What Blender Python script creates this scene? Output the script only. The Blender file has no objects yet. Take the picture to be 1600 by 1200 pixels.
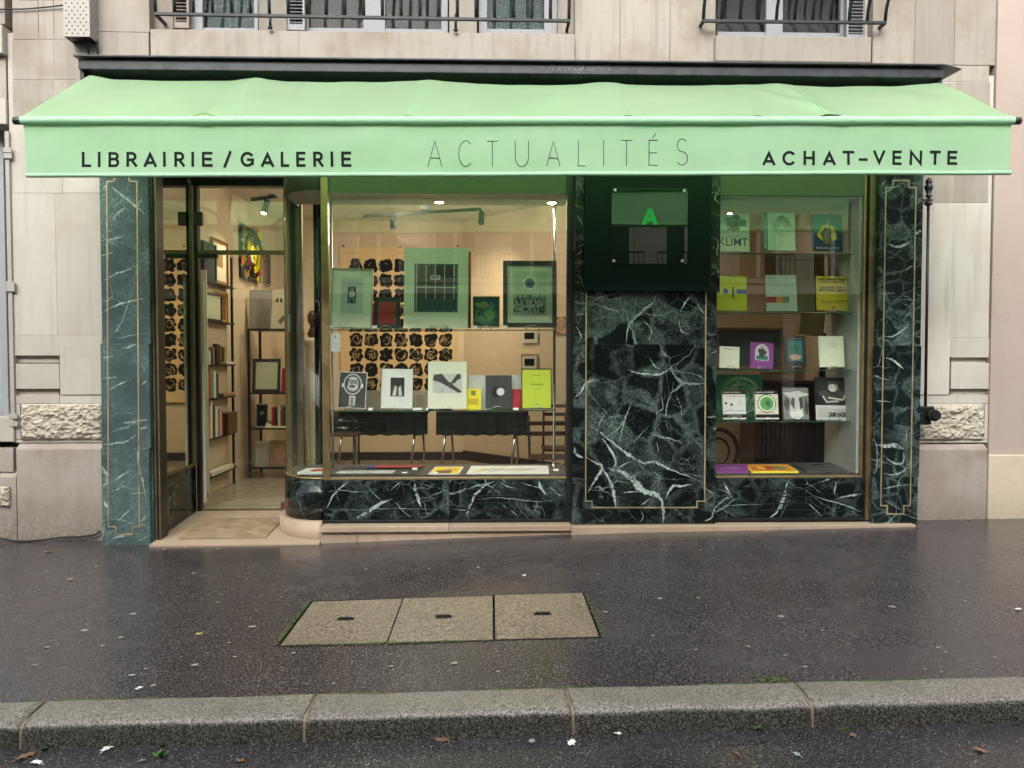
import bpy, bmesh, math, random
from mathutils import Vector, Matrix, noise
random.seed(7)
R = math.radians
scene = bpy.context.scene
C = scene.collection

# ------------------------------------------------------------------ camera, sky, sun, exposure
F, CY, CZ = 1200.0, -6.6, 1.51
YAW, PIT = math.atan(33 / F), math.atan(40 / F)
cam_d = bpy.data.cameras.new('camera'); cam = bpy.data.objects.new('camera', cam_d); C.objects.link(cam)
cam.location = (0, CY, CZ); cam.rotation_euler = (R(90) - PIT, 0, -YAW)
cam_d.sensor_width = 36; cam_d.lens = 27.0; cam_d.clip_end = 2000; cam_d.clip_start = 0.02
scene.camera = cam
world = bpy.data.worlds.new("World"); scene.world = world; world.use_nodes = True
wn = world.node_tree.nodes; wl = world.node_tree.links
bg = wn['Background']; sky = wn.new('ShaderNodeTexSky'); sky.sky_type = 'NISHITA'; sky.sun_disc = False
sky.sun_elevation = R(34); sky.sun_rotation = R(190); sky.dust_density = 4.0; sky.ozone_density = 1.0; sky.air_density = 1.2
hsv = wn.new('ShaderNodeHueSaturation'); hsv.inputs['Saturation'].default_value = 0.30
wl.new(sky.outputs[0], hsv.inputs['Color']); wl.new(hsv.outputs[0], bg.inputs[0]); bg.inputs[1].default_value = 0.15
sun_d = bpy.data.lights.new('sun', 'SUN'); sun_d.energy = 1.1; sun_d.angle = R(70); sun_d.color = (1, .96, .9)
sun = bpy.data.objects.new('sun', sun_d); C.objects.link(sun)
# the veiled sun stands over the roofs across the street
az = Vector((-math.sin(R(10)), -math.cos(R(10)), 0)).normalized()
sdir = az * math.cos(R(34)) + Vector((0, 0, math.sin(R(34))))
sun.rotation_euler = sdir.to_track_quat('Z', 'Y').to_euler()
vs = scene.view_settings
vs.view_transform = 'Standard'; vs.look = 'None'; vs.gamma = 1; vs.use_curve_mapping = False; vs.exposure = 1.52
cy = scene.cycles
cy.use_denoising = True; cy.transparent_max_bounces = 24; cy.max_bounces = 10; cy.diffuse_bounces = 4
cy.glossy_bounces = 5; cy.transmission_bounces = 6; cy.caustics_reflective = False; cy.caustics_refractive = False
cy.sample_clamp_indirect = 6

def at(px, py, Y):
    u = (px - 800) / F; v = -(py - 600) / F
    y = math.cos(PIT) + v * math.sin(PIT); z = -math.sin(PIT) + v * math.cos(PIT)
    dx = u * math.cos(YAW) + y * math.sin(YAW); dy = -u * math.sin(YAW) + y * math.cos(YAW)
    t = (Y - CY) / dy
    return dx * t, CZ + z * t
def X(px, Y, py=560): return at(px, py, Y)[0]
def Z(py, Y, px=767): return at(px, py, Y)[1]
def P(px, py, Y):
    a = at(px, py, Y); return Vector((a[0], Y, a[1]))

# ------------------------------------------------------------------ materials
def new_mat(name):
    m = bpy.data.materials.new(name); m.use_nodes = True
    nt = m.node_tree; b = nt.nodes['Principled BSDF']
    return m, nt, b
def N(nt, t, **kw):
    n = nt.nodes.new(t)
    for k, v in kw.items():
        if k in ('inp',):
            for a, bb in v.items(): n.inputs[a].default_value = bb
        else: setattr(n, k, v)
    return n
def L(nt, a, b): nt.links.new(a, b)
def c4(c): return (c[0], c[1], c[2], 1)
def mix(nt, fac, a, b, mode='MIX'):
    n = nt.nodes.new('ShaderNodeMix'); n.data_type = 'RGBA'; n.blend_type = mode
    for s, v in ((0, fac), (6, a), (7, b)):
        if isinstance(v, (int, float)): n.inputs[s].default_value = v
        elif isinstance(v, tuple): n.inputs[s].default_value = c4(v)
        else: L(nt, v, n.inputs[s])
    return n.outputs[2]
def math_n(nt, op, a, b=0.0, clamp=False):
    n = nt.nodes.new('ShaderNodeMath'); n.operation = op; n.use_clamp = clamp
    for s, v in ((0, a), (1, b)):
        if isinstance(v, (int, float)): n.inputs[s].default_value = v
        else: L(nt, v, n.inputs[s])
    return n.outputs[0]
def ramp(nt, fac, p0, p1, v0=0.0, v1=1.0):
    n = nt.nodes.new('ShaderNodeMapRange'); n.clamp = True
    L(nt, fac, n.inputs[0])
    n.inputs[1].default_value = p0; n.inputs[2].default_value = p1; n.inputs[3].default_value = v0; n.inputs[4].default_value = v1
    return n.outputs[0]
def coords(nt, scale=(1, 1, 1), rnd=0.0, rot=(0, 0, 0)):
    tc = nt.nodes.new('ShaderNodeTexCoord'); mp = nt.nodes.new('ShaderNodeMapping')
    mp.inputs['Scale'].default_value = scale; mp.inputs['Rotation'].default_value = rot
    L(nt, tc.outputs['Object'], mp.inputs['Vector'])
    if rnd:
        oi = nt.nodes.new('ShaderNodeObjectInfo'); m = math_n(nt, 'MULTIPLY', oi.outputs['Random'], rnd)
        L(nt, m, mp.inputs['Location'])
    return mp.outputs[0]
def noise_n(nt, vec, scale, detail=4, rough=.55, dist=0.0):
    n = N(nt, 'ShaderNodeTexNoise', inp={'Scale': scale, 'Detail': detail, 'Roughness': rough, 'Distortion': dist})
    L(nt, vec, n.inputs['Vector']); return n
def bump(nt, b, h, strength, dist=.01, prev=None):
    n = nt.nodes.new('ShaderNodeBump'); n.inputs['Strength'].default_value = strength; n.inputs['Distance'].default_value = dist
    L(nt, h, n.inputs['Height'])
    if prev is not None: L(nt, prev, n.inputs['Normal'])
    L(nt, n.outputs[0], b.inputs['Normal']); return n.outputs[0]

_cache = {}
def plain(name, col, rough=.5, metal=0.0, var=.12, spec=.5, emit=None, estr=0, grain=0):
    if name in _cache: return _cache[name]
    m, nt, b = new_mat(name)
    v = coords(nt)
    n = noise_n(nt, v, 9, 5)
    f = ramp(nt, n.outputs[0], .3, .7)
    L(nt, mix(nt, f, tuple(c * (1 - var) for c in col), tuple(min(1, c * (1 + var)) for c in col)), b.inputs['Base Color'])
    L(nt, ramp(nt, n.outputs[0], .3, .7, max(.02, rough * .85), min(1, rough * 1.15)), b.inputs['Roughness'])
    b.inputs['Metallic'].default_value = metal; b.inputs['Specular IOR Level'].default_value = spec
    if grain:
        g = noise_n(nt, v, 120, 3); bump(nt, b, g.outputs[0], grain, .002)
    if emit:
        b.inputs['Emission Color'].default_value = c4(emit); b.inputs['Emission Strength'].default_value = estr
    _cache[name] = m; return m

def marble(name, dark, mid, vein, density=1.0, contrast=1.0, veinw=1.0, rough=.10, clast=.93, spec=.32):
    m, nt, b = new_mat(name)
    v = coords(nt, (1, 1, 1), 7.3)
    w = noise_n(nt, v, 3.0, 5, .6)
    s1 = N(nt, 'ShaderNodeVectorMath', operation='SUBTRACT'); L(nt, w.outputs['Color'], s1.inputs[0]); s1.inputs[1].default_value = (.5, .5, .5)
    s2 = N(nt, 'ShaderNodeVectorMath', operation='SCALE'); L(nt, s1.outputs[0], s2.inputs[0]); s2.inputs['Scale'].default_value = .16
    s3 = N(nt, 'ShaderNodeVectorMath', operation='ADD'); L(nt, v, s3.inputs[0]); L(nt, s2.outputs[0], s3.inputs[1]); vv = s3.outputs[0]
    # cloudy green ground with brecciated black clasts
    cl = noise_n(nt, vv, 2.4 * density, 9, .68)
    base = mix(nt, ramp(nt, cl.outputs[0], .47, .63), dark, mid)
    vo = N(nt, 'ShaderNodeTexVoronoi', feature='DISTANCE_TO_EDGE', inp={'Scale': 4.2 * density}); L(nt, vv, vo.inputs['Vector'])
    clm = noise_n(nt, v, 1.5, 3)
    halo = math_n(nt, 'MULTIPLY', ramp(nt, vo.outputs[0], .0, .13, 1, 0), ramp(nt, clm.outputs[0], .42, .6), True)
    gran = noise_n(nt, v, 60, 6, .75)
    cell = N(nt, 'ShaderNodeTexVoronoi', feature='F1', inp={'Scale': 4.2 * density}); L(nt, vv, cell.inputs['Vector'])
    cr_ = N(nt, 'ShaderNodeSeparateColor'); L(nt, cell.outputs['Color'], cr_.inputs[0])
    inside = math_n(nt, 'MULTIPLY', ramp(nt, vo.outputs[0], .03, .09), ramp(nt, cr_.outputs[0], .25, .40))
    halo = math_n(nt, 'MULTIPLY', halo, ramp(nt, gran.outputs[0], .35, .62))
    base = mix(nt, math_n(nt, 'MULTIPLY', halo, .7), base, tuple(a * .55 + c * .2 for a, c in zip(mid, vein)))
    # small chips
    sp = N(nt, 'ShaderNodeTexVoronoi', inp={'Scale': 34.0}); L(nt, vv, sp.inputs['Vector'])
    base = mix(nt, math_n(nt, 'MULTIPLY', ramp(nt, sp.outputs['Distance'], .28, .5), ramp(nt, cl.outputs[0], .45, .7)), base, dark)
    # second layer of grey green cloud, granular
    cl2 = noise_n(nt, vv, 1.3 * density, 7, .72)
    base = mix(nt, math_n(nt, 'MULTIPLY', ramp(nt, cl2.outputs[0], .55, .66), ramp(nt, gran.outputs[0], .38, .62)), base, tuple(a * .7 + c * .12 for a, c in zip(mid, vein)))
    # black clasts over the clouds, lacework of small cracks between them
    base = mix(nt, math_n(nt, 'MULTIPLY', inside, clast), base, dark)
    cm = math_n(nt, 'MAXIMUM', ramp(nt, cl2.outputs[0], .48, .60), ramp(nt, cl.outputs[0], .50, .64)); cm = math_n(nt, 'MULTIPLY', cm, math_n(nt, 'SUBTRACT', 1.0, math_n(nt, 'MULTIPLY', inside, clast)))
    for sc in (16.0, 34.0):
        vf = N(nt, 'ShaderNodeTexVoronoi', feature='DISTANCE_TO_EDGE', inp={'Scale': sc * density}); L(nt, vv, vf.inputs['Vector'])
        kk = math_n(nt, 'MULTIPLY', ramp(nt, vf.outputs[0], 0, .10, 1, 0), cm); kk = math_n(nt, 'MULTIPLY', kk, ramp(nt, gran.outputs[0], .40, .60))
        base = mix(nt, math_n(nt, 'MULTIPLY', kk, .55), base, tuple(a * .6 + c * .42 for a, c in zip(mid, vein)))
    # fine cracks
    fine = None
    for sc, th, seed, gate in ((2.2, .009, 0, .5), (5.2, .013, 5, .54), (12, .022, 9, .58)):
        vf = N(nt, 'ShaderNodeTexVoronoi', feature='DISTANCE_TO_EDGE', inp={'Scale': sc * density})
        a = N(nt, 'ShaderNodeVectorMath', operation='ADD'); L(nt, vv, a.inputs[0]); a.inputs[1].default_value = (seed, seed * 2, seed)
        L(nt, a.outputs[0], vf.inputs['Vector'])
        g = noise_n(nt, v, 2.2 + seed * .5, 3)
        k = math_n(nt, 'MULTIPLY', ramp(nt, vf.outputs[0], 0, th * veinw, 1, 0), ramp(nt, g.outputs[0], gate, gate + .1))
        fine = k if fine is None else math_n(nt, 'MAXIMUM', fine, k)
    # broad veins: a few large polygon edges, broken and of varied width
    for sc, wd, off in ((.95, .026, 4.3), (1.9, .018, 12.4)):
        a = N(nt, 'ShaderNodeMapping'); L(nt, vv, a.inputs[0]); a.inputs['Location'].default_value = (off, 0, off); a.inputs['Rotation'].default_value = (0, R(30), 0); a.inputs['Scale'].default_value = (1, 1, 1.7)
        n = N(nt, 'ShaderNodeTexVoronoi', feature='DISTANCE_TO_EDGE', inp={'Scale': sc * density}); L(nt, a.outputs[0], n.inputs['Vector'])
        gate = noise_n(nt, v, 3.1, 4)
        wv = ramp(nt, gate.outputs[0], .47, .72, .0005, wd * veinw)
        k = math_n(nt, 'SUBTRACT', 1.0, math_n(nt, 'DIVIDE', n.outputs[0], wv), True)
        k = math_n(nt, 'MULTIPLY', ramp(nt, k, 0, .4), ramp(nt, gran.outputs[0], .25, .5, .35, 1))
        fine = math_n(nt, 'MAXIMUM', fine, k)
    tone = mix(nt, ramp(nt, gran.outputs[0], .3, .65), tuple(q * .55 for q in vein), vein)
    g2 = noise_n(nt, v, 130, 3, .8)
    base = mix(nt, math_n(nt, 'MULTIPLY', math_n(nt, 'MULTIPLY', ramp(nt, g2.outputs[0], .50, .68), .6), math_n(nt, 'ADD', cm, .06)), base, tuple(a * 1.3 + c * .10 for a, c in zip(mid, vein)))
    base = mix(nt, math_n(nt, 'MULTIPLY', ramp(nt, g2.outputs[0], .48, .34), .6), base, dark)
    L(nt, mix(nt, math_n(nt, 'MULTIPLY', fine, contrast), base, tone), b.inputs['Base Color'])
    L(nt, ramp(nt, gran.outputs[0], .3, .7, rough, rough * 1.9), b.inputs['Roughness'])
    bump(nt, b, gran.outputs[0], .03, .002); b.inputs['Specular IOR Level'].default_value = spec
    return m

def stone(name, col, rnd=.08, stain=.35, rough=.85, bmp=.25, low=None, scale=1.0, streak=.5):
    m, nt, b = new_mat(name)
    v = coords(nt)
    oi = nt.nodes.new('ShaderNodeObjectInfo')
    n1 = noise_n(nt, v, 2.2 * scale, 6, .6); n2 = noise_n(nt, v, 22 * scale, 6, .65); n3 = noise_n(nt, coords(nt, (9, 9, .7)), 1.6, 4, .6)
    base = mix(nt, ramp(nt, oi.outputs['Random'], 0, 1), tuple(c * (1 - rnd) for c in col), tuple(min(1, c * (1 + rnd * .7)) for c in col))
    base = mix(nt, math_n(nt, 'MULTIPLY', ramp(nt, n1.outputs[0], .45, .72), stain), base, tuple(c * k for c, k in zip(col, (.72, .66, .58))))
    base = mix(nt, math_n(nt, 'MULTIPLY', ramp(nt, n3.outputs[0], .5, .7), streak * .5), base, tuple(c * k for c, k in zip(col, (.70, .69, .68))))
    base = mix(nt, math_n(nt, 'MULTIPLY', ramp(nt, n2.outputs[0], .55, .75), .3), base, tuple(c * .78 for c in col))
    # pits and scratches
    pv = N(nt, 'ShaderNodeTexVoronoi', inp={'Scale': 26.0 * scale, 'Randomness': 1.0}); L(nt, v, pv.inputs['Vector'])
    pm = math_n(nt, 'MULTIPLY', ramp(nt, pv.outputs['Distance'], .06, .13, 1, 0), ramp(nt, n1.outputs[0], .5, .56))
    base = mix(nt, math_n(nt, 'MULTIPLY', pm, .5), base, tuple(c * .4 for c in col))
    if low:   # splash dirt over the lowest part of the wall: real grime
        g = nt.nodes.new('ShaderNodeNewGeometry'); s = nt.nodes.new('ShaderNodeSeparateXYZ'); L(nt, g.outputs['Position'], s.inputs[0])
        k = ramp(nt, math_n(nt, 'ADD', s.outputs[2], math_n(nt, 'MULTIPLY', n1.outputs[0], .35)), .15, .55, 1, 0)
        k = math_n(nt, 'MULTIPLY', k, ramp(nt, n2.outputs[0], .3, .6, .3, 1))
        base = mix(nt, math_n(nt, 'MULTIPLY', k, .75), base, low)
    L(nt, base, b.inputs['Base Color']); b.inputs['Roughness'].default_value = rough
    h = math_n(nt, 'ADD', n2.outputs[0], math_n(nt, 'MULTIPLY', n1.outputs[0], 1.5))
    bump(nt, b, math_n(nt, 'SUBTRACT', h, pm), bmp, .008)
    return m

def asphalt(name, c0, c1, speck, wet=.5, rbase=.34):
    m, nt, b = new_mat(name)
    v = coords(nt)
    big = noise_n(nt, coords(nt, (.6, 1, 1)), .9, 5, .6); med = noise_n(nt, v, 5, 5, .6); fine = noise_n(nt, v, 105, 3, .8)
    base = mix(nt, ramp(nt, big.outputs[0], .38, .62), c0, c1)
    base = mix(nt, ramp(nt, fine.outputs[0], .38, .60), tuple(c * .30 for c in c0), mix(nt, ramp(nt, fine.outputs[0], .52, .66), base, tuple(c * 2.3 for c in c1)))
    vo = N(nt, 'ShaderNodeTexVoronoi', inp={'Scale': 95.0}); L(nt, v, vo.inputs['Vector'])
    sm = math_n(nt, 'MULTIPLY', ramp(nt, vo.outputs['Distance'], .22, .36, 1, 0), ramp(nt, med.outputs[0], .4, .6, .35, 1))
    rn = N(nt, 'ShaderNodeSeparateColor'); L(nt, vo.outputs['Color'], rn.inputs[0])
    sm = math_n(nt, 'MULTIPLY', sm, ramp(nt, rn.outputs[0], .62, .95))
    base = mix(nt, sm, base, speck)
    L(nt, base, b.inputs['Base Color'])
    r = math_n(nt, 'ADD', ramp(nt, big.outputs[0], .35, .65, rbase - .10 * wet, rbase + .10), ramp(nt, med.outputs[0], .3, .7, -.05, .06))
    L(nt, r, b.inputs['Roughness']); b.inputs['Specular IOR Level'].default_value = .55
    h = math_n(nt, 'ADD', fine.outputs[0], math_n(nt, 'MULTIPLY', vo.outputs['Distance'], .6))
    p = bump(nt, b, h, .16, .004)
    bump(nt, b, med.outputs[0], .06, .02, p)
    return m

def granite(name, col, scale=1.0, top=True):
    m, nt, b = new_mat(name)
    v = coords(nt)
    n = noise_n(nt, v, 165 * scale, 2, .6); n2 = noise_n(nt, v, 5, 4); n3 = noise_n(nt, v, 70 * scale, 4, .7)
    k = math_n(nt, 'ADD', math_n(nt, 'MULTIPLY', n.outputs[0], .6), math_n(nt, 'MULTIPLY', n3.outputs[0], .4))
    base = mix(nt, ramp(nt, k, .42, .58), tuple(c * .25 for c in col), tuple(min(1, c * 1.6) for c in col))
    base = mix(nt, math_n(nt, 'MULTIPLY', ramp(nt, n2.outputs[0], .45, .65), .35), base, tuple(c * .55 for c in col))
    if top:   # darker grain colour on the kerb's upright face below the worn arris
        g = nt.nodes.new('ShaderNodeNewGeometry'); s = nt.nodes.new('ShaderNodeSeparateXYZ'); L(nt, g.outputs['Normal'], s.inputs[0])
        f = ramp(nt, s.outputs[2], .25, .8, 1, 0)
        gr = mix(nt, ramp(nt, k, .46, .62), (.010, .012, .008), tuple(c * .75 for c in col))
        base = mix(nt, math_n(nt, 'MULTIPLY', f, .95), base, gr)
    L(nt, base, b.inputs['Base Color'])
    b.inputs['Roughness'].default_value = .36
    bump(nt, b, k, .35, .004)
    return m

def glass_mat(name, tint=(.93, .97, .95), gain=1.0, f0=.045, wob=.0):
    m, nt, b = new_mat(name); nt.nodes.remove(b)
    out = [n for n in nt.nodes if n.type == 'OUTPUT_MATERIAL'][0]
    tr = N(nt, 'ShaderNodeBsdfTransparent'); tr.inputs[0].default_value = c4(tint)
    gl = N(nt, 'ShaderNodeBsdfGlossy'); gl.inputs['Roughness'].default_value = .003; gl.inputs[0].default_value = (1, 1, 1, 1)
    lw = N(nt, 'ShaderNodeLayerWeight'); lw.inputs[0].default_value = .5
    f = math_n(nt, 'POWER', lw.outputs['Facing'], 5.0)
    f = math_n(nt, 'ADD', math_n(nt, 'MULTIPLY', f, 1 - f0), f0); f = math_n(nt, 'MULTIPLY', f, gain, True)
    if wob:
        n = noise_n(nt, coords(nt), 1.3, 1); bp = N(nt, 'ShaderNodeBump'); bp.inputs['Strength'].default_value = wob; bp.inputs['Distance'].default_value = .01
        L(nt, n.outputs[0], bp.inputs['Height']); L(nt, bp.outputs[0], gl.inputs['Normal'])
    mx = N(nt, 'ShaderNodeMixShader'); L(nt, f, mx.inputs[0]); L(nt, tr.outputs[0], mx.inputs[1]); L(nt, gl.outputs[0], mx.inputs[2])
    L(nt, mx.outputs[0], out.inputs[0]); return m

def fabric_mat(name, col, trans, tcol, rough=.45, coat=.35):
    m, nt, b = new_mat(name)
    out = [n for n in nt.nodes if n.type == 'OUTPUT_MATERIAL'][0]
    v = coords(nt)
    n = noise_n(nt, v, 2.5, 5, .6); st = noise_n(nt, coords(nt, (6, .6, .6)), 2, 4)
    c = mix(nt, ramp(nt, n.outputs[0], .4, .7), col, tuple(q * .90 for q in col))
    c = mix(nt, math_n(nt, 'MULTIPLY', ramp(nt, st.outputs[0], .55, .75), .35), c, tuple(q * .86 for q in col))
    L(nt, c, b.inputs['Base Color']); b.inputs['Roughness'].default_value = rough
    b.inputs['Specular IOR Level'].default_value = coat
    w = noise_n(nt, v, 400, 2); p = bump(nt, b, w.outputs[0], .06, .001); bump(nt, b, n.outputs[0], .25, .012, p)
    tl = N(nt, 'ShaderNodeBsdfTranslucent'); tl.inputs[0].default_value = c4(tcol)
    mx = N(nt, 'ShaderNodeMixShader'); mx.inputs[0].default_value = trans
    L(nt, b.outputs[0], mx.inputs[1]); L(nt, tl.outputs[0], mx.inputs[2]); L(nt, mx.outputs[0], out.inputs[0])
    return m

M = {}
M['marble'] = marble('dark_green_marble', (.0035, .0055, .0055), (.066, .094, .084), (.34, .43, .39), contrast=.5, density=.85, veinw=.6)
M['marble_base'] = marble('black_green_marble', (.0035, .0055, .0055), (.032, .050, .045), (.32, .42, .38), density=1.15, veinw=.6, contrast=.6)
M['marble_teal'] = marble('teal_marble', (.046, .073, .074), (.095, .142, .138), (.30, .42, .39), density=.8, contrast=.6, veinw=.45, clast=.25, spec=.5)
M['marble_right'] = marble('grey_green_marble', (.005, .010, .010), (.085, .12, .112), (.34, .44, .41), density=1.5, veinw=.6, contrast=.7)
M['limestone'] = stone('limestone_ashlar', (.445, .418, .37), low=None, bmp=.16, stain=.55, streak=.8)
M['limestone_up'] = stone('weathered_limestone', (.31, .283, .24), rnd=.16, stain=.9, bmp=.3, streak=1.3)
M['limestone_right'] = stone('patched_limestone', (.51, .485, .43), rnd=.1, stain=.5, bmp=.16, streak=1.2)
M['plinth'] = stone('plinth_limestone', (.34, .298, .265), stain=.9, bmp=.6, low=(.13, .11, .08), scale=1.3)
M['rock'] = stone('rock_faced_limestone', (.47, .43, .35), stain=.2, bmp=.4, streak=0)
M['pink'] = stone('pink_render', (.39, .315, .275), rnd=0, stain=.25, bmp=.15, streak=.2)
M['pink_base'] = stone('cream_render_plinth', (.56, .47, .36), rnd=0, stain=.4, bmp=.3, low=(.30, .26, .18), streak=.3)
M['step'] = stone('pink_limestone_step', (.43, .33, .245), rnd=.12, stain=.8, rough=.5, bmp=.25, low=None, streak=1.0)
M['pavement'] = asphalt('wet_pavement_asphalt', (.043, .037, .042), (.066, .058, .064), (.34, .31, .29), wet=.9, rbase=.22)
M['road'] = asphalt('wet_road_asphalt', (.030, .029, .034), (.046, .044, .049), (.40, .38, .35), wet=.6, rbase=.30)
M['kerb'] = granite('kerb_granite', (.215, .20, .172))
M['mortar'] = stone('kerb_mortar', (.25, .20, .13), bmp=.4)
M['lid'] = granite('pebble_concrete', (.21, .172, .125), scale=.55, top=False)
M['glass'] = glass_mat('window_glass', tint=(.97, .985, .975), gain=1.25)
M['glass_curve'] = glass_mat('bent_glass', gain=.42, wob=.04)
M['glass_shelf'] = glass_mat('shelf_glass', tint=(.80, .93, .88), gain=1.2)
M['glass_clear'] = glass_mat('glazing', tint=(.85, .88, .88), gain=.10)
M['plaque'] = glass_mat('plaque_glass', tint=(.9, .97, .93), gain=1.15)
M['mirror'] = plain('aged_mirror', (.62, .60, .54), .015, 1.0, var=.02)
M['brass'] = plain('brushed_brass', (.34, .25, .12), .38, .85, var=.2, grain=.1)
M['brass_dull'] = plain('dull_bronze', (.20, .155, .085), .42, .7, var=.25, grain=.1)
M['inlay'] = plain('brass_inlay', (.42, .34, .19), .45, .55, var=.3, grain=.25)
M['black'] = plain('black_paint', (.012, .012, .013), .35, 0, var=.3)
M['matt'] = plain('matt_black', (.012, .013, .012), .8, 0, spec=.2)
M['blackmetal'] = plain('black_steel', (.020, .022, .024), .38, .5, var=.3)
M['fascia'] = plain('weathered_black_steel', (.030, .034, .040), .42, .3, var=.5, grain=.2)
M['sign'] = plain('deep_green_lacquer', (.002, .010, .008), .4, 0, var=.1, spec=.2)
M['iron'] = plain('painted_iron', (.010, .015, .017), .5, .2, var=.3, grain=.15)
M['chrome'] = plain('chrome', (.62, .62, .60), .14, 1.0, var=.1)
M['steelstud'] = plain('satin_stud', (.75, .76, .72), .35, .4, var=.05)
M['awning'] = fabric_mat('mint_canvas', (.58, .84, .53), .58, (.52, .94, .44), rough=.30, coat=1.0)
M['valance'] = fabric_mat('mint_valance_canvas', (.54, .77, .56), .54, (.40, .86, .40), coat=.2)
M['sleeve'] = fabric_mat('mint_sleeve', (.36, .62, .40), .08, (.40, .86, .40), coat=.3)
M['side_grey'] = plain('pale_grey_laminate', (.42, .43, .41), .4, 0, var=.05)
M['ink'] = plain('black_ink', (.008, .011, .010), .8, 0, var=.1, spec=.15)
M['ink_grey'] = plain('grey_ink', (.02, .028, .024), .8, 0, var=.1)
M['green_letter'] = plain('green_letter_film', (.02, .50, .12), .5, 0, var=.05)
M['header'] = stone('mottled_green_header', (.085, .115, .055), rnd=0, stain=.7, rough=.4, bmp=.1)
M['white'] = plain('white_paint', (.78, .77, .73), .5, 0, var=.03)
M['frame_paint'] = plain('window_frame_paint', (.27, .28, .30), .5, 0, var=.05)
M['shutter_paint'] = plain('shutter_paint', (.33, .31, .28), .55, 0, var=.05)
M['opposite_stone'] = stone('opposite_stone', (.68, .64, .56))
M['offwhite'] = plain('cream_paint', (.66, .62, .53), .5, 0, var=.04)
M['wall_in'] = plain('warm_plaster', (.70, .60, .46), .8, 0, var=.04)
M['ceil'] = plain('ceiling_paint', (.72, .68, .62), .8, 0, var=.03)
M['floor_in'] = plain('polished_stone_floor', (.36, .325, .265), .22, 0, var=.15)
M['skirt'] = plain('dark_skirting', (.03, .026, .022), .5, 0, var=.1)
M['wood'] = plain('brown_wood', (.15, .075, .03), .4, 0, var=.35)
M['wood_dark'] = plain('dark_carved_wood', (.045, .017, .010), .4, 0, var=.4)
M['wood_pale'] = plain('pale_wood', (.38, .26, .14), .5, 0, var=.2)
M['kraft'] = plain('kraft_board', (.40, .26, .14), .8, 0, var=.1)
M['cloth_dark'] = plain('black_green_tablecloth', (.007, .014, .015), .8, 0, var=.3)
M['cloth_cream'] = plain('cream_cotton', (.74, .56, .33), .85, 0, var=.06, grain=.2)
M['lace'] = plain('blue_green_lace', (.045, .085, .082), .9, 0, var=.15)
M['coir'] = plain('coir_mat', (.27, .19, .12), .95, 0, var=.35, grain=.8)
M['moss'] = plain('moss', (.055, .085, .018), .95, 0, var=.5, grain=.6)
M['leafgreen'] = plain('weed_leaf', (.07, .16, .03), .5, 0, var=.2)
M['leafbrown'] = plain('fallen_leaf_brown', (.20, .11, .06), .6, 0, var=.3)
M['gum'] = plain('trodden_gum', (.27, .255, .22), .6, 0, var=.12)
M['lamp'] = plain('lamp_face', (1, .9, .7), .5, emit=(1, .80, .50), estr=9)
M['teal_shop'] = plain('teal_shop_paint', (.02, .10, .09), .4, 0)
M['dark_in'] = plain('dark_interior', (.02, .02, .022), .5, 0)
M['skin'] = plain('skin', (.52, .30, .21), .5, 0)
M['coat'] = plain('dark_coat', (.02, .022, .03), .85, 0)
M['paper'] = plain('paper', (.76, .75, .70), .7, 0, var=.03)
M['cream'] = plain('cream_board', (.82, .82, .66), .75, 0, var=.03)
def col(name, c, rough=.55): return plain(name, c, rough, 0, var=.05)
PAL = dict(yellow=(.92, .80, .03), lime=(.60, .70, .05), gold=(.92, .60, .02), red=(.42, .03, .03), crimson=(.5, .02, .05), blue=(.03, .06, .38), navy=(.02, .035, .13),
           teal=(.03, .17, .17), green=(.03, .16, .08), midgreen=(.12, .38, .10), purple=(.25, .05, .27), orange=(.78, .25, .03), black=(.012, .012, .013), charcoal=(.045, .045, .045),
           grey=(.22, .22, .21), pale=(.60, .60, .57), white=(.80, .80, .77), cream=(.68, .64, .50), mint=(.62, .70, .55), brown=(.22, .10, .04), pink=(.60, .22, .20), flesh=(.55, .33, .22), olive=(.20, .24, .06), greenboard=(.68, .76, .60), darkteal=(.012, .05, .06))
def K(n):
    if isinstance(n, bpy.types.Material): return n
    return M[n] if n in M else col('print_' + n, PAL[n])

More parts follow.
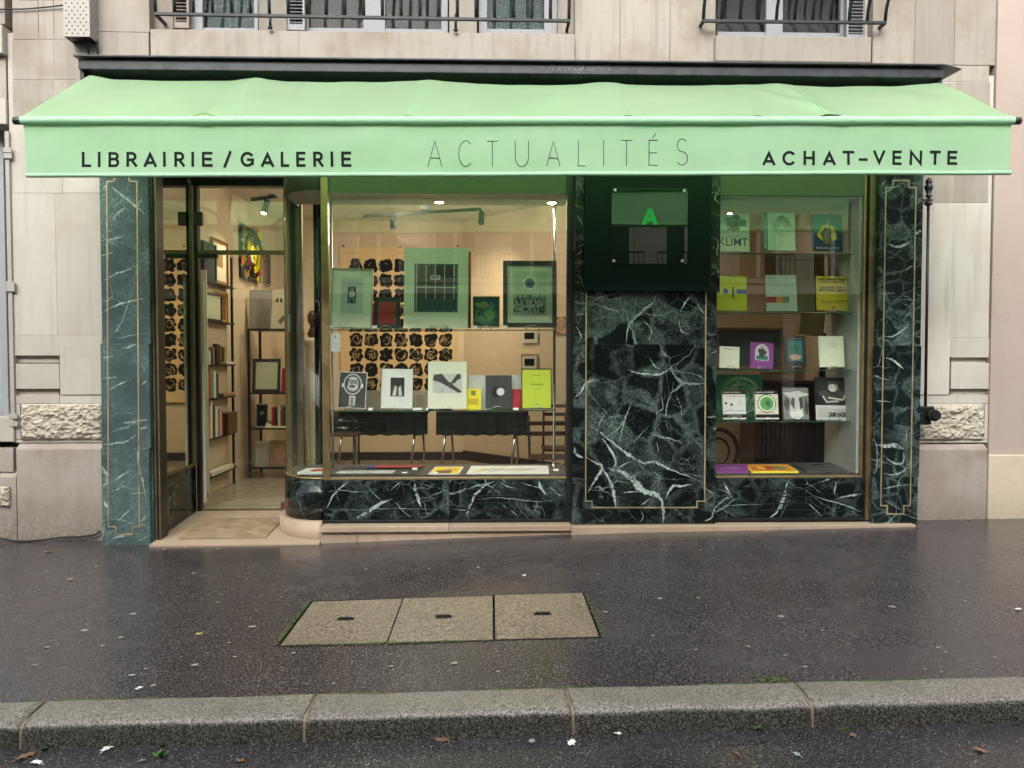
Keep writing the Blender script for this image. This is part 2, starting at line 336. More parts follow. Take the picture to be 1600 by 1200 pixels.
# ------------------------------------------------------------------ geometry helpers
class MB:
    def __init__(s): s.v = []; s.f = []; s.m = []; s.mats = []; s.smooth = []
    def mi(s, mat):
        if mat not in s.mats: s.mats.append(mat)
        return s.mats.index(mat)
    def add(s, vs, fs, mat, smooth=False):
        o = len(s.v); s.v += [tuple(p) for p in vs]; k = s.mi(mat)
        for f in fs: s.f.append(tuple(i + o for i in f)); s.m.append(k); s.smooth.append(smooth)
        return s
    def box(s, x0, x1, y0, y1, z0, z1, mat):
        v = [(x, y, z) for z in (z0, z1) for y in (y0, y1) for x in (x0, x1)]
        return s.add(v, [(0, 2, 3, 1), (4, 5, 7, 6), (0, 1, 5, 4), (2, 6, 7, 3), (0, 4, 6, 2), (1, 3, 7, 5)], mat)
    def obox(s, c, U, V, W, mat):   # oriented box from a corner and three edge vectors
        c = Vector(c); U = Vector(U); V = Vector(V); W = Vector(W)
        v = [c + U * a + V * b + W * d for d in (0, 1) for b in (0, 1) for a in (0, 1)]
        return s.add(v, [(0, 2, 3, 1), (4, 5, 7, 6), (0, 1, 5, 4), (2, 6, 7, 3), (0, 4, 6, 2), (1, 3, 7, 5)], mat)
    def prism(s, poly, ext, mat, smooth=False):   # poly: 3D points, ext: vector
        n = len(poly); ext = Vector(ext); a = [Vector(p) for p in poly]; b = [p + ext for p in a]
        fs = [tuple(range(n))[::-1], tuple(range(n, 2 * n))]
        s.add(a + b, fs, mat)
        return s.add(a + b, [(i, (i + 1) % n, n + (i + 1) % n, n + i) for i in range(n)], mat, smooth)
    def tube(s, pts, r, mat, seg=8, closed=False, cap=True):
        pts = [Vector(p) for p in pts]; n = len(pts); rings = []
        rr = r if isinstance(r, (list, tuple)) else [r] * n
        up = None; vs = []
        for i, p in enumerate(pts):
            a = pts[(i - 1) % n] if (i or closed) else p; b = pts[(i + 1) % n] if (i < n - 1 or closed) else p
            d = (b - a).normalized() if (b - a).length > 1e-9 else Vector((0, 0, 1))
            if up is None:
                up = Vector((0, 0, 1)) if abs(d.z) < .9 else Vector((1, 0, 0))
            sd_ = d.cross(up).normalized(); up = sd_.cross(d).normalized()
            for k in range(seg):
                t = 2 * math.pi * k / seg
                vs.append(p + (sd_ * math.cos(t) + up * math.sin(t)) * rr[i])
        fs = []
        for i in range(n if closed else n - 1):
            for k in range(seg):
                j = (i + 1) % n
                fs.append((i * seg + k, i * seg + (k + 1) % seg, j * seg + (k + 1) % seg, j * seg + k))
        s.add(vs, fs, mat, True)
        if cap and not closed:
            s.add(vs[:seg], [tuple(range(seg))[::-1]], mat); s.add(vs[-seg:], [tuple(range(seg))], mat)
        return s
    def lathe(s, base, prof, mat, seg=16):   # prof: (radius, z)
        b = Vector(base); vs = []
        for r, z in prof:
            for k in range(seg):
                t = 2 * math.pi * k / seg; vs.append(b + Vector((r * math.cos(t), r * math.sin(t), z)))
        fs = [(i * seg + k, i * seg + (k + 1) % seg, (i + 1) * seg + (k + 1) % seg, (i + 1) * seg + k) for i in range(len(prof) - 1) for k in range(seg)]
        s.add(vs, fs, mat, True); s.add(vs[:seg], [tuple(range(seg))[::-1]], mat); s.add(vs[-seg:], [tuple(range(seg))], mat)
        return s
    def build(s, name, parent=None, bevel=0, seg=2):
        me = bpy.data.meshes.new(name); me.from_pydata(s.v, [], s.f)
        for m in s.mats: me.materials.append(m)
        me.polygons.foreach_set('material_index', s.m); me.polygons.foreach_set('use_smooth', s.smooth); me.update()
        bm = bmesh.new(); bm.from_mesh(me); bmesh.ops.remove_doubles(bm, verts=bm.verts, dist=1e-6)
        if not getattr(s, 'keep', False): bmesh.ops.recalc_face_normals(bm, faces=bm.faces)
        bm.to_mesh(me); bm.free()
        o = bpy.data.objects.new(name, me); C.objects.link(o)
        if parent is not None: o.parent = parent
        if bevel:
            b = o.modifiers.new('bevel', 'BEVEL'); b.width = bevel; b.segments = seg; b.limit_method = 'ANGLE'
        return o
def tag(o, label=None, cat=None, group=None, kind=None):
    if label: o['label'] = label
    if cat: o['category'] = cat
    if group: o['group'] = group
    if kind: o['kind'] = kind
    return o
def empty(name, label, cat, group=None, loc=(0, 0, 0)):
    o = bpy.data.objects.new(name, None); C.objects.link(o); o.location = loc; o.empty_display_size = .1
    return tag(o, label, cat, group)
def boxo(name, x0, x1, y0, y1, z0, z1, mat, parent=None, bevel=0):
    return MB().box(x0, x1, y0, y1, z0, z1, mat).build(name, parent, bevel)

# text made into mesh faces (built-in font), normalised to 0..1
_tc = {}
def text_faces(s, bold=0.0):
    if (s, bold) in _tc: return _tc[(s, bold)]
    cu = bpy.data.curves.new('t', 'FONT'); cu.body = s; cu.resolution_u = 2; cu.offset = bold
    o = bpy.data.objects.new('t', cu); C.objects.link(o)
    dg = bpy.context.evaluated_depsgraph_get(); me = bpy.data.meshes.new_from_object(o.evaluated_get(dg))
    vs = [v.co.copy() for v in me.vertices]; fs = [tuple(p.vertices) for p in me.polygons]
    x0 = min(v.x for v in vs); x1 = max(v.x for v in vs); y0 = min(v.y for v in vs); y1 = max(v.y for v in vs)
    r = ([((v.x - x0) / (x1 - x0), (v.y - y0) / (y1 - y0)) for v in vs], fs)
    bpy.data.objects.remove(o); bpy.data.curves.remove(cu); bpy.data.meshes.remove(me)
    _tc[(s, bold)] = r; return r

class Sheet:
    """a flat thing (book, print, frame) with a front face that takes print in 0..1 coordinates"""
    def __init__(s, B, U, V, t, mat, edge=None, border=None):
        s.B = Vector(B); s.U = Vector(U); s.V = Vector(V); s.n = s.U.cross(s.V).normalized(); s.k = 0
        if s.n.y > 0 and abs(s.n.y) > .3: s.n = -s.n
        s.mb = MB(); s.mb.obox(s.B - s.n * t, s.U, s.V, s.n * t, mat)
        s.w = s.U.length; s.h = s.V.length
    def pt(s, u, v, off=None): return s.B + s.U * u + s.V * v + s.n * (.0006 + .0003 * s.k if off is None else off)
    def poly(s, pts, mat):
        s.k += 1; s.mb.add([s.pt(*p) for p in pts], [tuple(range(len(pts)))], K(mat) if isinstance(mat, str) else mat); return s
    def rect(s, u0, v0, u1, v1, mat): return s.poly([(u0, v0), (u1, v0), (u1, v1), (u0, v1)], mat)
    def disc(s, u, v, r, mat, n=20, ry=None):
        ry = r * s.w / s.h if ry is None else ry
        return s.poly([(u + r * math.cos(2 * math.pi * k / n), v + ry * math.sin(2 * math.pi * k / n)) for k in range(n)], mat)
    def blob(s, u, v, r, mat, seed=0, n=26, lob=.35, ry=None):
        rd = random.Random(seed); ry = r * s.w / s.h if ry is None else ry
        ph = [rd.uniform(0, 6.3) for _ in range(4)]; a = [rd.uniform(.2, 1) * lob for _ in range(4)]
        pts = []
        for k in range(n):
            t = 2 * math.pi * k / n; q = 1 + sum(a[j] * .4 * math.sin((j + 2) * t + ph[j]) for j in range(4))
            pts.append((u + r * q * math.cos(t), v + ry * q * math.sin(t)))
        return s.poly(pts, mat)
    def line(s, pts, w, mat):
        s.k += 1; P3 = [Vector((p[0] * s.w, p[1] * s.h)) for p in pts]; vs = []
        for i, p in enumerate(P3):
            a = P3[max(0, i - 1)]; b = P3[min(len(P3) - 1, i + 1)]; d = (b - a).normalized(); q = Vector((-d.y, d.x)) * w * .5
            for r in (p + q, p - q): vs.append(s.pt(r.x / s.w, r.y / s.h))
        s.mb.add(vs, [(2 * i, 2 * i + 1, 2 * i + 3, 2 * i + 2) for i in range(len(P3) - 1)], K(mat) if isinstance(mat, str) else mat); return s
    def text(s, t, u0, v0, u1, v1, mat, bold=.0):
        s.k += 1; vs, fs = text_faces(t, bold)
        s.mb.add([s.pt(u0 + (u1 - u0) * a, v0 + (v1 - v0) * b) for a, b in vs], fs, K(mat) if isinstance(mat, str) else mat); return s
    def frame(s, wd, dp, mat):   # raised border
        U, V, n = s.U, s.V, s.n; u = U.normalized() * wd; v = V.normalized() * wd; m = K(mat)
        s.mb.obox(s.B + n * .0002, U, v, n * dp, m); s.mb.obox(s.B + V - v + n * .0002, U, v, n * dp, m)
        s.mb.obox(s.B + v + n * .0002, u, V - v * 2, n * dp, m); s.mb.obox(s.B + v + U - u + n * .0002, u, V - v * 2, n * dp, m); return s
    def scrib(s, u, v, ru, rv, mat, seed, n=6, w=.0015):
        rd = random.Random(seed)
        for _ in range(n):
            a = rd.uniform(0, 6.3); k = rd.uniform(.35, 1); e = rd.uniform(.5, 1.5); st = rd.uniform(1.5, 4)
            s.line([(u + ru * k * math.cos(a + st * q / 7) * (1 + .1 * math.sin(q * e)), v + rv * k * math.sin(a + st * q / 7)) for q in range(8)], w, mat)
        return s
def upright(x0, y0, x1, y1, Y, t, mat, lean=9, roll=0.0, turn=0.0):
    """a sheet standing on its lower edge; pixel box of its front face, its depth Y, leaning back"""
    a = P(x0, y1, Y); b = P(x1, y1, Y); c = P((x0 + x1) / 2, y0, Y)
    w = b.x - a.x; zb = (a.z + b.z) / 2; h = (c.z - zb) / math.cos(R(lean)); mid = Vector(((a.x + b.x) / 2, Y, zb))
    U = Vector((math.cos(R(turn)), math.sin(R(turn)), 0)); V = Vector((0, math.sin(R(lean)), math.cos(R(lean))))
    V = Matrix.Rotation(R(turn), 3, 'Z') @ V
    if roll:
        ax = U.cross(V).normalized(); q = Matrix.Rotation(R(roll), 3, ax); U = q @ U; V = q @ V
    B = mid - U * w / 2
    return Sheet(B, U * w, V * h, t, K(mat))
# ================================================================== GROUND
def lerp(a, b, t): return a + (b - a) * t
ZW = [(-14.1, -.09), (-3.7, -.068), (-1.5, -.056), (-.37, -.016), (1.28, .030), (2.67, .050), (4.2, .074), (14.1, .15)]
def z_wall(x):
    for (a, p), (b, q) in zip(ZW[:-1], ZW[1:]):
        if x <= b: return lerp(p, q, max(0, (x - a) / (b - a)))
    return ZW[-1][1]
def z_kerb(x): return -.0174 + .0133 * x
def z_road(x): return -.117 + .0149 * max(-12, min(12, x))
YK, YL, YB = -3.12, -3.345, -3.365
def gz(x, Y):
    x = max(-14, min(14, x)); t = (-.1 - Y) / 3.02
    return lerp(z_wall(x), z_kerb(x), max(0, min(1, t)))
def sheet_grid(name, xs, ys, f, mat):
    mb = MB(); mb.keep = True; vs = [(x, y, f(x, y)) for y in ys for x in xs]; n = len(xs)
    mb.add(vs, [(j * n + i, j * n + i + 1, (j + 1) * n + i + 1, (j + 1) * n + i) for j in range(len(ys) - 1) for i in range(n - 1)], mat, True)
    return mb.build(name)
def wob(x, Y): return .003 * noise.noise(Vector((x * 1.2, Y * 1.2, 3))) + .0015 * noise.noise(Vector((x * 5, Y * 5, 1)))
# street ground far and wide
tag(MB().box(-200, 200, -200, 200, -.60, -.42, M['road']).build('ground'), kind='structure')
xs = [-14 + .25 * i for i in range(113)]
hx = [X(437, 0), 0]
# hatch opening (world)
HC = [at(483, 939, 0), at(912, 929, 0)]
def gpt(px, py):   # pixel -> point on the pavement
    u = (px - 800) / F; v = -(py - 600) / F
    y = math.cos(PIT) + v * math.sin(PIT); z = -math.sin(PIT) + v * math.cos(PIT)
    d = Vector((u * math.cos(YAW) + y * math.sin(YAW), -u * math.sin(YAW) + y * math.cos(YAW), z)); t = 4
    for _ in range(20): t = (gz(d.x * t, CY + d.y * t) - CZ) / d.z
    return Vector((d.x * t, CY + d.y * t, gz(d.x * t, CY + d.y * t)))
def rpt(px, py):   # pixel -> point on the carriageway
    u = (px - 800) / F; v = -(py - 600) / F
    y = math.cos(PIT) + v * math.sin(PIT); z = -math.sin(PIT) + v * math.cos(PIT)
    d = Vector((u * math.cos(YAW) + y * math.sin(YAW), -u * math.sin(YAW) + y * math.cos(YAW), z)); t = 3
    for _ in range(20): t = (z_road(d.x * t) - CZ) / d.z
    return Vector((d.x * t, CY + d.y * t, z_road(d.x * t)))
h0, h1, h2, h3 = gpt(443, 1007), gpt(938, 997), gpt(911, 929), gpt(484, 939)
HY0 = (h0.y + h1.y) / 2; HY1 = (h2.y + h3.y) / 2; HX0 = (h0.x + h3.x) / 2; HX1 = (h1.x + h2.x) / 2
xs = sorted(set([round(x, 4) for x in xs] + [HX0 - .012, HX1 + .012]))
ys = sorted(set([.16 - .12 * i for i in range(28) if .16 - .12 * i > YK] + [YK, HY0 - .012, HY1 + .012]))
mb = MB(); mb.keep = True; n = len(xs); vs = [(x, y, gz(x, y) + wob(x, y)) for y in ys for x in xs]; fs = []
for j in range(len(ys) - 1):
    for i in range(n - 1):
        xm = (xs[i] + xs[i + 1]) / 2; ym = (ys[j] + ys[j + 1]) / 2
        if HX0 - .012 < xm < HX1 + .012 and HY0 - .012 < ym < HY1 + .012: continue
        fs.append((j * n + i, j * n + i + 1, (j + 1) * n + i + 1, (j + 1) * n + i))
mb.add(vs, fs, M['pavement'], True); tag(mb.build('pavement'), kind='structure')
xr = [-60, -30] + xs + [30, 60]
tag(sheet_grid('road', xr, [-11.0 + .3 * i for i in range(26)] + [YB + .03], lambda x, y: z_road(x) + (wob(x, y) if abs(x) < 14 else 0), M['road']), kind='structure')
tag(MB().box(-60, 60, -13.9, -11.0, -.30, .02, M['pavement']).build('opposite_pavement'), kind='structure')
# kerb: five granite stones, worn and rounded, with mortar joints
kerb = empty('kerb', None, None); kerb['kind'] = 'structure'
jx = [(-13.9, -13.9), (-9.2, -9.2), (-5.6, -5.6), (X(73, YK, 1099), X(31, YL, 1134)), (X(494, YK, 1088), X(475, YL, 1123)), (X(884, YK, 1076), X(896, YL, 1110)), (X(1242, YK, 1067), X(1270, YL, 1102)), (4.3, 4.3), (7.4, 7.4), (10.8, 10.8), (13.9, 13.9)]
prof = [(0, 0), (.06, .003), (.14, .003), (.193, .001), (.209, -.004), (.218, -.012), (.222, -.026), (.226, -.05), (.229, -.16)]
g = .006
for a, b in zip(jx[:-1], jx[1:]):
    k = MB(); m_ = 60; vs = []
    for i in range(m_ + 1):
        s = i / m_
        xb = lerp(a[0] + g, b[0] - g, s); xl = lerp(a[1] + g, b[1] - g, s)
        for q, (dy, dz) in enumerate(prof):
            x = lerp(xb, xl, dy / .23); e = min(s, 1 - s) * (b[0] - a[0])
            rr = -.012 * max(0, 1 - e / .03) ** 2 if q > 2 else 0
            nn = .004 * noise.noise(Vector((x * 3, dy * 9, 5))) + .0025 * noise.noise(Vector((x * 14, dy * 30, 2)))
            vs.append((x, YK - dy + nn * (1 if q > 3 else 0), z_kerb(x) + .004 + dz + nn + rr))
    p = len(prof)
    k.keep = False
    k.add(vs, [(i * p + q, (i + 1) * p + q, (i + 1) * p + q + 1, i * p + q + 1) for i in range(m_) for q in range(p - 1)], M['kerb'], True)
    k.add([vs[i] for i in range(p)] + [(vs[0][0], vs[0][1], vs[0][2] - .16)], [tuple(range(p + 1))], M['kerb'])
    k.add([vs[-p + i] for i in range(p)] + [(vs[-p][0], vs[-p][1], vs[-p][2] - .16)], [tuple(range(p + 1))], M['kerb'])
    k.build('kerb_stone', kerb)
for a in jx[1:-1]:
    k = MB(); pr = [(-.002, -.2), (-.002, -.001)] + [(d * .985, z - .004) for d, z in prof[1:]]
    k.prism([(lerp(a[0], a[1], d / .23) - g * 1.2, YK - d, z_kerb(a[0]) + z) for d, z in pr], (2.4 * g, 0, 0), M['mortar'])
    k.build('mortar_joint', kerb)
# moss line between asphalt and kerb, and along the gutter
rd = random.Random(3); k = MB()
for i in range(520):
    x = rd.uniform(-3.2, 4.2); w = rd.uniform(.006, .03)
    if noise.noise(Vector((x * 2, 0, 0))) < -.05: continue
    Y = YK + rd.uniform(-.004, .006); z = gz(x, Y)
    k.add([(x - w, Y - .004, z + .002), (x + w, Y - .004, z + .002), (x + w * .6, Y + .005, z + .006), (x - w * .6, Y + .004, z + .006)], [(0, 1, 2, 3)], M['moss'])
for i in range(300):
    x = rd.uniform(-3.0, 4.0)
    if noise.noise(Vector((x * 1.5, 4, 0))) < .1: continue
    z = z_road(x); h = rd.uniform(.004, .014); w = rd.uniform(.003, .012)
    k.add([(x - w, YB - .004, z), (x + w, YB - .006, z), (x + rd.uniform(-w, w), YB + rd.uniform(-.01, .0), z + h)], [(0, 1, 2)], M['moss'])
tag(k.build('kerb_moss'), 'thin broken line of moss growing along the kerb edge', 'moss', kind='stuff')

# ---- three concrete lids in the pavement
fr = MB(); t = .006
for (x0, x1, y0, y1) in ((HX0 - .012, HX1 + .012, HY0 - .012, HY0 - .004), (HX0 - .012, HX1 + .012, HY1 + .004, HY1 + .012), (HX0 - .012, HX0 - .004, HY0 - .004, HY1 + .004), (HX1 + .004, HX1 + .012, HY0 - .004, HY1 + .004)):
    z = [gz(x, y) for x, y in ((x0, y0), (x1, y0), (x1, y1), (x0, y1))]
    fr.prism([(x0, y0, z[0] + .004), (x1, y0, z[1] + .004), (x1, y1, z[2] + .004), (x0, y1, z[3] + .004)], (0, 0, -.08), M['blackmetal'])
fr.prism([(HX0 - .01, HY0 - .01, gz(HX0, HY0) - .09), (HX1 + .01, HY0 - .01, gz(HX1, HY0) - .09), (HX1 + .01, HY1 + .01, gz(HX1, HY1) - .09), (HX0 - .01, HY1 + .01, gz(HX0, HY1) - .09)], (0, 0, -.01), M['black'])
hatch = empty('pavement_hatch', 'row of three pebble concrete lids in a thin steel frame set in the wet pavement', 'hatch')
fr.build('steel_frame', hatch)
cuts = [HX0, gpt(617, 970).x, gpt(771, 967).x, HX1]
labs = ['left pebble concrete lid of the pavement hatch, nearest the doorway side', 'middle pebble concrete lid of the pavement hatch, between the other two', 'right pebble concrete lid of the pavement hatch, beside the wide dark gap']
hp = [(540, 968), (693, 965), (848, 961)]
for i in range(3):
    x0 = cuts[i] + (.003 if i < 2 else .007); x1 = cuts[i + 1] - .003; y0, y1 = HY0, HY1
    x0 += .002
    up = .002 + .002 * i
    pts = [(x0, y0), (x1, y0), (x1, y1), (x0, y1)]
    base = tag(MB().prism([(x, y, gz(x, y) + up) for x, y in pts], (0, 0, -.06), M['lid']).build('lid', hatch, .003), labs[i])
    c = gpt(*hp[i]); hw = .05
    k = MB()
    k.obox((c.x - hw, c.y - .021, c.z + up + .0015), (2 * hw, 0, 0), (0, .042, 0), (0, 0, .002), M['blackmetal'])
    k.tube([(c.x - hw * .8, c.y, c.z + up + .004), (c.x - hw * .7, c.y, c.z + up + .010), (c.x + hw * .7, c.y, c.z + up + .010), (c.x + hw * .8, c.y, c.z + up + .004)], .0045, M['blackmetal'], 6)
    k.build('handle', base)
k = MB(); rd = random.Random(8)
def mossrow(x0, y0, x1, y1, w, n):
    for i in range(n):
        s = rd.random(); x = lerp(x0, x1, s) + rd.uniform(-w, w); y = lerp(y0, y1, s) + rd.uniform(-w, w); r = rd.uniform(.004, .012)
        k.add([(x + r * math.cos(a + s * 9) * rd.uniform(.6, 1), y + r * math.sin(a + s * 9), gz(x, y) + .0035 + .003 * rd.random()) for a in (0, 1.26, 2.5, 3.8, 5)], [(0, 1, 2, 3, 4)], M['moss'])
mossrow(HX0 - .022, HY0, HX0 - .019, HY1, .009, 170); mossrow(HX1 + .020, HY0, HX1 + .018, HY1, .007, 80); mossrow(HX0, HY0 - .018, HX1 - .6, HY0 - .018, .006, 160)
mossrow(X(1155, YK, 1060) + .1, YK + .07, X(1200, YK, 1050) + .08, YK + .02, .03, 60)
tag(k.build('hatch_moss'), 'fringe of green moss round the hatch in the pavement', 'moss', kind='stuff')

# ---- chewing gum spots, leaves and litter
rd = random.Random(21)
gum_px = [(150, 886), (72, 894), (208, 960), (133, 986), (189, 997), (227, 1046), (206, 1056), (240, 1072), (216, 1078), (304, 1040), (394, 980), (358, 1005), (55, 1040), (74, 1012), (367, 1027), (160, 1010), (340, 942), (302, 897), (572, 890), (671, 889), (820, 900), (747, 887), (710, 1037), (611, 1042), (521, 1069), (778, 1050), (1031, 936), (1091, 935), (1220, 964), (1394, 949), (1285, 986), (1170, 1011), (1087, 1016), (1258, 1043), (1466, 1013), (1478, 1020), (1446, 1046), (1493, 986), (1498, 910), (1508, 940), (1227, 1025), (1123, 844), (1568, 864), (290, 856), (340, 858), (256, 859), (1471, 1051), (459, 1021), (935, 898), (946, 957), (1020, 994), (1555, 1028)]
big = {(208, 960), (206, 1056), (304, 1040), (394, 980), (133, 986), (710, 1037), (1031, 936), (1220, 964), (1394, 949), (189, 997)}
me0 = []
for s in range(4):
    q = MB(); pts = [((1 + .25 * rd.uniform(-1, 1)) * math.cos(a * .5236), (1 + .25 * rd.uniform(-1, 1)) * math.sin(a * .5236), 0) for a in range(12)]
    q.prism(pts, (0, 0, .1), M['gum']); o = q.build('gum_spot'); me0.append(o.data); bpy.data.objects.remove(o)
for i, (px, py) in enumerate(gum_px):
    p = gpt(px, py); o = bpy.data.objects.new('gum_spot', me0[i % 4]); C.objects.link(o); r = rd.uniform(.013, .018) if (px, py) in big else rd.uniform(.006, .011)
    o.location = (p.x, p.y, p.z + .0035); o.scale = (r * 1.3, r * .9, .012); o.rotation_euler = (0, 0, rd.uniform(-.5, .5))
    tag(o, 'small flattened pale gum spot trodden into the wet pavement', 'gum spot', 'trodden gum spots on the pavement')
def leaf(p, s, mat, rz, label, group=None, name='fallen_leaf', cat='leaf'):
    q = MB(); k_ = 14; rr = random.Random(int(p.x * 999))
    pts = []
    for i in range(k_):
        a = 2 * math.pi * i / k_; r = s * (1 if i % 2 else .62) * rr.uniform(.8, 1.15)
        pts.append((r * math.cos(a) * 1.3, r * math.sin(a) * .8, .004 + .006 * rr.random()))
    q.add([(0, 0, .004)] + pts, [(0, 1 + i, 1 + (i + 1) % k_) for i in range(k_)], mat); q.tube([(0, 0, .004), (s * 1.6, .2 * s, .003)], .0015, mat, 5)
    o = q.build(name); o.location = p; o.rotation_euler = (0, 0, rz); return tag(o, label, cat, group)
leaf(gpt(311, 992), .016, M['gum'].copy() if False else plain('yellow_leaf', (.55, .48, .08)), .4, 'small yellow leaf lying on the wet pavement left of the hatch')
leaf(gpt(75, 863), .03, M['leafbrown'], .1, 'pale brown leaf on the pavement below the left wall')
leaf(gpt(110, 906), .018, plain('tan_leaf', (.42, .36, .16)), 1.1, 'tan leaf fragment on the pavement in front of the left pilaster')
leaf(gpt(1514, 812), .024, plain('dry_leaf', (.45, .28, .14)), .6, 'dry curled leaf at the foot of the right stone wall')
leaf(gpt(1198, 832), .022, plain('dry_leaf', (.45, .28, .14)), .2, 'dry brown leaf below the ledge of the right shop window')
leaf(gpt(1590, 953), .022, M['paper'], .2, 'white scrap of paper on the pavement at the far right', name='paper_scrap', cat='litter')
leaf(gpt(216, 1077), .018, M['paper'], .9, 'torn white paper scrap on the pavement near the kerb, left side', name='paper_scrap', cat='litter')
leaf(gpt(819, 900), .016, plain('blue_white_scrap', (.5, .6, .7)), .9, 'pale blue scrap above the hatch on the wet pavement', name='paper_scrap', cat='litter')
for (px, py, s, m_, l) in ((58, 1193, .024, M['paper'], 'white crumpled scrap in the gutter at the far left'), (168, 1171, .024, M['paper'], 'long white scrap at the foot of the kerb, left side'), (222, 1190, .014, M['gum'], 'grey pebble like scrap in the road near the green weed'),
                          (893, 1162, .026, M['paper'], 'white petal like scrap in the road below the middle kerb joint'), (831, 1160, .018, M['gum'], 'small pale scrap in the road left of the white petal like one'), (964, 1147, .02, M['paper'], 'white scrap touching the kerb foot right of centre'),
                          (1532, 1174, .022, plain('orange_leaf', (.30, .17, .08)), 'orange leaf in the road at the right'), (1333, 1151, .02, M['leafbrown'], 'brown leaf in the road right of the last kerb joint'), (1245, 1180, .018, plain('grey_green_scrap', (.22, .3, .26)), 'grey green scrap in the road at the right'),
                          (375, 1190, .02, M['leafbrown'], 'brown leaf in the road right of the green weed'), (40, 1183, .034, M['leafbrown'], 'large rotting brown leaf in the gutter at the left corner'), (690, 1158, .028, M['leafbrown'], 'reddish brown leaf at the kerb foot near the centre'), (1151, 1179, .012, M['leafbrown'], 'tiny brown leaf in the road below the right kerb')):
    leaf(rpt(px, py), s, m_, px * .1, l, name='fallen_leaf' if 'leaf' in l else 'paper_scrap', cat='leaf' if 'leaf' in l else 'litter')
def weed(p, s, n, label):
    q = MB(); rr = random.Random(int(p.x * 100))
    for i in range(n):
        a = rr.uniform(0, 6.3); l = s * rr.uniform(.6, 1.1); d = Vector((math.cos(a), math.sin(a) * .7, rr.uniform(.4, 1.3))).normalized(); w = Vector((-math.sin(a), math.cos(a), 0)) * l * .28
        q.add([(0, 0, 0), d * l * .5 + w, d * l, d * l * .5 - w], [(0, 1, 2, 3)], M['leafgreen']); q.add([(0, 0, 0), d * l * .5 + Vector((0, 0, .002)), (.001, .001, 0)], [(0, 1, 2)], M['leafgreen'])
    o = q.build('weed'); o.location = p; return tag(o, label, 'weed')
weed(rpt(249, 1183), .045, 9, 'bright green little weed sprouting in the gutter at the left')
weed(rpt(70, 1172), .03, 10, 'low green weed at the kerb foot by the left joint')
weed(rpt(37, 1170), .025, 6, 'tiny weed under the left kerb joint, at the picture edge')
weed(rpt(1182, 1141), .035, 16, 'grassy tuft at the kerb foot right of centre')
weed(rpt(252, 1168), .03, 6, 'thin weed against the kerb face above the bright green one')

# ================================================================== STONE BUILDING AROUND THE SHOP
W = .15
bld = empty('stone_building', 'pale limestone building with an upper balcony window row around the green awning shop', 'building')
def block(px0, py0, px1, py1, Yf, mat, name='stone_block', dep=.25, gap=.0015, bev=.003, parent=bld):
    pm = (px0 + px1) / 2; ym = (py0 + py1) / 2
    return boxo(name, X(px0, Yf, ym) + gap, X(px1, Yf, ym) - gap, Yf, Yf + dep, Z(py1, Yf, pm) + gap, Z(py0, Yf, pm) - gap, mat, parent, bev)
LM, LU, LR = M['limestone'], M['limestone_up'], M['limestone_right']
# left pier
boxo('mortar_bed', X(20, W) + .01, X(160, W) - .01, W + .0035, W + .3, Z(554, W), Z(60, W), M['limestone'], bld); boxo('mortar_bed', X(1437, W), X(1546, W) - .01, W + .0035, W + .3, Z(557, W), Z(110, W), M['limestone_right'], bld)
for a in ((20, 302, 88, 524), (88, 302, 160, 524), (20, 195, 97, 302), (97, 195, 160, 302), (20, 125, 84, 195), (84, 125, 160, 195), (19, 62, 84, 125), (84, 62, 150, 125), (19, 0, 60, 62), (60, 0, 84, 62), (84, 0, 150, 62), (19, -70, 84, 0), (84, -70, 150, 0)):
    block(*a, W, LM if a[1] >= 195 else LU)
block(20, 524, 93, 556, W, LM); block(24, 568, 93, 608, W, LM); block(24, 618, 93, 631, W, LM)
for y in (556, 608): block(20, y, 93, y + 11, W + .045, LM, 'groove_stone')
block(93, 524, 160, 617, W - .012, LM); block(93, 617, 160, 631, W, LM)
def rockface(px0, py0, px1, py1, Yf, seed, parent=bld):
    x0, x1 = X(px0, Yf), X(px1, Yf); z0, z1 = Z(py1, Yf, (px0 + px1) / 2), Z(py0, Yf, (px0 + px1) / 2)
    nx, nz = int((x1 - x0) / .011), int((z1 - z0) / .011); mb = MB(); vs = []
    for j in range(nz + 1):
        for i in range(nx + 1):
            u, v = i / nx, j / nz; x = lerp(x0, x1, u); z = lerp(z0, z1, v)
            e = min(u * (x1 - x0), (1 - u) * (x1 - x0), v * (z1 - z0), (1 - v) * (z1 - z0)); e = min(1, e / .03)
            q = Vector((x * 9, seed, z * 11))
            d = abs(noise.noise(q)) * .5 + .28 * (1 - abs(noise.noise(q * 2.3))) + .16 * noise.noise(q * 5) + .10 * noise.cell(Vector((x * 28 + noise.noise(q) * 3, seed, z * 30)))
            jx_ = .006 * noise.noise(q * 3); vs.append((x + jx_ * e, Yf - .008 - .085 * e ** .5 * max(.12, d), z + .006 * noise.noise(q * 3.3) * e))
    n = nx + 1
    mb.add(vs, [(j * n + i, j * n + i + 1, (j + 1) * n + i + 1, (j + 1) * n + i) for j in range(nz) for i in range(nx)], M['rock'])
    mb.box(x0, x1, Yf, Yf + .2, z0, z1, M['rock']); return mb.build('rock_faced_stone', parent)
rockface(32, 631, 160, 687, W, 3)
block(24, 631, 32, 687, W, LM, bev=.002); block(20, 687, 160, 692, W, LM)
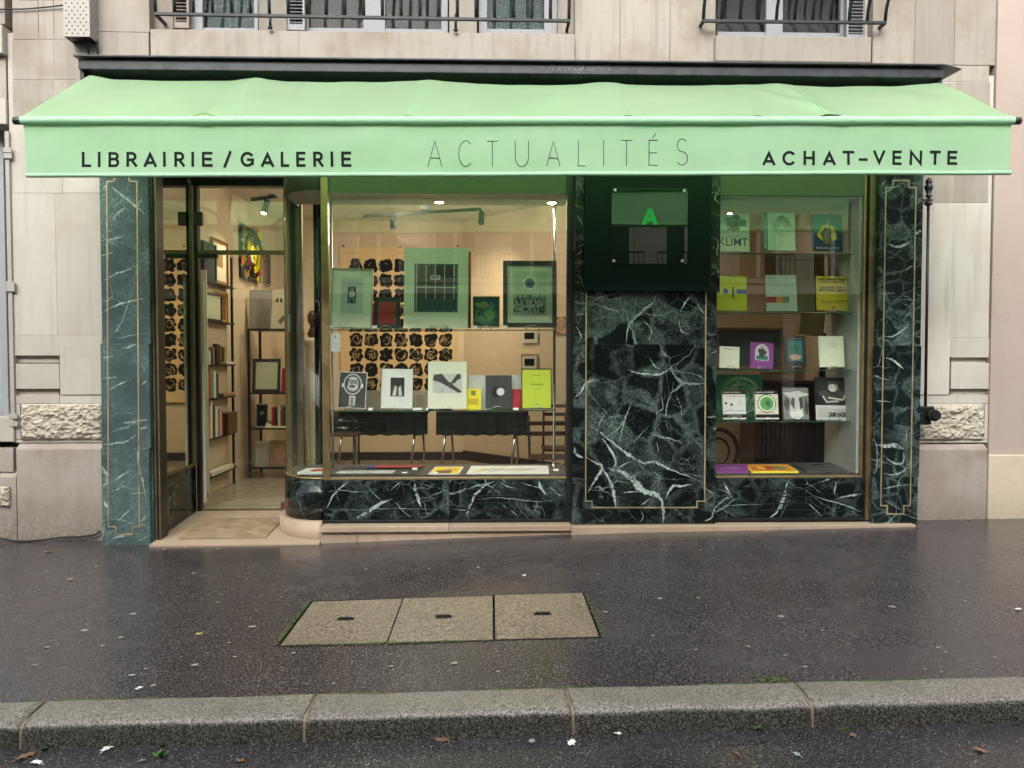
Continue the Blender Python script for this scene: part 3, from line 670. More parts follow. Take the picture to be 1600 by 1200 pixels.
def plinth(px0, px1, pt, parent=bld, m_=None, Yf=W - .05, nm='plinth_block'):
    x0, x1 = X(px0, Yf), X(px1, Yf); pm = (px0 + px1) / 2; zt = Z(pt, Yf, pm); mb = MB()
    mb.prism([(x0, Yf, -.4), (x0, Yf, zt), (x0, Yf + .008, zt + .012), (x0, W + .0, Z(pt - 9, W, pm)), (x0, W + .3, Z(pt - 9, W, pm)), (x0, W + .3, -.4)], (x1 - x0, 0, 0), m_ or M['plinth'])
    return mb.build(nm, parent, .003)
plinth(22, 160, 702)
# left window recess at the picture's edge (ground floor)
plinth(-140, 21, 746, Yf=W - .03)
block(-140, 700, 21, 738, W - .02, M['plinth']); rockface(-110, 760, 12, 792, W - .03, 8)
wx0, wx1 = X(-150, W + .2), X(14, W + .2); wz0, wz1 = Z(650, W + .2, 10), Z(205, W + .2, 10)
win = MB(); 
for (a, b, c, d) in ((wx1 - .06, wx1, wz0, wz1), (wx0, wx0 + .06, wz0, wz1), (wx0 + .06, wx1 - .06, wz0, wz0 + .07), (wx0 + .06, wx1 - .06, wz1 - .07, wz1), (wx0 + .06, wx1 - .06, Z(373, W + .2, 10) - .02, Z(373, W + .2, 10) + .02), (wx0 + .06, wx1 - .06, Z(272, W + .2, 10) - .02, Z(272, W + .2, 10) + .02)):
    win.box(a, b, W + .18, W + .24, c, d, M['frame_paint'])
wo = win.build('window', bld, .004)
boxo('pane', wx0 + .06, wx1 - .06, W + .20, W + .208, wz0 + .07, wz1 - .07, M['glass_clear'], wo)
boxo('curtain', wx0, wx1, W + .30, W + .31, wz0, wz1, plain('pale_blue_blind', (.42, .62, .66), .7), wo)
boxo('window_sill', wx0, X(22, W), W - .03, W + .3, Z(690, W, 10), Z(652, W, 10), LM, bld, .006)
boxo('window_lintel', wx0 - .2, X(20, W), W - .02, W + .3, Z(195, W, 10), Z(155, W, 10), LM, bld, .006)
boxo('stone_block', wx0 - .2, X(19, W), W, W + .3, Z(155, W, 10) + .003, Z(85, W, 10), LU, bld, .004)
boxo('stone_cornice', wx0 - .2, X(14, W - .06), W - .06, W + .3, Z(83, W - .06, 10), Z(38, W - .06, 10), LM, bld, .008)
boxo('stone_block', wx0 - .2, X(19, W), W, W + .3, Z(38, W, 10) + .003, Z(-70, W, 10), LU, bld, .004)
sh = MB(); sx0, sx1 = X(14.5, W - .02), X(21, W - .02)
sh.box(sx0, sx1, W - .02, W + .20, Z(660, W, 18), Z(206, W, 18), M['shutter_paint'])
for yy in (236, 245, 444, 452, 650, 662): sh.box(sx0 - .004, sx1 + .03, W - .035, W - .022, Z(yy + 4, W, 18), Z(yy - 4, W, 18), M['shutter_paint'])
sh.build('folded_shutter', bld, .003)
# right pier
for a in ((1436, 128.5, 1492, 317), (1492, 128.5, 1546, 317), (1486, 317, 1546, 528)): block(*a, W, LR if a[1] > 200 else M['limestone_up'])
block(1436, 317, 1486, 617, W - .012, LR); block(1486, 528, 1546, 559, W, LR); block(1486, 567, 1546, 608, W, LR)
for y in (559, 608): block(1486, y, 1546, y + 9, W + .045, LR, 'groove_stone')
block(1436, 617, 1546, 631, W, LR); rockface(1430, 631, 1538, 687, W, 13); block(1538, 631, 1545, 687, W, LR, bev=.002); block(1430, 687, 1545, 692, W, LR)
plinth(1428, 1546, 703)
# upper facade
for a in ((150, -70, 233, 50), (150, 50, 233, 128), (898, -70, 969, 102), (969, -70, 1047, 102), (1047, -70, 1117, 102), (1364, -70, 1430, 102), (1430, -70, 1492, 102), (1492, -70, 1557, 102),
          (233, 93, 560, 128), (560, 93, 898, 128), (898, 102, 1117, 128), (1117, 97, 1364, 128), (1364, 102, 1440, 128), (1440, 102, 1546, 128)):
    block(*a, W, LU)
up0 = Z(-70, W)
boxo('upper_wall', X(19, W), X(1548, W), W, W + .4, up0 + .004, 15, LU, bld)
# far side piece of wall beyond the left window, and the inner back mass
boxo('side_wall', -14, wx0 - .2, W, W + .4, -.4, 15, LM, bld)
boxo('side_wall', wx0 - .199, X(19, W), W + .001, W + .4, up0 + .004, 15, LU, bld)
boxo('side_wall', wx0, X(19, W), W + .5, W + .9, -.4, up0, M['dark_in'], bld)
# big window sill and its windows
boxo('window_sill', X(235, W - .07, 70), X(898, W - .07, 70), W - .07, W + .36, Z(93, W - .07, 560), Z(49, W - .07, 560), LU, bld, .006)
boxo('window_sill', X(1118, W - .05, 70), X(1362, W - .05, 70), W - .05, W + .36, Z(97, W - .05, 1240), Z(56, W - .05, 1240), LU, bld, .012)
WY = W + .22
def upwin(px0, px1, bars, curtain, pb, name='window'):
    x0, x1 = X(px0, WY, 30), X(px1, WY, 30); z0, z1 = Z(pb, WY, (px0 + px1) / 2), Z(-70, WY)
    f = MB()
    for b0, b1 in bars:
        f.box(X(b0, WY, 30), X(b1, WY, 30), WY - .02, WY + .04, z0 - .03, z1, M['frame_paint'])
    f.box(x0, x1, WY - .005, WY + .035, z0 - .03, z0 + .03, M['frame_paint'])
    o = f.build(name, bld, .004)
    boxo('pane', x0, x1, WY + .01, WY + .016, z0, z1, M['glass_clear'], o)
    if curtain:
        c = MB(); n = 60; vs = []
        for i in range(n + 1):
            x = lerp(x0 + .02, x1 - .02, i / n); yy = WY + .09 + .018 * math.sin(i * .9) + .006 * math.sin(i * 2.3)
            vs += [(x, yy, z0 - .05), (x, yy, z1)]
        c.add(vs, [(2 * i, 2 * i + 2, 2 * i + 3, 2 * i + 1) for i in range(n)], M['lace'], True)
        for r in range(5):   # embroidered garland
            for i in range(26):
                u = i / 25; x = lerp(x0 + .03, x1 - .03, u); z = z0 + .06 + r * .10 + .018 * math.sin(u * 12.5)
                c.box(x - .006, x + .006, WY + .058, WY + .062, z - .006, z + .006, plain('embroidery', (.16, .15, .13), .9))
        c.build('curtain', o)
    else:
        boxo('blind', x0, x1, WY + .14, WY + .15, z0 - .05, z1, plain('dim_net_curtain', (.035, .032, .03), .9, var=.3), o)
    return o
upwin(296, 404, ((296, 318), (398, 404)), True, 49)
w2 = upwin(478, 700, ((476, 483), (568, 602), (690, 700)), False, 50)
upwin(748, 872, ((748, 761), (850, 872)), True, 51)
upwin(1121, 1322, ((1196, 1222), (1312, 1321)), False, 56)
# piers between, folded louvred shutters
for a, b in ((233, 270), (404, 448), (702, 745), (872, 900)): boxo('window_pier', X(a, W + .1, 30), X(b, W + .1, 30), W + .1, W + .4, Z(52, W + .1), up0, LU, bld, .003)
boxo('window_pier', X(1352, W + .1, 30), X(1366, W + .1, 30), W + .1, W + .4, Z(60, W + .1), up0, LR, bld, .003)
boxo('window_pier', X(1108, W + .1, 30), X(1118, W + .1, 30), W + .1, W + .4, Z(60, W + .1), up0, LR, bld, .003)
def louvre(px0, px1, pb, m_):
    x0, x1 = X(px0, W + .12, 30), X(px1, W + .12, 30); z0 = Z(pb, W + .12); o = MB()
    for a, b in ((x0, x0 + .018), (x1 - .018, x1)): o.box(a, b, W + .12, W + .15, z0, up0, m_)
    o.box(x0 + .018, x1 - .018, W + .12, W + .15, z0, z0 + .05, m_)
    s = o.build('shutter', bld)
    zz = z0 + .06
    while zz < up0 - .03:
        MB().obox((x0 + .018, W + .125, zz), (x1 - x0 - .036, 0, 0), (0, .03, .018), (0, -.004, .006), m_).build('slat', s); zz += .03
louvre(271, 295, 49, plain('pinkish_shutter', (.27, .22, .19), .6)); louvre(449, 476, 50, M['frame_paint']); louvre(702, 714, 50, M['frame_paint']); louvre(1323, 1352, 56, M['frame_paint']); louvre(873, 884, 50, M['frame_paint'])
boxo('inner_room', -4.0, 4.6, W + .9, W + 1.0, Z(128, W), 15, M['dark_in'], bld)
boxo('inner_floor', -4.0, 4.6, W + .4, W + .9, Z(128, W) - .1, Z(100, W), M['dark_in'], bld)
# service cable pinned across the upper left wall
tag(MB().tube([P(-40, 10, W - .02), P(0, 14.5, W - .02), P(40, 14, W - .02), P(75, 11, W - .02), P(100, 8, W - .03)], .006, M['blackmetal'], 6).build('wall_cable'), 'thin dark cable running along the upper left wall to the perforated box', 'cable')
# neighbour
nb = empty('neighbour_building', 'pink rendered neighbouring building at the right edge with a cream plinth', 'building')
boxo('wall', X(1548, W - .02), 14, W - .02, W + .4, -.4, 15, M['pink'], nb, .004)
plx = X(1548.5, W - .06); boxo('plinth_block', plx, 14, W - .06, W - .018, -.4, Z(711, W - .06, 1575), M['pink_base'], nb, .01)

# ---- railings
def railing(px0, px1, py, n, dY, label, feet):
    o = empty('window_railing', label, 'railing'); Y0 = W - .10
    a, b = P(px0, py[0], Y0), P(px1, py[1], Y0)
    MB().obox((a.x - .01, Y0 - .012, a.z - .012), (b.x - a.x + .02, 0, b.z - a.z), (0, .024, 0), (0, 0, .026), M['iron']).build('bottom_rail', o, .003)
    for i in range(n):
        s = i / (n - 1); x = lerp(a.x, b.x, s); z = lerp(a.z, b.z, s) + .014
        pts = []
        for q in range(11):
            t_ = q / 10; hh = t_ * .95; pts.append((x, Y0 - dY * (1 - math.cos(min(1, t_ * 2.2) * 1.5708)) * (1 if t_ < .5 else 1 - (t_ - .5) * 1.2), z + hh))
        MB().tube(pts, .0145, M['iron'], 8).build('baluster', o)
    top = MB().obox((a.x - .01, Y0 - dY * .42, a.z + .95), (b.x - a.x + .02, 0, b.z - a.z), (0, .04, 0), (0, 0, .02), M['iron']).build('top_rail', o, .003)
    for fx in feet:
        p = P(fx, py[0], Y0); MB().tube([(p.x, Y0, p.z), (p.x, Y0, Z(50, W - .05))], .011, M['iron'], 8).lathe((p.x, Y0, Z(50.5, W - .07) - .004), [(.02, 0), (.02, .012), (.012, .02)], M['iron'], 10).build('foot', o)
    for q in (a, b): MB().box(q.x - .012, q.x + .012, Y0, W + .1, q.z - .01, q.z + .01, M['iron']).build('wall_fixing', o)
    return o
railing(243, 889, (22, 33), 23, .13, 'long black belly railing above the left half of the awning', (422, 712))
railing(1099, 1383, (33, 36), 11, .30, 'short black railing with strongly bowed bars above the awning at right', ())
# ---- perforated box
bx = empty('wall_unit_box', 'cream perforated metal box fixed high on the wall at upper left', 'ventilation box')
Yb = .0; x0, x1 = X(99, Yb, 30), X(140, Yb, 30); z0, z1 = Z(57, Yb, 120), Z(-60, Yb, 120)
k = MB(); m_ = M['shutter_paint']
k.box(x0, x1, Yb, Yb + .004, z0, z1, m_); k.box(x0, x0 + .004, Yb + .004, W, z0, z1, m_); k.box(x1 - .004, x1, Yb + .004, W, z0, z1, m_); k.box(x0, x1, Yb, W, z1, z1 + .004, m_)
k.box(x0 + .01, x1 - .01, Yb + .02, W, z0 + .005, z1 - .01, M['black']); k.build('casing', bx)
k = MB(); r = 0; z = z0 + .025
while z < z1 - .02:
    for i in range(5):
        x = x0 + .024 + i * (x1 - x0 - .044) / 3.6 + (.022 if r % 2 else 0)
        if x < x1 - .012: k.add([(x + 0.0080 * math.cos(a * 1.047), Yb - .0008, z + 0.0080 * math.sin(a * 1.047)) for a in range(6)], [tuple(range(6))], M['black'])
    for i in range(3):
        y = Yb + .025 + i * .048 + (.024 if r % 2 else 0)
        if y < W - .02: k.add([(x1 + .0008, y + 0.0080 * math.cos(a * 1.047), z + 0.0080 * math.sin(a * 1.047)) for a in range(6)], [tuple(range(6))], M['black'])
    z += .031; r += 1
tag(k.build('perforations', bx), kind='stuff')
MB().tube([P(133, 60, .05), P(136, 70, .08), P(139, 86, .10)], .008, M['blackmetal'], 6).tube([P(152, 64, .10), P(153, 86, .11)], .007, M['blackmetal'], 6).build('support_leg', bx)

# ================================================================== STANDING PIPE, CABLE
rp = empty('iron_pole', 'slender black iron pole with a finial on a wall bracket right of the shop', 'pole'); Yp = -.02
x = X(1451, Yp, 300); xb = X(1446, Yp, 630)
MB().tube([(x, Yp, Z(318, Yp)), (xb, Yp, Z(640, Yp))], .0125, M['black'], 10).build('shaft', rp)
zt = Z(318, Yp, 1451)
MB().lathe((x, Yp, zt - .02), [(.014, 0), (.03, .006), (.03, .03), (.014, .034), (.014, .07), (.026, .075), (.026, .09), (.016, .10), (.034, .15), (.036, .17), (.018, .185), (.03, .20), (.022, .225), (.01, .235), (.004, .24)], M['black'], 14).build('finial', rp)
MB().box(x - .05, x + .03, Yp - .014, W, zt + .02, zt + .035, M['black']).build('wall_clip', rp)
zb = Z(640, Yp, 1446); k = MB()
k.box(xb - .09, xb + .06, Yp - .04, W - .02, zb - .02, zb + .03, M['black']); k.box(xb - .08, xb + .04, Yp - .03, W - .02, zb - .13, zb - .02, M['black'])
k.build('bracket', rp, .008)
k = MB(); c0 = Vector((xb + .03, Yp - .10, zb - .045)); n = 16
for r0, r1, d0, d1 in ((.05, .05, 0, .06), (.036, .036, -.03, 0)):
    a = [c0 + Vector((r0 * math.cos(t * .3927), d0, r0 * math.sin(t * .3927))) for t in range(n)]
    k.prism(a, (0, d1 - d0, 0), M['black'], True)
k.prism([c0 + Vector((.018 * math.cos(t * .3927), -.034, .018 * math.sin(t * .3927))) for t in range(n)], (0, .004, 0), M['iron'], True)
k.build('round_cap', rp)
pts = [(-40, 834), (0, 843), (20, 847), (40, 848), (65, 846), (95, 842), (125, 841), (148, 838), (157, 832)]
tag(MB().tube([Vector((X(a, .07, b), .07, Z(b, .07, a) + .012)) for a, b in pts], .009, M['blackmetal'], 8).build('ground_cable'), 'grey black cable lying along the foot of the left wall', 'cable')

# ================================================================== OPPOSITE SIDE OF THE STREET (seen in the glass)
ob = empty('opposite_building', 'stone apartment building across the street, reflected in the shop windows', 'building')
OY = -14.0; so = M['opposite_stone']
wins = []
cols = [-11.2 + 2.05 * i for i in range(12)]; ww = .62
for lv, (b0, b1) in enumerate(((3.62, 6.1), (7.2, 9.6))):
    for cx in cols: wins.append((cx - ww, cx + ww, b0, b1))
zc = [3.45, 3.62, 6.1, 7.2, 9.6, 10.8, 12.8, 14.5]
mb = MB(); mb.box(-30, 30, OY - .3, OY, 10.0, 10.3, so)
bands = [(3.45, 3.62), (6.1, 7.2), (9.6, 10.0)]
for a, b in bands: mb.box(-30, 30, OY - .3, OY, a, b, so)
for (b0, b1) in ((3.62, 6.1), (7.2, 9.6)):
    e = [-30] + [v for cx in cols for v in (cx - ww, cx + ww)] + [30]
    for i in range(0, len(e), 2): mb.box(e[i], e[i + 1], OY - .3, OY, b0, b1, so)
mb.build('wall', ob)
for (x0, x1, z0, z1) in wins:
    f = MB(); m_ = M['white']
    for a, b in ((x0, x0 + .09), (x1 - .09, x1), ((x0 + x1) / 2 - .05, (x0 + x1) / 2 + .05)): f.box(a, b, OY - .18, OY - .12, z0, z1, m_)
    f.box(x0 - .1, x0 + .0, OY, OY + .03, z0 - .05, z1 + .1, so); f.box(x1, x1 + .1, OY, OY + .03, z0 - .05, z1 + .1, so)
    f.box(x0 + .09, x1 - .09, OY - .2, OY - .19, z0, z1, M['dark_in'])
    w_ = f.build('window', ob)
    if x0 < 9 and z0 < 4:
        k = MB(); m2 = M['iron']
        if abs((x0 + x1) / 2) < 9:
            k.box(x0 - .25, x1 + .25, OY + .30, OY + .34, z0 + .62, z0 + .67, m2); k.box(x0 - .25, x1 + .25, OY + .30, OY + .33, z0 + .02, z0 + .05, m2)
            xx = x0 - .25
            while xx < x1 + .26: k.tube([(xx, OY + .32, z0 + .03), (xx, OY + .36, z0 + .3), (xx, OY + .32, z0 + .63)], .012, m2, 5); xx += .13
            k.box(x0 - .3, x1 + .3, OY, OY + .4, z0 - .12, z0, so)
            k.build('balcony', ob)
boxo('shop_fascia', -30, 30, OY - .1, OY + .12, 2.75, 3.12, M['teal_shop'], ob); boxo('cornice', -30, 30, OY - .1, OY + .3, 3.22, 3.45, M['white'], ob)
boxo('fascia_top', -30, 30, OY - .1, OY + .08, 3.12, 3.22, M['dark_in'], ob)
boxo('shop_window', -30, 30, OY - .15, OY - .05, 0, 2.75, M['dark_in'], ob)
for i in range(17): boxo('shop_pier', -17 + 2.05 * i + .3, -17 + 2.05 * i + .62, OY - .1, OY + .02, 0, 2.75, M['teal_shop'] if i % 3 else so, ob)
# ================================================================== SHOPFRONT
shop = empty('shopfront', 'green and black marble bookshop front with brass framed windows and recessed door', 'shopfront')
PF = -.08
def slab(px0, py0, px1, py1, Yf, mat, name='marble_slab', dep=.04, gap=.0006, parent=shop, bev=.0015, z0=None, z1=None):
    pm = (px0 + px1) / 2; ym = (py0 + py1) / 2
    return boxo(name, X(px0, Yf, ym) + gap, X(px1, Yf, ym) - gap, Yf, Yf + dep, (Z(py1, Yf, pm) if z0 is None else z0) + gap, (Z(py0, Yf, pm) if z1 is None else z1) - gap, mat, parent, bev)
def strip(pts, w, Yf, mat=None, name='brass_inlay', parent=shop):   # inlay following pixel points on a facade plane
    mb = MB(); q = [Vector(P(a, b, Yf)) for a, b in pts]
    for i, (a, b) in enumerate(zip(q[:-1], q[1:])):
        d = (b - a).normalized(); nrm = Vector((-d.z, 0, d.x)) * w / 2; e = d * w / 2
        mb.prism([a - e * (1 if i == 0 else -1) * .98 + nrm, b + e * .98 + nrm, b + e * .98 - nrm, a - e * (1 if i == 0 else -1) * .98 - nrm], (0, -.0035, 0), mat or M['inlay'])
    return mb.build(name, parent)
topz = 3.45
# left pilaster
slab(157, 250, 233, 537, PF, M['marble_teal'], z1=topz); slab(158, 537, 234, 700, PF, M['marble_teal']); slab(159, 700, 234, 853, PF, M['marble_teal'], z0=-.15)
boxo('pilaster_core', X(158, PF, 500) + .01, X(233, PF, 500) - .003, PF + .04, W + .3, -.2, topz, M['marble_teal'], shop)
strip([(184, 262), (179, 283), (167, 284), (170, 823), (181, 823), (181, 835), (207, 835), (207, 823), (218, 823), (214, 284), (202, 283), (198, 262)][1:-1], .010, PF)
strip([(179, 283), (179, 262)], .010, PF); strip([(202, 283), (202, 262)], .010, PF)
# centre panel
for a, b in ((895, 914), (914, 1102), (1102, 1119)):
    slab(a + (3 if a == 895 else 1), 455, b + 1, 538, PF, M['marble']); slab(a, 538, b, 795, PF, M['marble'])
slab(893, 795, 1118, 819, PF, M['marble'])
for a, b, c in ((899, 913, 250), (1110, 1126, 250)):
    slab(a, c, b, 390, PF, M['marble'], z1=topz); slab(a - 1, 390, b - 1, 455, PF, M['marble'])
boxo('pilaster_core', X(897, PF, 700) + .01, X(1117, PF, 700) - .01, PF + .04, .55, -.1, topz, M['black'], shop)
strip([(916, 456), (915, 783), (925, 783), (925, 793), (1089, 793), (1089, 783), (1101, 783), (1103, 456)], .010, PF)
# right pilaster
slab(1373, 250, 1441, 540, PF, M['marble_right'], z1=topz); slab(1366, 540, 1438, 745, PF, M['marble_right']); slab(1362, 745, 1434, 821, PF, M['marble_right'], z0=0)
boxo('pilaster_core', X(1368, PF, 540) + .012, X(1437, PF, 540) - .003, PF + .04, W + .3, -.1, topz, M['marble_right'], shop)
strip([(1384, 293), (1376, 790), (1386, 790), (1386, 803), (1412, 803), (1412, 790), (1422, 790), (1431, 293), (1420, 293), (1420, 282), (1395, 282), (1395, 293), (1384, 293)], .010, PF)
# doorway post, mirror side, dark lining
boxo('door_post', X(233, -.03, 560) + .002, X(247, -.03, 560), -.03, .12, z_wall(-2.9), 3.3, M['black'], shop, .004)
boxo('post_trim', X(239, -.034, 560), X(241.5, -.034, 560), -.034, -.0305, z_wall(-2.9), 3.3, M['brass_dull'], shop)
boxo('post_trim', X(245, -.034, 560), X(247.5, -.034, 560), -.034, -.0305, z_wall(-2.9), 3.3, M['brass_dull'], shop)
XS = -2.855; zm = Z(750, -.02, 251); z0m = Z(846, -.05, 250)
boxo('side_panel', XS - .05, XS + .012, .0, .86, z_wall(-3) - .05, zm, M['marble_base'], shop, .003)
boxo('mirror_panel', XS - .05, XS, .03, .83, zm + .025, 3.18, M['mirror'], shop)
for a in ((XS - .002, XS + .014, 0, .86, zm + .001, zm + .025), (XS - .002, XS + .014, 0, .03, zm + .025, 3.2), (XS - .002, XS + .014, .83, .86, zm + .025, 3.2)):
    boxo('mirror_frame', *a, M['brass_dull'], shop, .002)
# door at the back of the recess
DY = .86; dx0, dx1 = XS + .014, X(456, DY); zt = Z(291, DY, 380); zr = Z(394, DY, 380); zf = .03
boxo('door_jamb', dx0, X(311, DY), DY, DY + .08, zf, zt, M['blackmetal'], shop, .003)
boxo('door_jamb', X(445, DY), X(455, DY), DY, DY + .08, zf, zt, M['brass_dull'], shop, .003)
boxo('door_jamb', X(455, DY) + .001, -1.84, DY, DY + .08, zf, zt, M['blackmetal'], shop, .003)
boxo('door_header', dx0, -1.84, DY - .01, DY + .10, zt + .001, 3.30, M['black'], shop)
boxo('transom_rail', X(311, DY) + .001, X(445, DY) - .001, DY + .01, DY + .06, zr - .02, zr + .02, M['brass_dull'], shop, .003)
boxo('transom_pane', X(311, DY) + .001, X(445, DY) - .001, DY + .03, DY + .038, zr + .021, zt, M['glass'], shop)
door = empty('shop_door', None, None); door.parent = shop
boxo('glass_leaf', X(312, DY), X(444, DY), DY + .03, DY + .04, zf + .02, zr - .022, M['glass'], door)
boxo('kick_rail', X(312, DY), X(444, DY), DY + .028, DY + .042, zf, zf + .019, M['brass_dull'], door)
boxo('closer', X(310, DY), X(342, DY), DY - .035, DY + .028, zr - .06, zr - .022, M['black'], door, .003)
boxo('hinge_box', X(308, DY), X(321, DY), DY - .04, DY - .001, Z(353, DY, 314), Z(332, DY, 314), M['black'], shop, .004)
boxo('edge_strip', X(314, DY), X(318, DY), DY + .02, DY + .05, zf + .08, Z(440, DY, 316), M['offwhite'], door)
boxo('notice_card', X(451, DY - .01), X(454.5, DY - .01), DY - .012, DY - .004, Z(518, DY), Z(491, DY), plain('pale_blue_card', (.5, .62, .66)), shop)
boxo('recess_ceiling', XS - .05, -1.42, -.02, DY, 3.20, 3.26, M['black'], shop)
tag(boxo('door_stop', X(437, .80), X(446, .80), .78, .84, .036, .13, plain('dull_red_block', (.12, .035, .03), .7), None, .006), 'small dull red block standing at the right foot of the shop door', 'door stop')
# bent glass corner
cx_, cyy, rad = -1.44, .40, .40
def arc(r, a0, a1, n): return [(cx_ + r * math.cos(R(a0 + (a1 - a0) * i / n)), cyy + r * math.sin(R(a0 + (a1 - a0) * i / n))) for i in range(n + 1)]
def wallcurve(name, r0, r1, z0, z1, mat, parent=shop, yend=DY, a1=180, xfront=None, bevel=0):
    o_ = arc(r1, 270, 180, 20); i_ = arc(r0, 270, 180, 20)
    if yend: o_.append((cx_ - r1, yend)); i_.append((cx_ - r0, yend))
    if xfront is not None: o_.insert(0, (xfront, cyy - r1)); i_.insert(0, (xfront, cyy - r0))
    mb = MB(); n = len(o_)
    vs = [(x, y, z) for z in (z0, z1) for x, y in o_] + [(x, y, z) for z in (z0, z1) for x, y in i_]
    mb.add(vs, [(i, i + 1, n + i + 1, n + i) for i in range(n - 1)], mat, True)
    mb.add(vs, [(2 * n + i + 1, 2 * n + i, 3 * n + i, 3 * n + i + 1) for i in range(n - 1)], mat, True)
    mb.add(vs, [(n + i, n + i + 1, 3 * n + i + 1, 3 * n + i) for i in range(n - 1)] + [(i + 1, i, 2 * n + i, 2 * n + i + 1) for i in range(n - 1)], mat)
    mb.add(vs, [(0, n, 3 * n, 2 * n), (n - 1, 3 * n - 1, 4 * n - 1, 2 * n - 1)], mat)
    return mb.build(name, parent)
zg = Z(746, 0, 600); zgm = Z(749, 0, 600); zgb = Z(811, 0, 700); zs = Z(817, -.03, 700)
wallcurve('curved_pane', .392, .40, zg, 2.944, M['glass_curve'])
wallcurve('curved_frame', .36, .41, zgm + .001, zg, M['brass'])
wallcurve('curved_marble', .30, .42, zgb, zgm, M['marble_base'])
wallcurve('curved_plinth', .25, .465, -.10, zgb - .001, M['step'])
boxo('door_side_post', cx_ - .42, cx_ - .36, DY - .05, DY - .001, zgm, 3.2, M['brass_dull'], shop, .003)
# main window
mx0, mx1 = X(508.5, 0), X(886, 0); wtop = Z(302, .0, 700); htop = 3.35
boxo('mullion', X(503, -.02), X(514, -.02), -.02, .03, zg - .02, htop, M['brass'], shop, .002)
boxo('bottom_rail', X(514, -.02) + .001, mx1, -.02, .03, zgm + .001, zg, M['brass'], shop, .002)
boxo('window_pane', X(514, -.02) + .001, mx1 - .002, .0, .008, zg, wtop, M['glass'], shop)
boxo('header_panel', X(514, -.02) + .001, mx1 - .002, -.004, .03, wtop, htop, M['header'], shop)
wallcurve('curved_header', .376, .404, 2.945, htop, M['header'])
boxo('window_post', X(885.5, -.03), X(893, -.03) , -.03, .05, zs, htop, M['black'], shop, .003)
boxo('post_trim', X(893, -.035) + .0005, X(897, -.035), -.035, .05, zs, htop, M['blackmetal'], shop, .002)
for a, b in ((505, 702), (702, 886)): slab(a, 749, b, 811, -.02, M['marble_base'], z0=zgb, z1=zgm)
slot = MB()
for py in (764, 774.5, 785.5, 797): slot.box(X(727, -.022), X(808, -.022), -.0224, -.0202, Z(py + .9, -.02, 765), Z(py - .9, -.02, 765), M['black'])
slot.box(X(755, -.022), X(800, -.022), -.0228, -.0225, Z(796.5, -.02, 765), Z(794, -.02, 765), M['blackmetal']); slot.build('vent_slots', shop)
boxo('base_strip', X(500, -.03), mx1 - .005, -.03, .0, zs, zgb - .001, M['blackmetal'], shop, .002)
# steps and threshold
st = MB(); Ys = -.15
st.box(X(498, Ys), X(700, Ys), Ys, .1, Z(832, Ys, 600), zs - .001, M['step'])
st.build('sill_stone', shop, .006)
boxo('sill_stone', X(700, Ys) + .002, X(893, Ys), Ys, .1, Z(830.5, Ys, 800), zs - .001, M['step'], shop, .006)
boxo('step_stone', X(499, Ys + .03), X(556, Ys + .03), Ys + .03, .1, -.3, Z(832, Ys, 600) - .001, M['step'], shop, .004)
boxo('step_stone', X(556, Ys + .03) + .003, X(905, Ys + .03), Ys + .03, .1, -.3, Z(832, Ys, 600) - .001, M['step'], shop, .004)
zl = Z(819.5, PF, 1000)
boxo('ledge_stone', X(893, Ys) + .002, X(1222, Ys), Ys, .1, -.2, zl, M['step'], shop, .006)
boxo('ledge_stone', X(1222, Ys) + .002, X(1436, Ys), Ys, .1, -.2, zl - .002, M['step'], shop, .006)
th = MB(); yy0, yy1 = -.16, DY + .02
xq = [XS - .03, XS - .03, cx_, cx_]
th.add([(XS, yy0, -.2), (cx_, yy0, -.2), (cx_, yy1, -.2), (XS, yy1, -.2), (XS, yy0, z_wall(-2.8) + .018), (cx_, yy0, z_wall(-1.5) + .018), (cx_, yy1, .035), (XS, yy1, .035)], [(0, 1, 2, 3), (4, 5, 6, 7), (0, 1, 5, 4), (1, 2, 6, 5), (2, 3, 7, 6), (3, 0, 4, 7)], M['step'])
th.build('threshold_stone', shop, .004)
k = MB(); zz = lambda y: lerp(z_wall(-2.2) + .018, .035, (y - yy0) / (yy1 - yy0)) + .012
mpts = [(-2.66, -.02), (-1.93, -.02), (-1.93, .58), (-2.66, .58)]
k.prism([(x, y, zz(y)) for x, y in mpts], (0, 0, -.010), M['coir'])
tag(k.build('door_mat'), 'worn brown coir doormat in the entrance recess', 'doormat')
# right window
rx0, rx1 = X(1118, 0), X(1346, 0)
boxo('window_pane', rx0, rx1, .0, .008, zg, Z(306, 0, 1235), M['glass'], shop)
boxo('header_panel', rx0, rx1, -.004, .03, Z(306, 0, 1235), htop, M['header'], shop)
boxo('bottom_rail', rx0, rx1, -.02, .03, zgm + .001, zg, M['brass'], shop, .002)
boxo('window_frame', rx1 + .0005, X(1350.5, -.01), -.01, .05, zgm, htop, M['brass'], shop, .002)
boxo('window_post', X(1350.5, 0) + .001, X(1356, 0), .0, .05, zs, htop, M['black'], shop)
boxo('window_post', X(1356, -.03), X(1366, -.03), -.03, .05, zs, htop, M['brass_dull'], shop, .002)
boxo('window_post', X(1366, -.02) + .001, X(1372, -.02), -.02, .05, zs, htop, M['black'], shop, .002)
slab(1118, 749, 1350, 811, -.02, M['marble_base'], z0=zgb, z1=zgm)
slot = MB()
for py in (765, 776, 786.5, 797): slot.box(X(1190, -.022), X(1272, -.022), -.0224, -.0202, Z(py + .9, -.02, 1235), Z(py - .9, -.02, 1235), M['black'])
slot.build('vent_slots', shop)
boxo('base_strip', rx0, X(1356, -.03), -.03, .0, zs, zgb - .001, M['blackmetal'], shop, .002)
boxo('lintel', X(157, PF), X(1441, PF), .06, W + .3, topz + .001, Z(128, W) + .02, M['black'], shop)
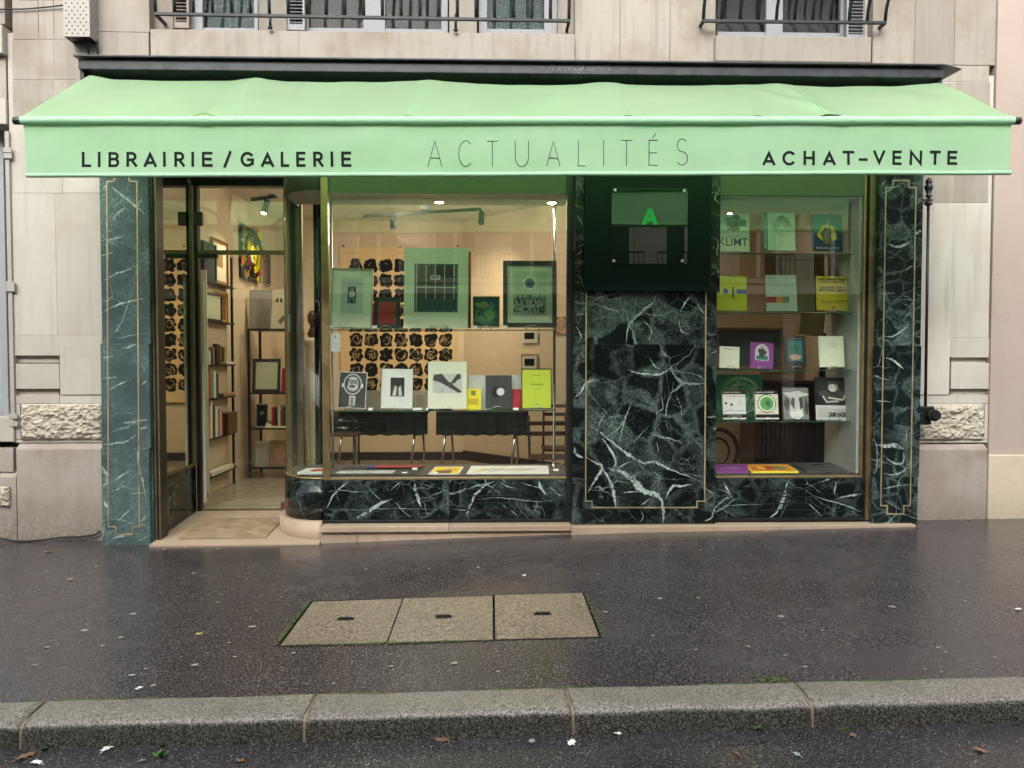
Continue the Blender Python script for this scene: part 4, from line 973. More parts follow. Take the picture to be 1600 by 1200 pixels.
boxo('side_lining', X(234, 0), XS - .051, .12, .9, -.1, topz, M['black'], shop)

# irregular pale veins running through the polished marble slabs
def vein_mat():
    m, nt, b = new_mat('marble_vein'); v = coords(nt)
    n = noise_n(nt, v, 55, 6, .75); n2 = noise_n(nt, v, 14, 4)
    c = mix(nt, ramp(nt, n.outputs[0], .36, .60), (.12, .17, .15), (.42, .50, .47)); c = mix(nt, ramp(nt, n2.outputs[0], .55, .7), c, (.50, .55, .51))
    L(nt, c, b.inputs['Base Color']); b.inputs['Roughness'].default_value = .2
    n3 = noise_n(nt, v, 38, 7, .8); n4 = noise_n(nt, v, 9, 3)
    al = ramp(nt, math_n(nt, 'ADD', n3.outputs[0], math_n(nt, 'MULTIPLY', n4.outputs[0], .5)), .58, .78)
    L(nt, al, b.inputs['Alpha']); return m
VM = vein_mat()
def veins(org, sc, rows, Yf, seed=0, wk=1.0):
    q = MB()
    for ri, (w, pts) in enumerate(rows):
        P3 = [Vector(P(org[0] + a / sc, org[1] + b / sc, Yf)) for a, b in pts]; ww = wk * w * 6.5 / 1200 * .52 * wk
        seg = []
        for i in range(len(P3) - 1):
            n = max(3, int((P3[i + 1] - P3[i]).length / .008))
            for k in range(n):
                t = k / n; a = P3[max(0, i - 1)]; b_ = P3[i]; c_ = P3[i + 1]; d_ = P3[min(len(P3) - 1, i + 2)]
                seg.append(.5 * ((2 * b_) + (c_ - a) * t + (2 * a - 5 * b_ + 4 * c_ - d_) * t * t + (3 * b_ - a - 3 * c_ + d_) * t ** 3))
        seg.append(P3[-1]); n = len(seg); vs = []
        for i, p in enumerate(seg):
            d = (seg[min(n - 1, i + 1)] - seg[max(0, i - 1)]).normalized(); nr = Vector((-d.z, 0, d.x)); s = i / (n - 1); tp = min(1, s * 2.6, (1 - s) * 2.6) ** .9
            j = noise.noise(p * 14 + Vector((seed, ri, 0))); c0 = p + nr * (.004 + ww * .35) * j
            wa = ww * tp * (.55 + .9 * abs(noise.noise(p * 26 + Vector((3, ri, 1)))) + .35 * noise.noise(p * 90)) ; wb = ww * tp * (.55 + .9 * abs(noise.noise(p * 24 + Vector((9, ri, 5)))) + .35 * noise.noise(p * 85 + Vector((4, 4, 4))))
            vs += [c0 + nr * max(.0004, wa) + Vector((0, -.0003 - .00012 * ri / 3, 0)), c0 - nr * max(.0004, wb) + Vector((0, -.0003 - .00012 * ri / 3, 0))]
        q.add(vs, [(2 * i, 2 * i + 1, 2 * i + 3, 2 * i + 2) for i in range(n - 1)], VM)
    return tag(q.build('marble_vein', shop), kind='stuff')
veins((880, 550), 4, [(5, [(150, 455), (215, 490), (290, 555), (350, 600), (430, 660), (500, 690), (575, 690), (650, 725), (760, 770), (865, 810)]), (12, [(275, 725), (380, 760), (440, 800), (490, 860), (570, 890), (615, 940), (625, 1000)]), (5, [(615, 920), (628, 1000), (625, 1075)]), (5, [(235, 540), (275, 580), (330, 690), (300, 730)]), (6, [(66, 590), (85, 640), (132, 660)]),
     (5, [(150, 880), (200, 800), (240, 720), (180, 680), (130, 655)]), (6, [(240, 720), (290, 800), (315, 880), (330, 980)]), (5, [(635, 920), (680, 840), (740, 840), (810, 825)]), (2.4, [(430, 285), (410, 360), (370, 470), (350, 570)]), (1.6, [(392, 380), (350, 470), (280, 530)]), (2.4, [(540, 500), (600, 530), (680, 545), (750, 575)]), (1, [(275, 370), (240, 420), (215, 480)]), (1, [(330, 420), (290, 470), (265, 510)]),
     (1.3, [(610, 240), (622, 350), (585, 380), (590, 430)]), (1.8, [(890, 850), (930, 880), (955, 880)]), (3.6, [(880, 1060), (930, 1030), (950, 960)]), (1.2, [(535, 460), (490, 510), (440, 560)]), (1, [(800, 650), (760, 685), (735, 700)]), (1.5, [(660, 500), (640, 420), (650, 330), (675, 260), (690, 190)]), (1.2, [(700, 260), (735, 350), (740, 430)]), (1.4, [(475, 700), (510, 740), (500, 770)]), (1.6, [(820, 560), (865, 590), (860, 640)]), (2.2, [(360, 880), (450, 872), (480, 880)]), (2, [(485, 960), (540, 915)]), (1.6, [(480, 985), (500, 1030), (475, 1065)]),
     (4, [(400, 100), (460, 130), (560, 140), (640, 125), (700, 70)]), (2, [(540, 30), (570, 85), (640, 125)]), (4, [(70, 290), (110, 250), (150, 190), (230, 170)]), (2, [(900, 405), (930, 410), (958, 400)]), (1.2, [(585, 560), (595, 640)]), (2, [(330, 740), (400, 690), (440, 690)])], PF, 1)
veins((880, 260), 4, [(5, [(590, 785), (560, 850), (490, 910), (430, 970), (400, 1040), (392, 1108)]), (2.5, [(180, 840), (260, 810), (380, 785)]), (3.4, [(730, 910), (780, 830), (850, 785)]), (2, [(500, 960), (550, 1020), (540, 1080), (560, 1106)]), (2.6, [(830, 850), (885, 930)]), (2.2, [(720, 960), (740, 1030), (790, 1050)]), (1.6, [(170, 850), (250, 880), (340, 910), (380, 960)]), (1.8, [(490, 910), (600, 930), (690, 900)]), (2, [(80, 1000), (110, 1060), (90, 1100)]), (2, [(80, 930), (130, 920)])], PF, 2)
veins((440, 500), 3.53, [(3.4, [(372, 885), (290, 960), (268, 1000), (250, 1040)]), (6.5, [(410, 1090), (500, 1040), (555, 1005), (615, 985)]), (6, [(735, 885), (745, 960), (770, 1035)]), (1.4, [(560, 1000), (510, 960), (470, 910)]), (1.4, [(600, 935), (660, 890)]), (1, [(250, 945), (330, 940), (420, 950), (520, 935)]), (1, [(260, 1045), (420, 1048), (600, 1040), (830, 1045)]), (1.4, [(620, 1000), (680, 1060), (720, 1090)]), (1.2, [(790, 1000), (800, 1060), (830, 1085)])], -.02, 3)
veins((660, 500), 3.53, [(4.5, [(400, 887), (340, 920), (290, 970), (262, 1030), (240, 1090)]), (5.5, [(640, 885), (655, 930), (682, 970)]), (2, [(430, 895), (470, 920), (520, 930)]), (2.4, [(700, 920), (750, 960), (790, 962)]), (1.2, [(290, 990), (400, 980), (520, 990), (640, 1000), (740, 990)]), (1.2, [(150, 1040), (240, 1050), (300, 1040)]), (1.4, [(540, 895), (620, 920), (655, 925)]), (1.2, [(430, 1010), (500, 1060), (530, 1088)])], -.02, 4)
veins((1100, 500), 3.53, [(3.6, [(108, 890), (122, 920), (142, 950)]), (7, [(460, 890), (440, 990), (405, 1050), (360, 1090)]), (2, [(610, 970), (700, 1000), (790, 1025), (865, 1060)]), (3.6, [(740, 985), (800, 970), (868, 960)]), (2.6, [(730, 890), (718, 965)]), (1, [(80, 1025), (200, 1020), (330, 1018)]), (1.2, [(70, 930), (130, 950), (160, 1000)]), (1.6, [(560, 1000), (620, 1050), (650, 1085)])], -.02, 5)
veins((1330, 540), 4, [(8, [(148, 620), (210, 625), (280, 625), (345, 660)]), (3.4, [(205, 680), (240, 720), (310, 740), (330, 700), (320, 660)]), (2.4, [(190, 895), (270, 880), (355, 870)]), (4.5, [(210, 75), (260, 90), (330, 145)]), (1.6, [(345, 520), (345, 620)]), (1.6, [(150, 790), (165, 700), (150, 640)]), (5, [(350, 760), (300, 800), (200, 800)]), (1.5, [(150, 345), (250, 350)]), (1.4, [(210, 965), (280, 1010), (320, 1030)])], PF, 6)
veins((1330, 240), 4, [(6, [(230, 565), (300, 580), (375, 545)]), (2.6, [(178, 265), (240, 225), (350, 175)]), (3.4, [(190, 1135), (260, 1140), (365, 1070)]), (2.4, [(178, 205), (220, 165)]), (2, [(330, 740), (385, 695)]), (6, [(400, 505), (440, 480)]), (1.6, [(165, 875), (270, 872)]), (1.4, [(300, 165), (310, 230), (350, 270)]), (2, [(405, 330), (440, 270)])], PF, 7)
veins((140, 260), 4, [(1.8, [(62, 465), (150, 455), (215, 435)]), (2.2, [(130, 345), (180, 290), (235, 255)]), (1.8, [(85, 720), (150, 680), (270, 635)]), (2.2, [(75, 915), (190, 860), (345, 825)]), (3, [(130, 120), (200, 180), (280, 240), (345, 300)]), (1.8, [(300, 250), (335, 190)]), (1.2, [(150, 260), (205, 210)]), (1.4, [(62, 560), (155, 535)]), (1.8, [(200, 1140), (290, 1110)]), (1.4, [(80, 410), (150, 400)]), (2.4, [(60, 160), (110, 110)])], PF, 8, 1.35)
veins((140, 540), 3.637, [(2.2, [(66, 565), (200, 545), (270, 500)]), (2.2, [(190, 440), (330, 420)]), (1.4, [(120, 780), (180, 740), (240, 700)]), (5, [(72, 690), (100, 770), (78, 800)]), (1.2, [(120, 830), (215, 795)]), (3.4, [(80, 880), (105, 920)]), (1.3, [(160, 1000), (250, 910)]), (4, [(130, 1105), (180, 1080), (235, 1070)]), (3.2, [(290, 1000), (328, 960)]), (1, [(230, 840), (325, 835)]), (1.3, [(260, 260), (325, 195)]), (1.4, [(290, 560), (270, 640), (300, 760), (325, 900)]), (2.4, [(285, 470), (330, 465)]), (1.2, [(70, 70), (140, 60)]), (1.2, [(70, 185), (160, 180)]), (1.3, [(110, 250), (190, 210), (240, 190)]), (1.2, [(260, 1120), (325, 1085)]), (1.2, [(85, 1010), (75, 1090)])], PF, 9, 1.35)
veins((880, 260), 4, [(2.6, [(945, 90), (975, 140), (950, 200), (985, 240)]), (2.4, [(940, 430), (970, 480), (960, 540), (980, 600)]), (2.2, [(925, 620), (960, 640), (972, 700)]), (1.6, [(80, 300), (110, 340), (130, 400)]), (1.8, [(85, 90), (115, 130), (130, 180)]), (1.6, [(78, 560), (120, 530)]), (1.6, [(80, 680), (120, 720), (125, 770)])], PF, 11)
# sign board with plaque
sg = empty('sign_board', 'dark green lacquered board with a glass plaque and bright green letter A', 'sign')
SY = -.14
boxo('board', X(913, SY), X(1110, SY), SY, PF - .001, Z(455, SY, 1010), 3.4, M['sign'], sg, .003)
pl0, pl1 = X(955, SY - .03), X(1073, SY - .03); pz0, pz1 = Z(412, SY - .03, 1014), Z(293, SY - .03, 1014)
boxo('glass_plaque', pl0, pl1, SY - .03, SY - .024, pz0, pz1, M['plaque'], sg)
for (px, py) in ((961, 297), (1069, 298), (959, 407.5), (1066, 407.5)):
    c = P(px, py, SY - .032); q = MB()
    q.prism([c + Vector((.012 * math.cos(t * .5236), 0, .012 * math.sin(t * .5236))) for t in range(12)], (0, -.008, 0), M['steelstud'], True)
    q.prism([c + Vector((.005 * math.cos(t * .785), .006, .005 * math.sin(t * .785))) for t in range(8)], (0, .028, 0), M['steelstud'], True); q.build('stud', sg)
def letterA(x0, x1, z0, z1, Y, mat, name, parent):
    w = x1 - x0; h = z1 - z0; q = MB(); T = lambda u, v, d=0: (x0 + u * w, Y - d, z0 + v * h)
    q.add([T(0, 0), T(.27, 0), T(.5, .74), T(.5, 1), T(.36, 1)], [(0, 1, 2, 3, 4)], mat); q.add([T(1, 0), T(.73, 0), T(.5, .74), T(.5, 1), T(.64, 1)], [(0, 1, 2, 3, 4)], mat)
    q.add([T(.30, .2, .0004), T(.70, .2, .0004), T(.63, .40, .0004), T(.37, .40, .0004)], [(0, 1, 2, 3)], mat); return q.build(name, parent)
letterA(X(1001, SY - .031), X(1027, SY - .031), Z(351, SY - .031, 1014), Z(326, SY - .031, 1014), SY - .0312, M['green_letter'], 'letter_a', sg)

# ================================================================== AWNING
FY = -.30
ab = empty('awning_housing', 'long black steel flashing box above the green awning', 'awning box')
zb0, zb1 = Z(108, FY, 120), Z(92, FY, 120)
boxo('fascia_beam', X(122, FY, 100), X(1475, FY, 113), FY, W, zb0, zb1, M['fascia'], ab, .006)
fl = MB(); xl, xr_ = X(114, FY - .04, 86), X(1508, FY + .0, 102)
fl.prism([(xl, FY - .04, zb1 + .006), (X(1476, FY - .04, 102), FY - .04, zb1 + .006), (xr_, FY + .05, zb1 + .006), (xr_ + .02, W, zb1 + .035), (xl - .02, W, zb1 + .035)], (0, 0, .014), M['fascia'])
fl.build('flashing', ab, .003)
boxo('end_bracket', X(125, FY + .03, 120), X(125, FY + .03, 120) + .03, FY + .03, W, Z(135, FY, 130), zb0 - .001, M['black'], ab)
boxo('end_bracket', X(1472, FY + .03, 120) - .03, X(1472, FY + .03, 120), FY + .03, W, Z(135, FY, 1470), zb0 - .001, M['black'], ab)
k = MB(); rd = random.Random(31)
for i in range(150):
    px = rd.gauss(905, 26) if i < 110 else rd.uniform(840, 1000); zz_ = lerp(zb0, zb1, min(.95, max(.05, rd.gauss(.6, .18)))); xx = X(px, FY); r_ = rd.uniform(.0015, .005)
    k.add([(xx + r_ * math.cos(a * 1.256) * rd.uniform(.6, 1.2), FY - .0012, zz_ + r_ * math.sin(a * 1.256)) for a in range(5)], [(0, 1, 2, 3, 4)], M['gum'])
tag(k.build('dried_splashes', ab), kind='stuff')
aw = empty('awning', 'extended mint green shop awning with a lettered front valance', 'awning')
AY = -1.23; ax0, ax1 = -3.19, 3.68
zrl, zrr = Z(189, AY, 33), Z(189, AY, 1583)
def zroll(x): return lerp(zrl, zrr, (x - ax0) / (ax1 - ax0))
cr = [(143, 118), (180, 124), (250, 126.5), (300, 127), (360, 126.5), (385, 124), (403, 122.5), (425, 124.5), (455, 127.5), (500, 129), (600, 128.5), (640, 127), (672, 125.5), (700, 128), (725, 129.5), (745, 131.5), (850, 133.5), (900, 132.5), (935, 129.5), (960, 129.5), (980, 132.5), (1000, 133.5), (1100, 134), (1180, 132.5), (1205, 131), (1225, 132), (1240, 134), (1300, 136), (1400, 134.5), (1450, 131), (1466, 129.5)]
CYY = -.32
crw = [at(a, b, CYY) for a, b in cr]
def crest(x):
    if x <= crw[0][0]: return crw[0][1]
    for (a, za), (b, zb_) in zip(crw[:-1], crw[1:]):
        if a <= x <= b:
            t = (x - a) / (b - a); t = t * t * (3 - 2 * t) * .5 + t * .5; return lerp(za, zb_, t)
    return crw[-1][1]
armx = [X(403, CYY), X(672, CYY), X(945, CYY), X(1207, CYY)]
def fab(x, t):
    """awning surface: t<0 tucked in the housing, 0 crest, 1 front bar"""
    cz_ = crest(x); rz = zroll(x) + .030
    if t < 0: return Vector((x, CYY - t * .34, cz_ + .01 - abs(t) * .02 + .05 * t))
    line_ = lerp(3.78, rz, t); dev = cz_ - 3.78
    ed = min(1, (x - ax0) / .5, (ax1 - x) / .5); z = 3.78 + (rz - 3.78) * (t ** (1.03 + .13 * max(0, ed))) + dev * (1 - t) ** 1.3
    z += .012 * math.sin(t * math.pi) * (noise.noise(Vector((x * .9, t * 1.2, 2))))
    # ridges over the arms, running down to the front bar
    for xa_, xb_, am in ((X(403, CYY), X(324, AY), .026), (X(672, CYY), X(638, AY), .013), (X(945, CYY), X(978, AY), .014), (X(1207, CYY), X(1288, AY), .024), (X(560, CYY), X(330, AY), .011), (X(1100, CYY), X(1300, AY), .011), (X(230, CYY), X(310, AY), .007)):
        d = x - lerp(xa_, xb_, t); z += am * (.25 + .75 * t) * math.exp(-(d / (.10 - .05 * t)) ** 2) * (1 - .3 * t)
    z += .007 * noise.noise(Vector((x * 3.2, t * 4, 7))) * (1 - t * .5)
    # creases running in from the front bar
    for xc, sl in ((X(322, AY), .75), (X(1312, AY), -.85), (X(1180, AY), .2)):
        d = x - (xc + sl * (1 - t) * .8); z += .010 * math.exp(-(d / .05) ** 2) * (t ** .7) * (1 if sl < .5 else .6)
    return Vector((x, lerp(CYY, AY + .004, t), z))
mb = MB(); mb.keep = True; nx = 280; ts = [-1, -.6, -.25] + [i / 24 for i in range(25)]
vs = [fab(lerp(ax0, ax1, i / nx), t) for t in ts for i in range(nx + 1)]
mb.add(vs, [(j * (nx + 1) + i, (j + 1) * (nx + 1) + i, (j + 1) * (nx + 1) + i + 1, j * (nx + 1) + i + 1) for j in range(len(ts) - 1) for i in range(nx)], M['awning'], True)
mb.build('canopy', aw)
sm_ = plain('seam_thread', (.22, .42, .25), .8)
for pa, pb in ((672, 638), (945, 985), (1207, 1285), (404, 372)):
    q = MB(); xa_, xb_ = X(pa, CYY), X(pb, AY); vs = []
    for i in range(41):
        t_ = i / 40; x_ = lerp(xa_, xb_, t_); p0 = fab(x_ - .003, t_); p1 = fab(x_ + .003, t_)
        vs += [p0 + Vector((0, -.0006, .0012)), p1 + Vector((0, -.0006, .0012))]
    q.add(vs, [(2 * i, 2 * i + 1, 2 * i + 3, 2 * i + 2) for i in range(40)], sm_); q.build('seam', aw)
def ring_x(cfun, rfun, name, mat, a0=-200, a1=120, n=14, x0=ax0, x1=ax1, m_=280):
    q = MB(); q.keep = True; vs = []
    for i in range(m_ + 1):
        x = lerp(x0, x1, i / m_); c = cfun(x); r = rfun(x)
        for k_ in range(n + 1):
            t = R(lerp(a0, a1, k_ / n)); vs.append((x, c[0] - r * math.sin(t), c[1] + r * math.cos(t)))
    q.add(vs, [(i * (n + 1) + k_, i * (n + 1) + k_ + 1, (i + 1) * (n + 1) + k_ + 1, (i + 1) * (n + 1) + k_) for i in range(m_) for k_ in range(n)], mat, True)
    return q.build(name, aw)
def puck(x): return sum(.006 * math.exp(-((x - X(c, AY)) / .05) ** 2) + .003 * math.sin((x - X(c, AY)) * 60) * math.exp(-((x - X(c, AY)) / .12) ** 2) for c in (322, 1308))
ring_x(lambda x: (AY, zroll(x) + .002), lambda x: .029 + puck(x) + .0008 * noise.noise(Vector((x * 25, 0, 0))), 'front_bar_sleeve', M['sleeve'], 0, 340, 18)
for xx, nm in ((ax0 - .05, 0), (ax1, 0)):
    MB().tube([(xx, AY, zroll(ax0 if xx < 0 else ax1)), (xx + .05, AY, zroll(ax0 if xx < 0 else ax1))], .026, M['black'], 16).build('end_cap', aw, .004)
# valance
def zvb(x): return lerp(Z(275, AY, 40), Z(270.5, AY, 1580), (x - ax0) / (ax1 - ax0))
vx0, vx1 = ax0 + .010, ax1 - .010
def vy(x, v): return AY + .004 + .013 * noise.noise(Vector((x * 1.1, v * 1.3, 9))) * (.4 + .6 * v) + .004 * noise.noise(Vector((x * 2.6 + v * 2.2, v * .8, 5))) + .003 * noise.noise(Vector((x * 4, v * 2, 4)))
q = MB(); q.keep = True; nx, nz = 260, 14; vs = []
for j in range(nz + 1):
    for i in range(nx + 1):
        v = j / nz; x = lerp(vx0 + .02 * v, vx1 - .006 * v, i / nx); zt_ = zroll(x) - .022; vs.append((x, vy(x, v), lerp(zt_, zvb(x) + .012, v)))
q.add(vs, [(j * (nx + 1) + i, (j + 1) * (nx + 1) + i, (j + 1) * (nx + 1) + i + 1, j * (nx + 1) + i + 1) for j in range(nz) for i in range(nx)], M['valance'], True)
q.build('valance', aw)
ring_x(lambda x: (vy(x, 1) + .002, zvb(x) + .004), lambda x: .0155, 'valance_hem', M['sleeve'], 0, 345, 14, vx0 + .018, vx1 + .002)
# folding arms and back bar under the cloth
for xa in (-2.75, .15, 3.05):
    za = 3.55; fb = Vector((xa + .05, AY + .05, zroll(xa) - .01)); el = Vector((xa + .62, -.62, (za + fb.z) / 2 + .03)); s0 = Vector((xa, -.08, za))
    MB().tube([s0, el], .022, M['offwhite'], 10).tube([el, fb], .018, M['offwhite'], 10).lathe(el - Vector((0, 0, .03)), [(.03, 0), (.03, .06)], M['offwhite'], 12).build('folding_arm', aw)
# lettering
def glyph(ch):
    def arc_(cx, cy, rx, ry, a0, a1, n=18): return [(cx + rx * math.cos(R(a0 + (a1 - a0) * i / n)), cy + ry * math.sin(R(a0 + (a1 - a0) * i / n))) for i in range(n + 1)]
    G = {'A': [[(0, 0), (.5, 1), (1, 0)], [(.17, .33), (.83, .33)]], 'B': [[(0, 0), (0, 1), (.55, 1)] + arc_(.55, .77, .38, .23, 90, -90, 10) + [(0, .54)], [(0, 0), (.6, 0)] + arc_(.6, .27, .4, .27, -90, 90, 10) + [(.0, .54)]],
         'C': [arc_(.55, .5, .55, .5, 48, 312, 22)], 'E': [[(1, 1), (0, 1), (0, 0), (1, 0)], [(0, .52), (.9, .52)]], 'É': [[(1, 1), (0, 1), (0, 0), (1, 0)], [(0, .5), (.95, .5)], [(.42, 1.09), (.78, 1.26)]], 'G': [arc_(.52, .5, .52, .5, 45, 330, 22) + [(1, .22), (1, .47), (.6, .47)]],
         'H': [[(0, 0), (0, 1)], [(1, 0), (1, 1)], [(0, .5), (1, .5)]], 'I': [[(.5, 0), (.5, 1)]], 'L': [[(0, 1), (0, 0), (1, 0)]], 'N': [[(0, 0), (0, 1), (1, 0), (1, 1)]],
         'R': [[(0, 0), (0, 1), (.5, 1)] + arc_(.5, .73, .42, .27, 90, -90, 10) + [(0, .46)], [(.45, .46), (1, 0)]], 'S': [arc_(.5, .755, .42, .245, 38, 262, 14) + arc_(.5, .255, .5, .255, 80, -142, 14)], 'T': [[(.5, 0), (.5, 1)], [(0, 1), (1, 1)]],
         'U': [[(0, 1), (0, .35)] + arc_(.5, .35, .5, .35, 180, 360, 14) + [(1, .35), (1, 1)]], 'V': [[(0, 1), (.5, 0), (1, 1)]], '/': [[(0, -.03), (1, 1.03)]], '-': [[(0, .36), (1, .36)]]}
    return G[ch]
def letters(rows, sw, name, mat):
    for ch, a, b, yt, yb in rows:
        q = MB()
        x0, x1 = X(a, AY), X(b, AY); z0 = Z(yb, AY, (a + b) / 2); z1 = Z(yt, AY, (a + b) / 2)
        thin = sw < .01; ins = 0 if ch in 'A/V-' and not thin else sw / 2
        if ch in 'AV': ins = sw * .5
        for si, st_ in enumerate(glyph(ch)):
            P2 = []
            for u, v in st_:
                zA1 = sw * .9 if ch == 'A' else 0; zV = sw * .9 if ch == 'V' else 0
                p = Vector((lerp(x0 + (ins if ch != 'I' else 0), x1 - (ins if ch != 'I' else 0), u), lerp(z0 + (sw / 2 if ch not in 'AV/' else 0) + zV, z1 - (sw / 2 if ch not in 'AV/' else 0) - zA1, v)))
                if not P2 or (p - P2[-1]).length > 1e-5: P2.append(p)
            if ch not in 'AV/' :
                P2[0] = P2[0] + (P2[0] - P2[1]).normalized() * sw / 2; P2[-1] = P2[-1] + (P2[-1] - P2[-2]).normalized() * sw / 2
            # resample long runs so the strokes follow the cloth
            vs = []; np_ = len(P2)
            for i, p in enumerate(P2):
                d0 = (p - P2[i - 1]).normalized() if i else None; d1 = (P2[i + 1] - p).normalized() if i < np_ - 1 else None
                d0 = d0 or d1; d1 = d1 or d0; t = (d0 + d1); t = t.normalized() if t.length > .05 else d0
                nrm = Vector((-t.y, t.x)); c = max(.42, nrm.dot(Vector((-d0.y, d0.x)))); w = sw / 2 / c
                for s_ in (1, -1): vs.append(p + nrm * w * s_)
            fsub = []; out = []
            for i in range(np_ - 1):
                m_ = 5
                for j in range(m_):
                    qd = [vs[2 * i].lerp(vs[2 * i + 2], j / m_), vs[2 * i].lerp(vs[2 * i + 2], (j + 1) / m_), vs[2 * i + 1].lerp(vs[2 * i + 3], (j + 1) / m_), vs[2 * i + 1].lerp(vs[2 * i + 3], j / m_)]
                    o_ = len(out)
                    for pt in qd:
                        zt_ = zroll(pt.x) - .022; zb_ = zvb(pt.x); v = (zt_ - pt.y) / (zt_ - zb_); out.append((pt.x, vy(pt.x, v) - .0022 - .0004 * si, pt.y))
                    fsub.append((o_, o_ + 1, o_ + 2, o_ + 3))
            q.add(out, fsub, mat)
        q.build('letter', aw)
letters([('L', 133, 147.5, 237, 261), ('I', 157, 162.5, 237, 261), ('B', 174, 191, 237, 261), ('R', 202, 219, 237, 260.5), ('A', 228, 250, 237, 260.5), ('I', 259, 263, 237, 260.5), ('R', 276.5, 293, 237, 260.5), ('I', 303, 307.5, 237, 260.5), ('E', 319.5, 336, 237, 260.5), ('/', 354, 364, 236.5, 261),
         ('G', 379, 400, 237, 260.5), ('A', 410, 432, 237, 260.5), ('L', 441.5, 454.5, 237, 260.5), ('E', 465.5, 480, 237, 260.5), ('R', 492, 508, 237, 260.5), ('I', 519, 523, 237, 260.5), ('E', 535.5, 551, 237, 260.5)], .0185, 'lettering', M['ink'])
letters([('A', 669, 692, 219, 260), ('C', 717, 738, 219, 260.5), ('T', 761, 778, 220, 260), ('U', 804.5, 826, 220, 261), ('A', 853, 875, 220, 260), ('L', 902, 914, 220, 260), ('I', 940, 944, 219, 259), ('T', 969, 986, 218.5, 259), ('É', 1012, 1026, 218, 258.5), ('S', 1054.5, 1073, 216, 258)], .0052, 'lettering', M['ink_grey'])
letters([('A', 1187.5, 1209, 235.5, 258), ('C', 1219, 1239, 235.5, 258.5), ('H', 1251.5, 1269, 235.5, 258), ('A', 1281, 1302, 235.5, 258), ('T', 1312, 1330, 235.5, 258), ('-', 1339, 1349, 235.5, 258), ('V', 1359, 1379, 235, 257.5), ('E', 1389.5, 1404, 235, 257.5), ('N', 1416.5, 1436, 235, 257.5), ('T', 1448, 1465, 235, 257), ('E', 1475.5, 1491, 235, 257)], .0185, 'lettering', M['ink'])

# ================================================================== SHOP INTERIOR
YBK = 4.65; LX = -3.1
def struct(name, *a): o = boxo(name, *a); o['kind'] = 'structure'; return o
struct('shop_floor', LX, 3.6, DY + .02, YBK + .1, -.10, .022, M['floor_in'])
struct('shop_wall_left', LX - .1, LX, .87, YBK + .1, -.1, 3.6, M['wall_in'])
struct('shop_wall_back', LX, -.38, YBK, YBK + .1, -.1, 3.6, M['wall_in'])
q = MB(); a_, b_ = Vector((-.4, YBK, 0)), Vector((1.05, 3.05, 0))
q.prism([(-.4, YBK, -.1), (1.05, 3.05, -.1), (1.15, 3.15, -.1), (-.32, YBK + .1, -.1)], (0, 0, 3.7), M['wall_in']); tag(q.build('shop_wall_angled'), kind='structure')
struct('shop_wall_middle', 1.02, 1.12, 2.0, 3.06, -.1, 3.6, M['wall_in'])
struct('shop_wall_rear', 1.12, 3.55, 2.0, 2.1, -.1, 3.6, M['wall_in'])
struct('shop_wall_right', 3.42, 3.55, .1, 2.0, -.1, 3.6, M['wall_in'])
struct('shop_ceiling', LX - .1, 3.6, .60, YBK + .1, 3.5, 3.6, M['ceil'])
q = MB(); q.prism([(x, y, 2.94) for x, y in arc(.375, 270, 180, 14)] + [(cx_ - .375, .64, 2.94), (X(893, 0), .64, 2.94), (X(893, 0), .025, 2.94)], (0, 0, .06), M['ceil']); tag(q.build('display_ceiling'), kind='structure')
struct('display_ceiling_right', X(1112, 0), 3.3, .02, .70, Z(306, 0) + .0, Z(306, 0) + .06, M['ceil'])
struct('shop_bulkhead', -1.9, 3.55, .64, .74, 2.98, 3.5, M['wall_in'])
struct('door_side_wall', LX, XS - .05, .86, .92, 0, 3.5, M['wall_in'])
struct('shop_partition', X(893, .5), X(1112, .5), .56, .62, 0, 3.5, M['wall_in'])
boxo_s = MB(); boxo_s.box(LX, -.4, YBK - .02, YBK - .001, .022, .14, M['skirt']); 
d = (b_ - a_).normalized(); nn = Vector((d.y, -d.x, 0)) * .02
if nn.y > 0: nn = -nn
boxo_s.prism([a_ + nn + Vector((0, 0, .022)), b_ + nn + Vector((0, 0, .022)), b_ + nn * .05 + Vector((0, 0, .022)), a_ + nn * .05 + Vector((0, 0, .022))], (0, 0, .14), M['skirt'])
tag(boxo_s.build('skirting'), kind='structure')
zd = Z(740, .1, 700)
q = MB(); q.prism([(x, y, zd - .03) for x, y in arc(.355, 270, 180, 14)] + [(cx_ - .355, .70, zd - .03), (X(893, 0), .70, zd - .03), (X(893, 0), .045, zd - .03)], (0, 0, .03), plain('deck_grey_board', (.10, .09, .085), .4)); tag(q.build('display_deck'), kind='structure')
struct('display_deck_right', X(1112, 0), 3.3, .031, .68, zd - .03, zd, plain('deck_dark_board', (.06, .055, .05), .4))
struct('deck_riser', -1.80, X(893, 0), .66, .70, 0, zd - .03, M['offwhite']); struct('deck_riser_right', X(1112, 0), 3.3, .64, .68, 0, zd - .03, M['offwhite'])
boxo_s = boxo('display_side_panel', 3.20, 3.23, .03, .66, zd, Z(306, 0), M['side_grey']); tag(boxo_s, 'white side panel closing the right end of the right display window', 'side panel')
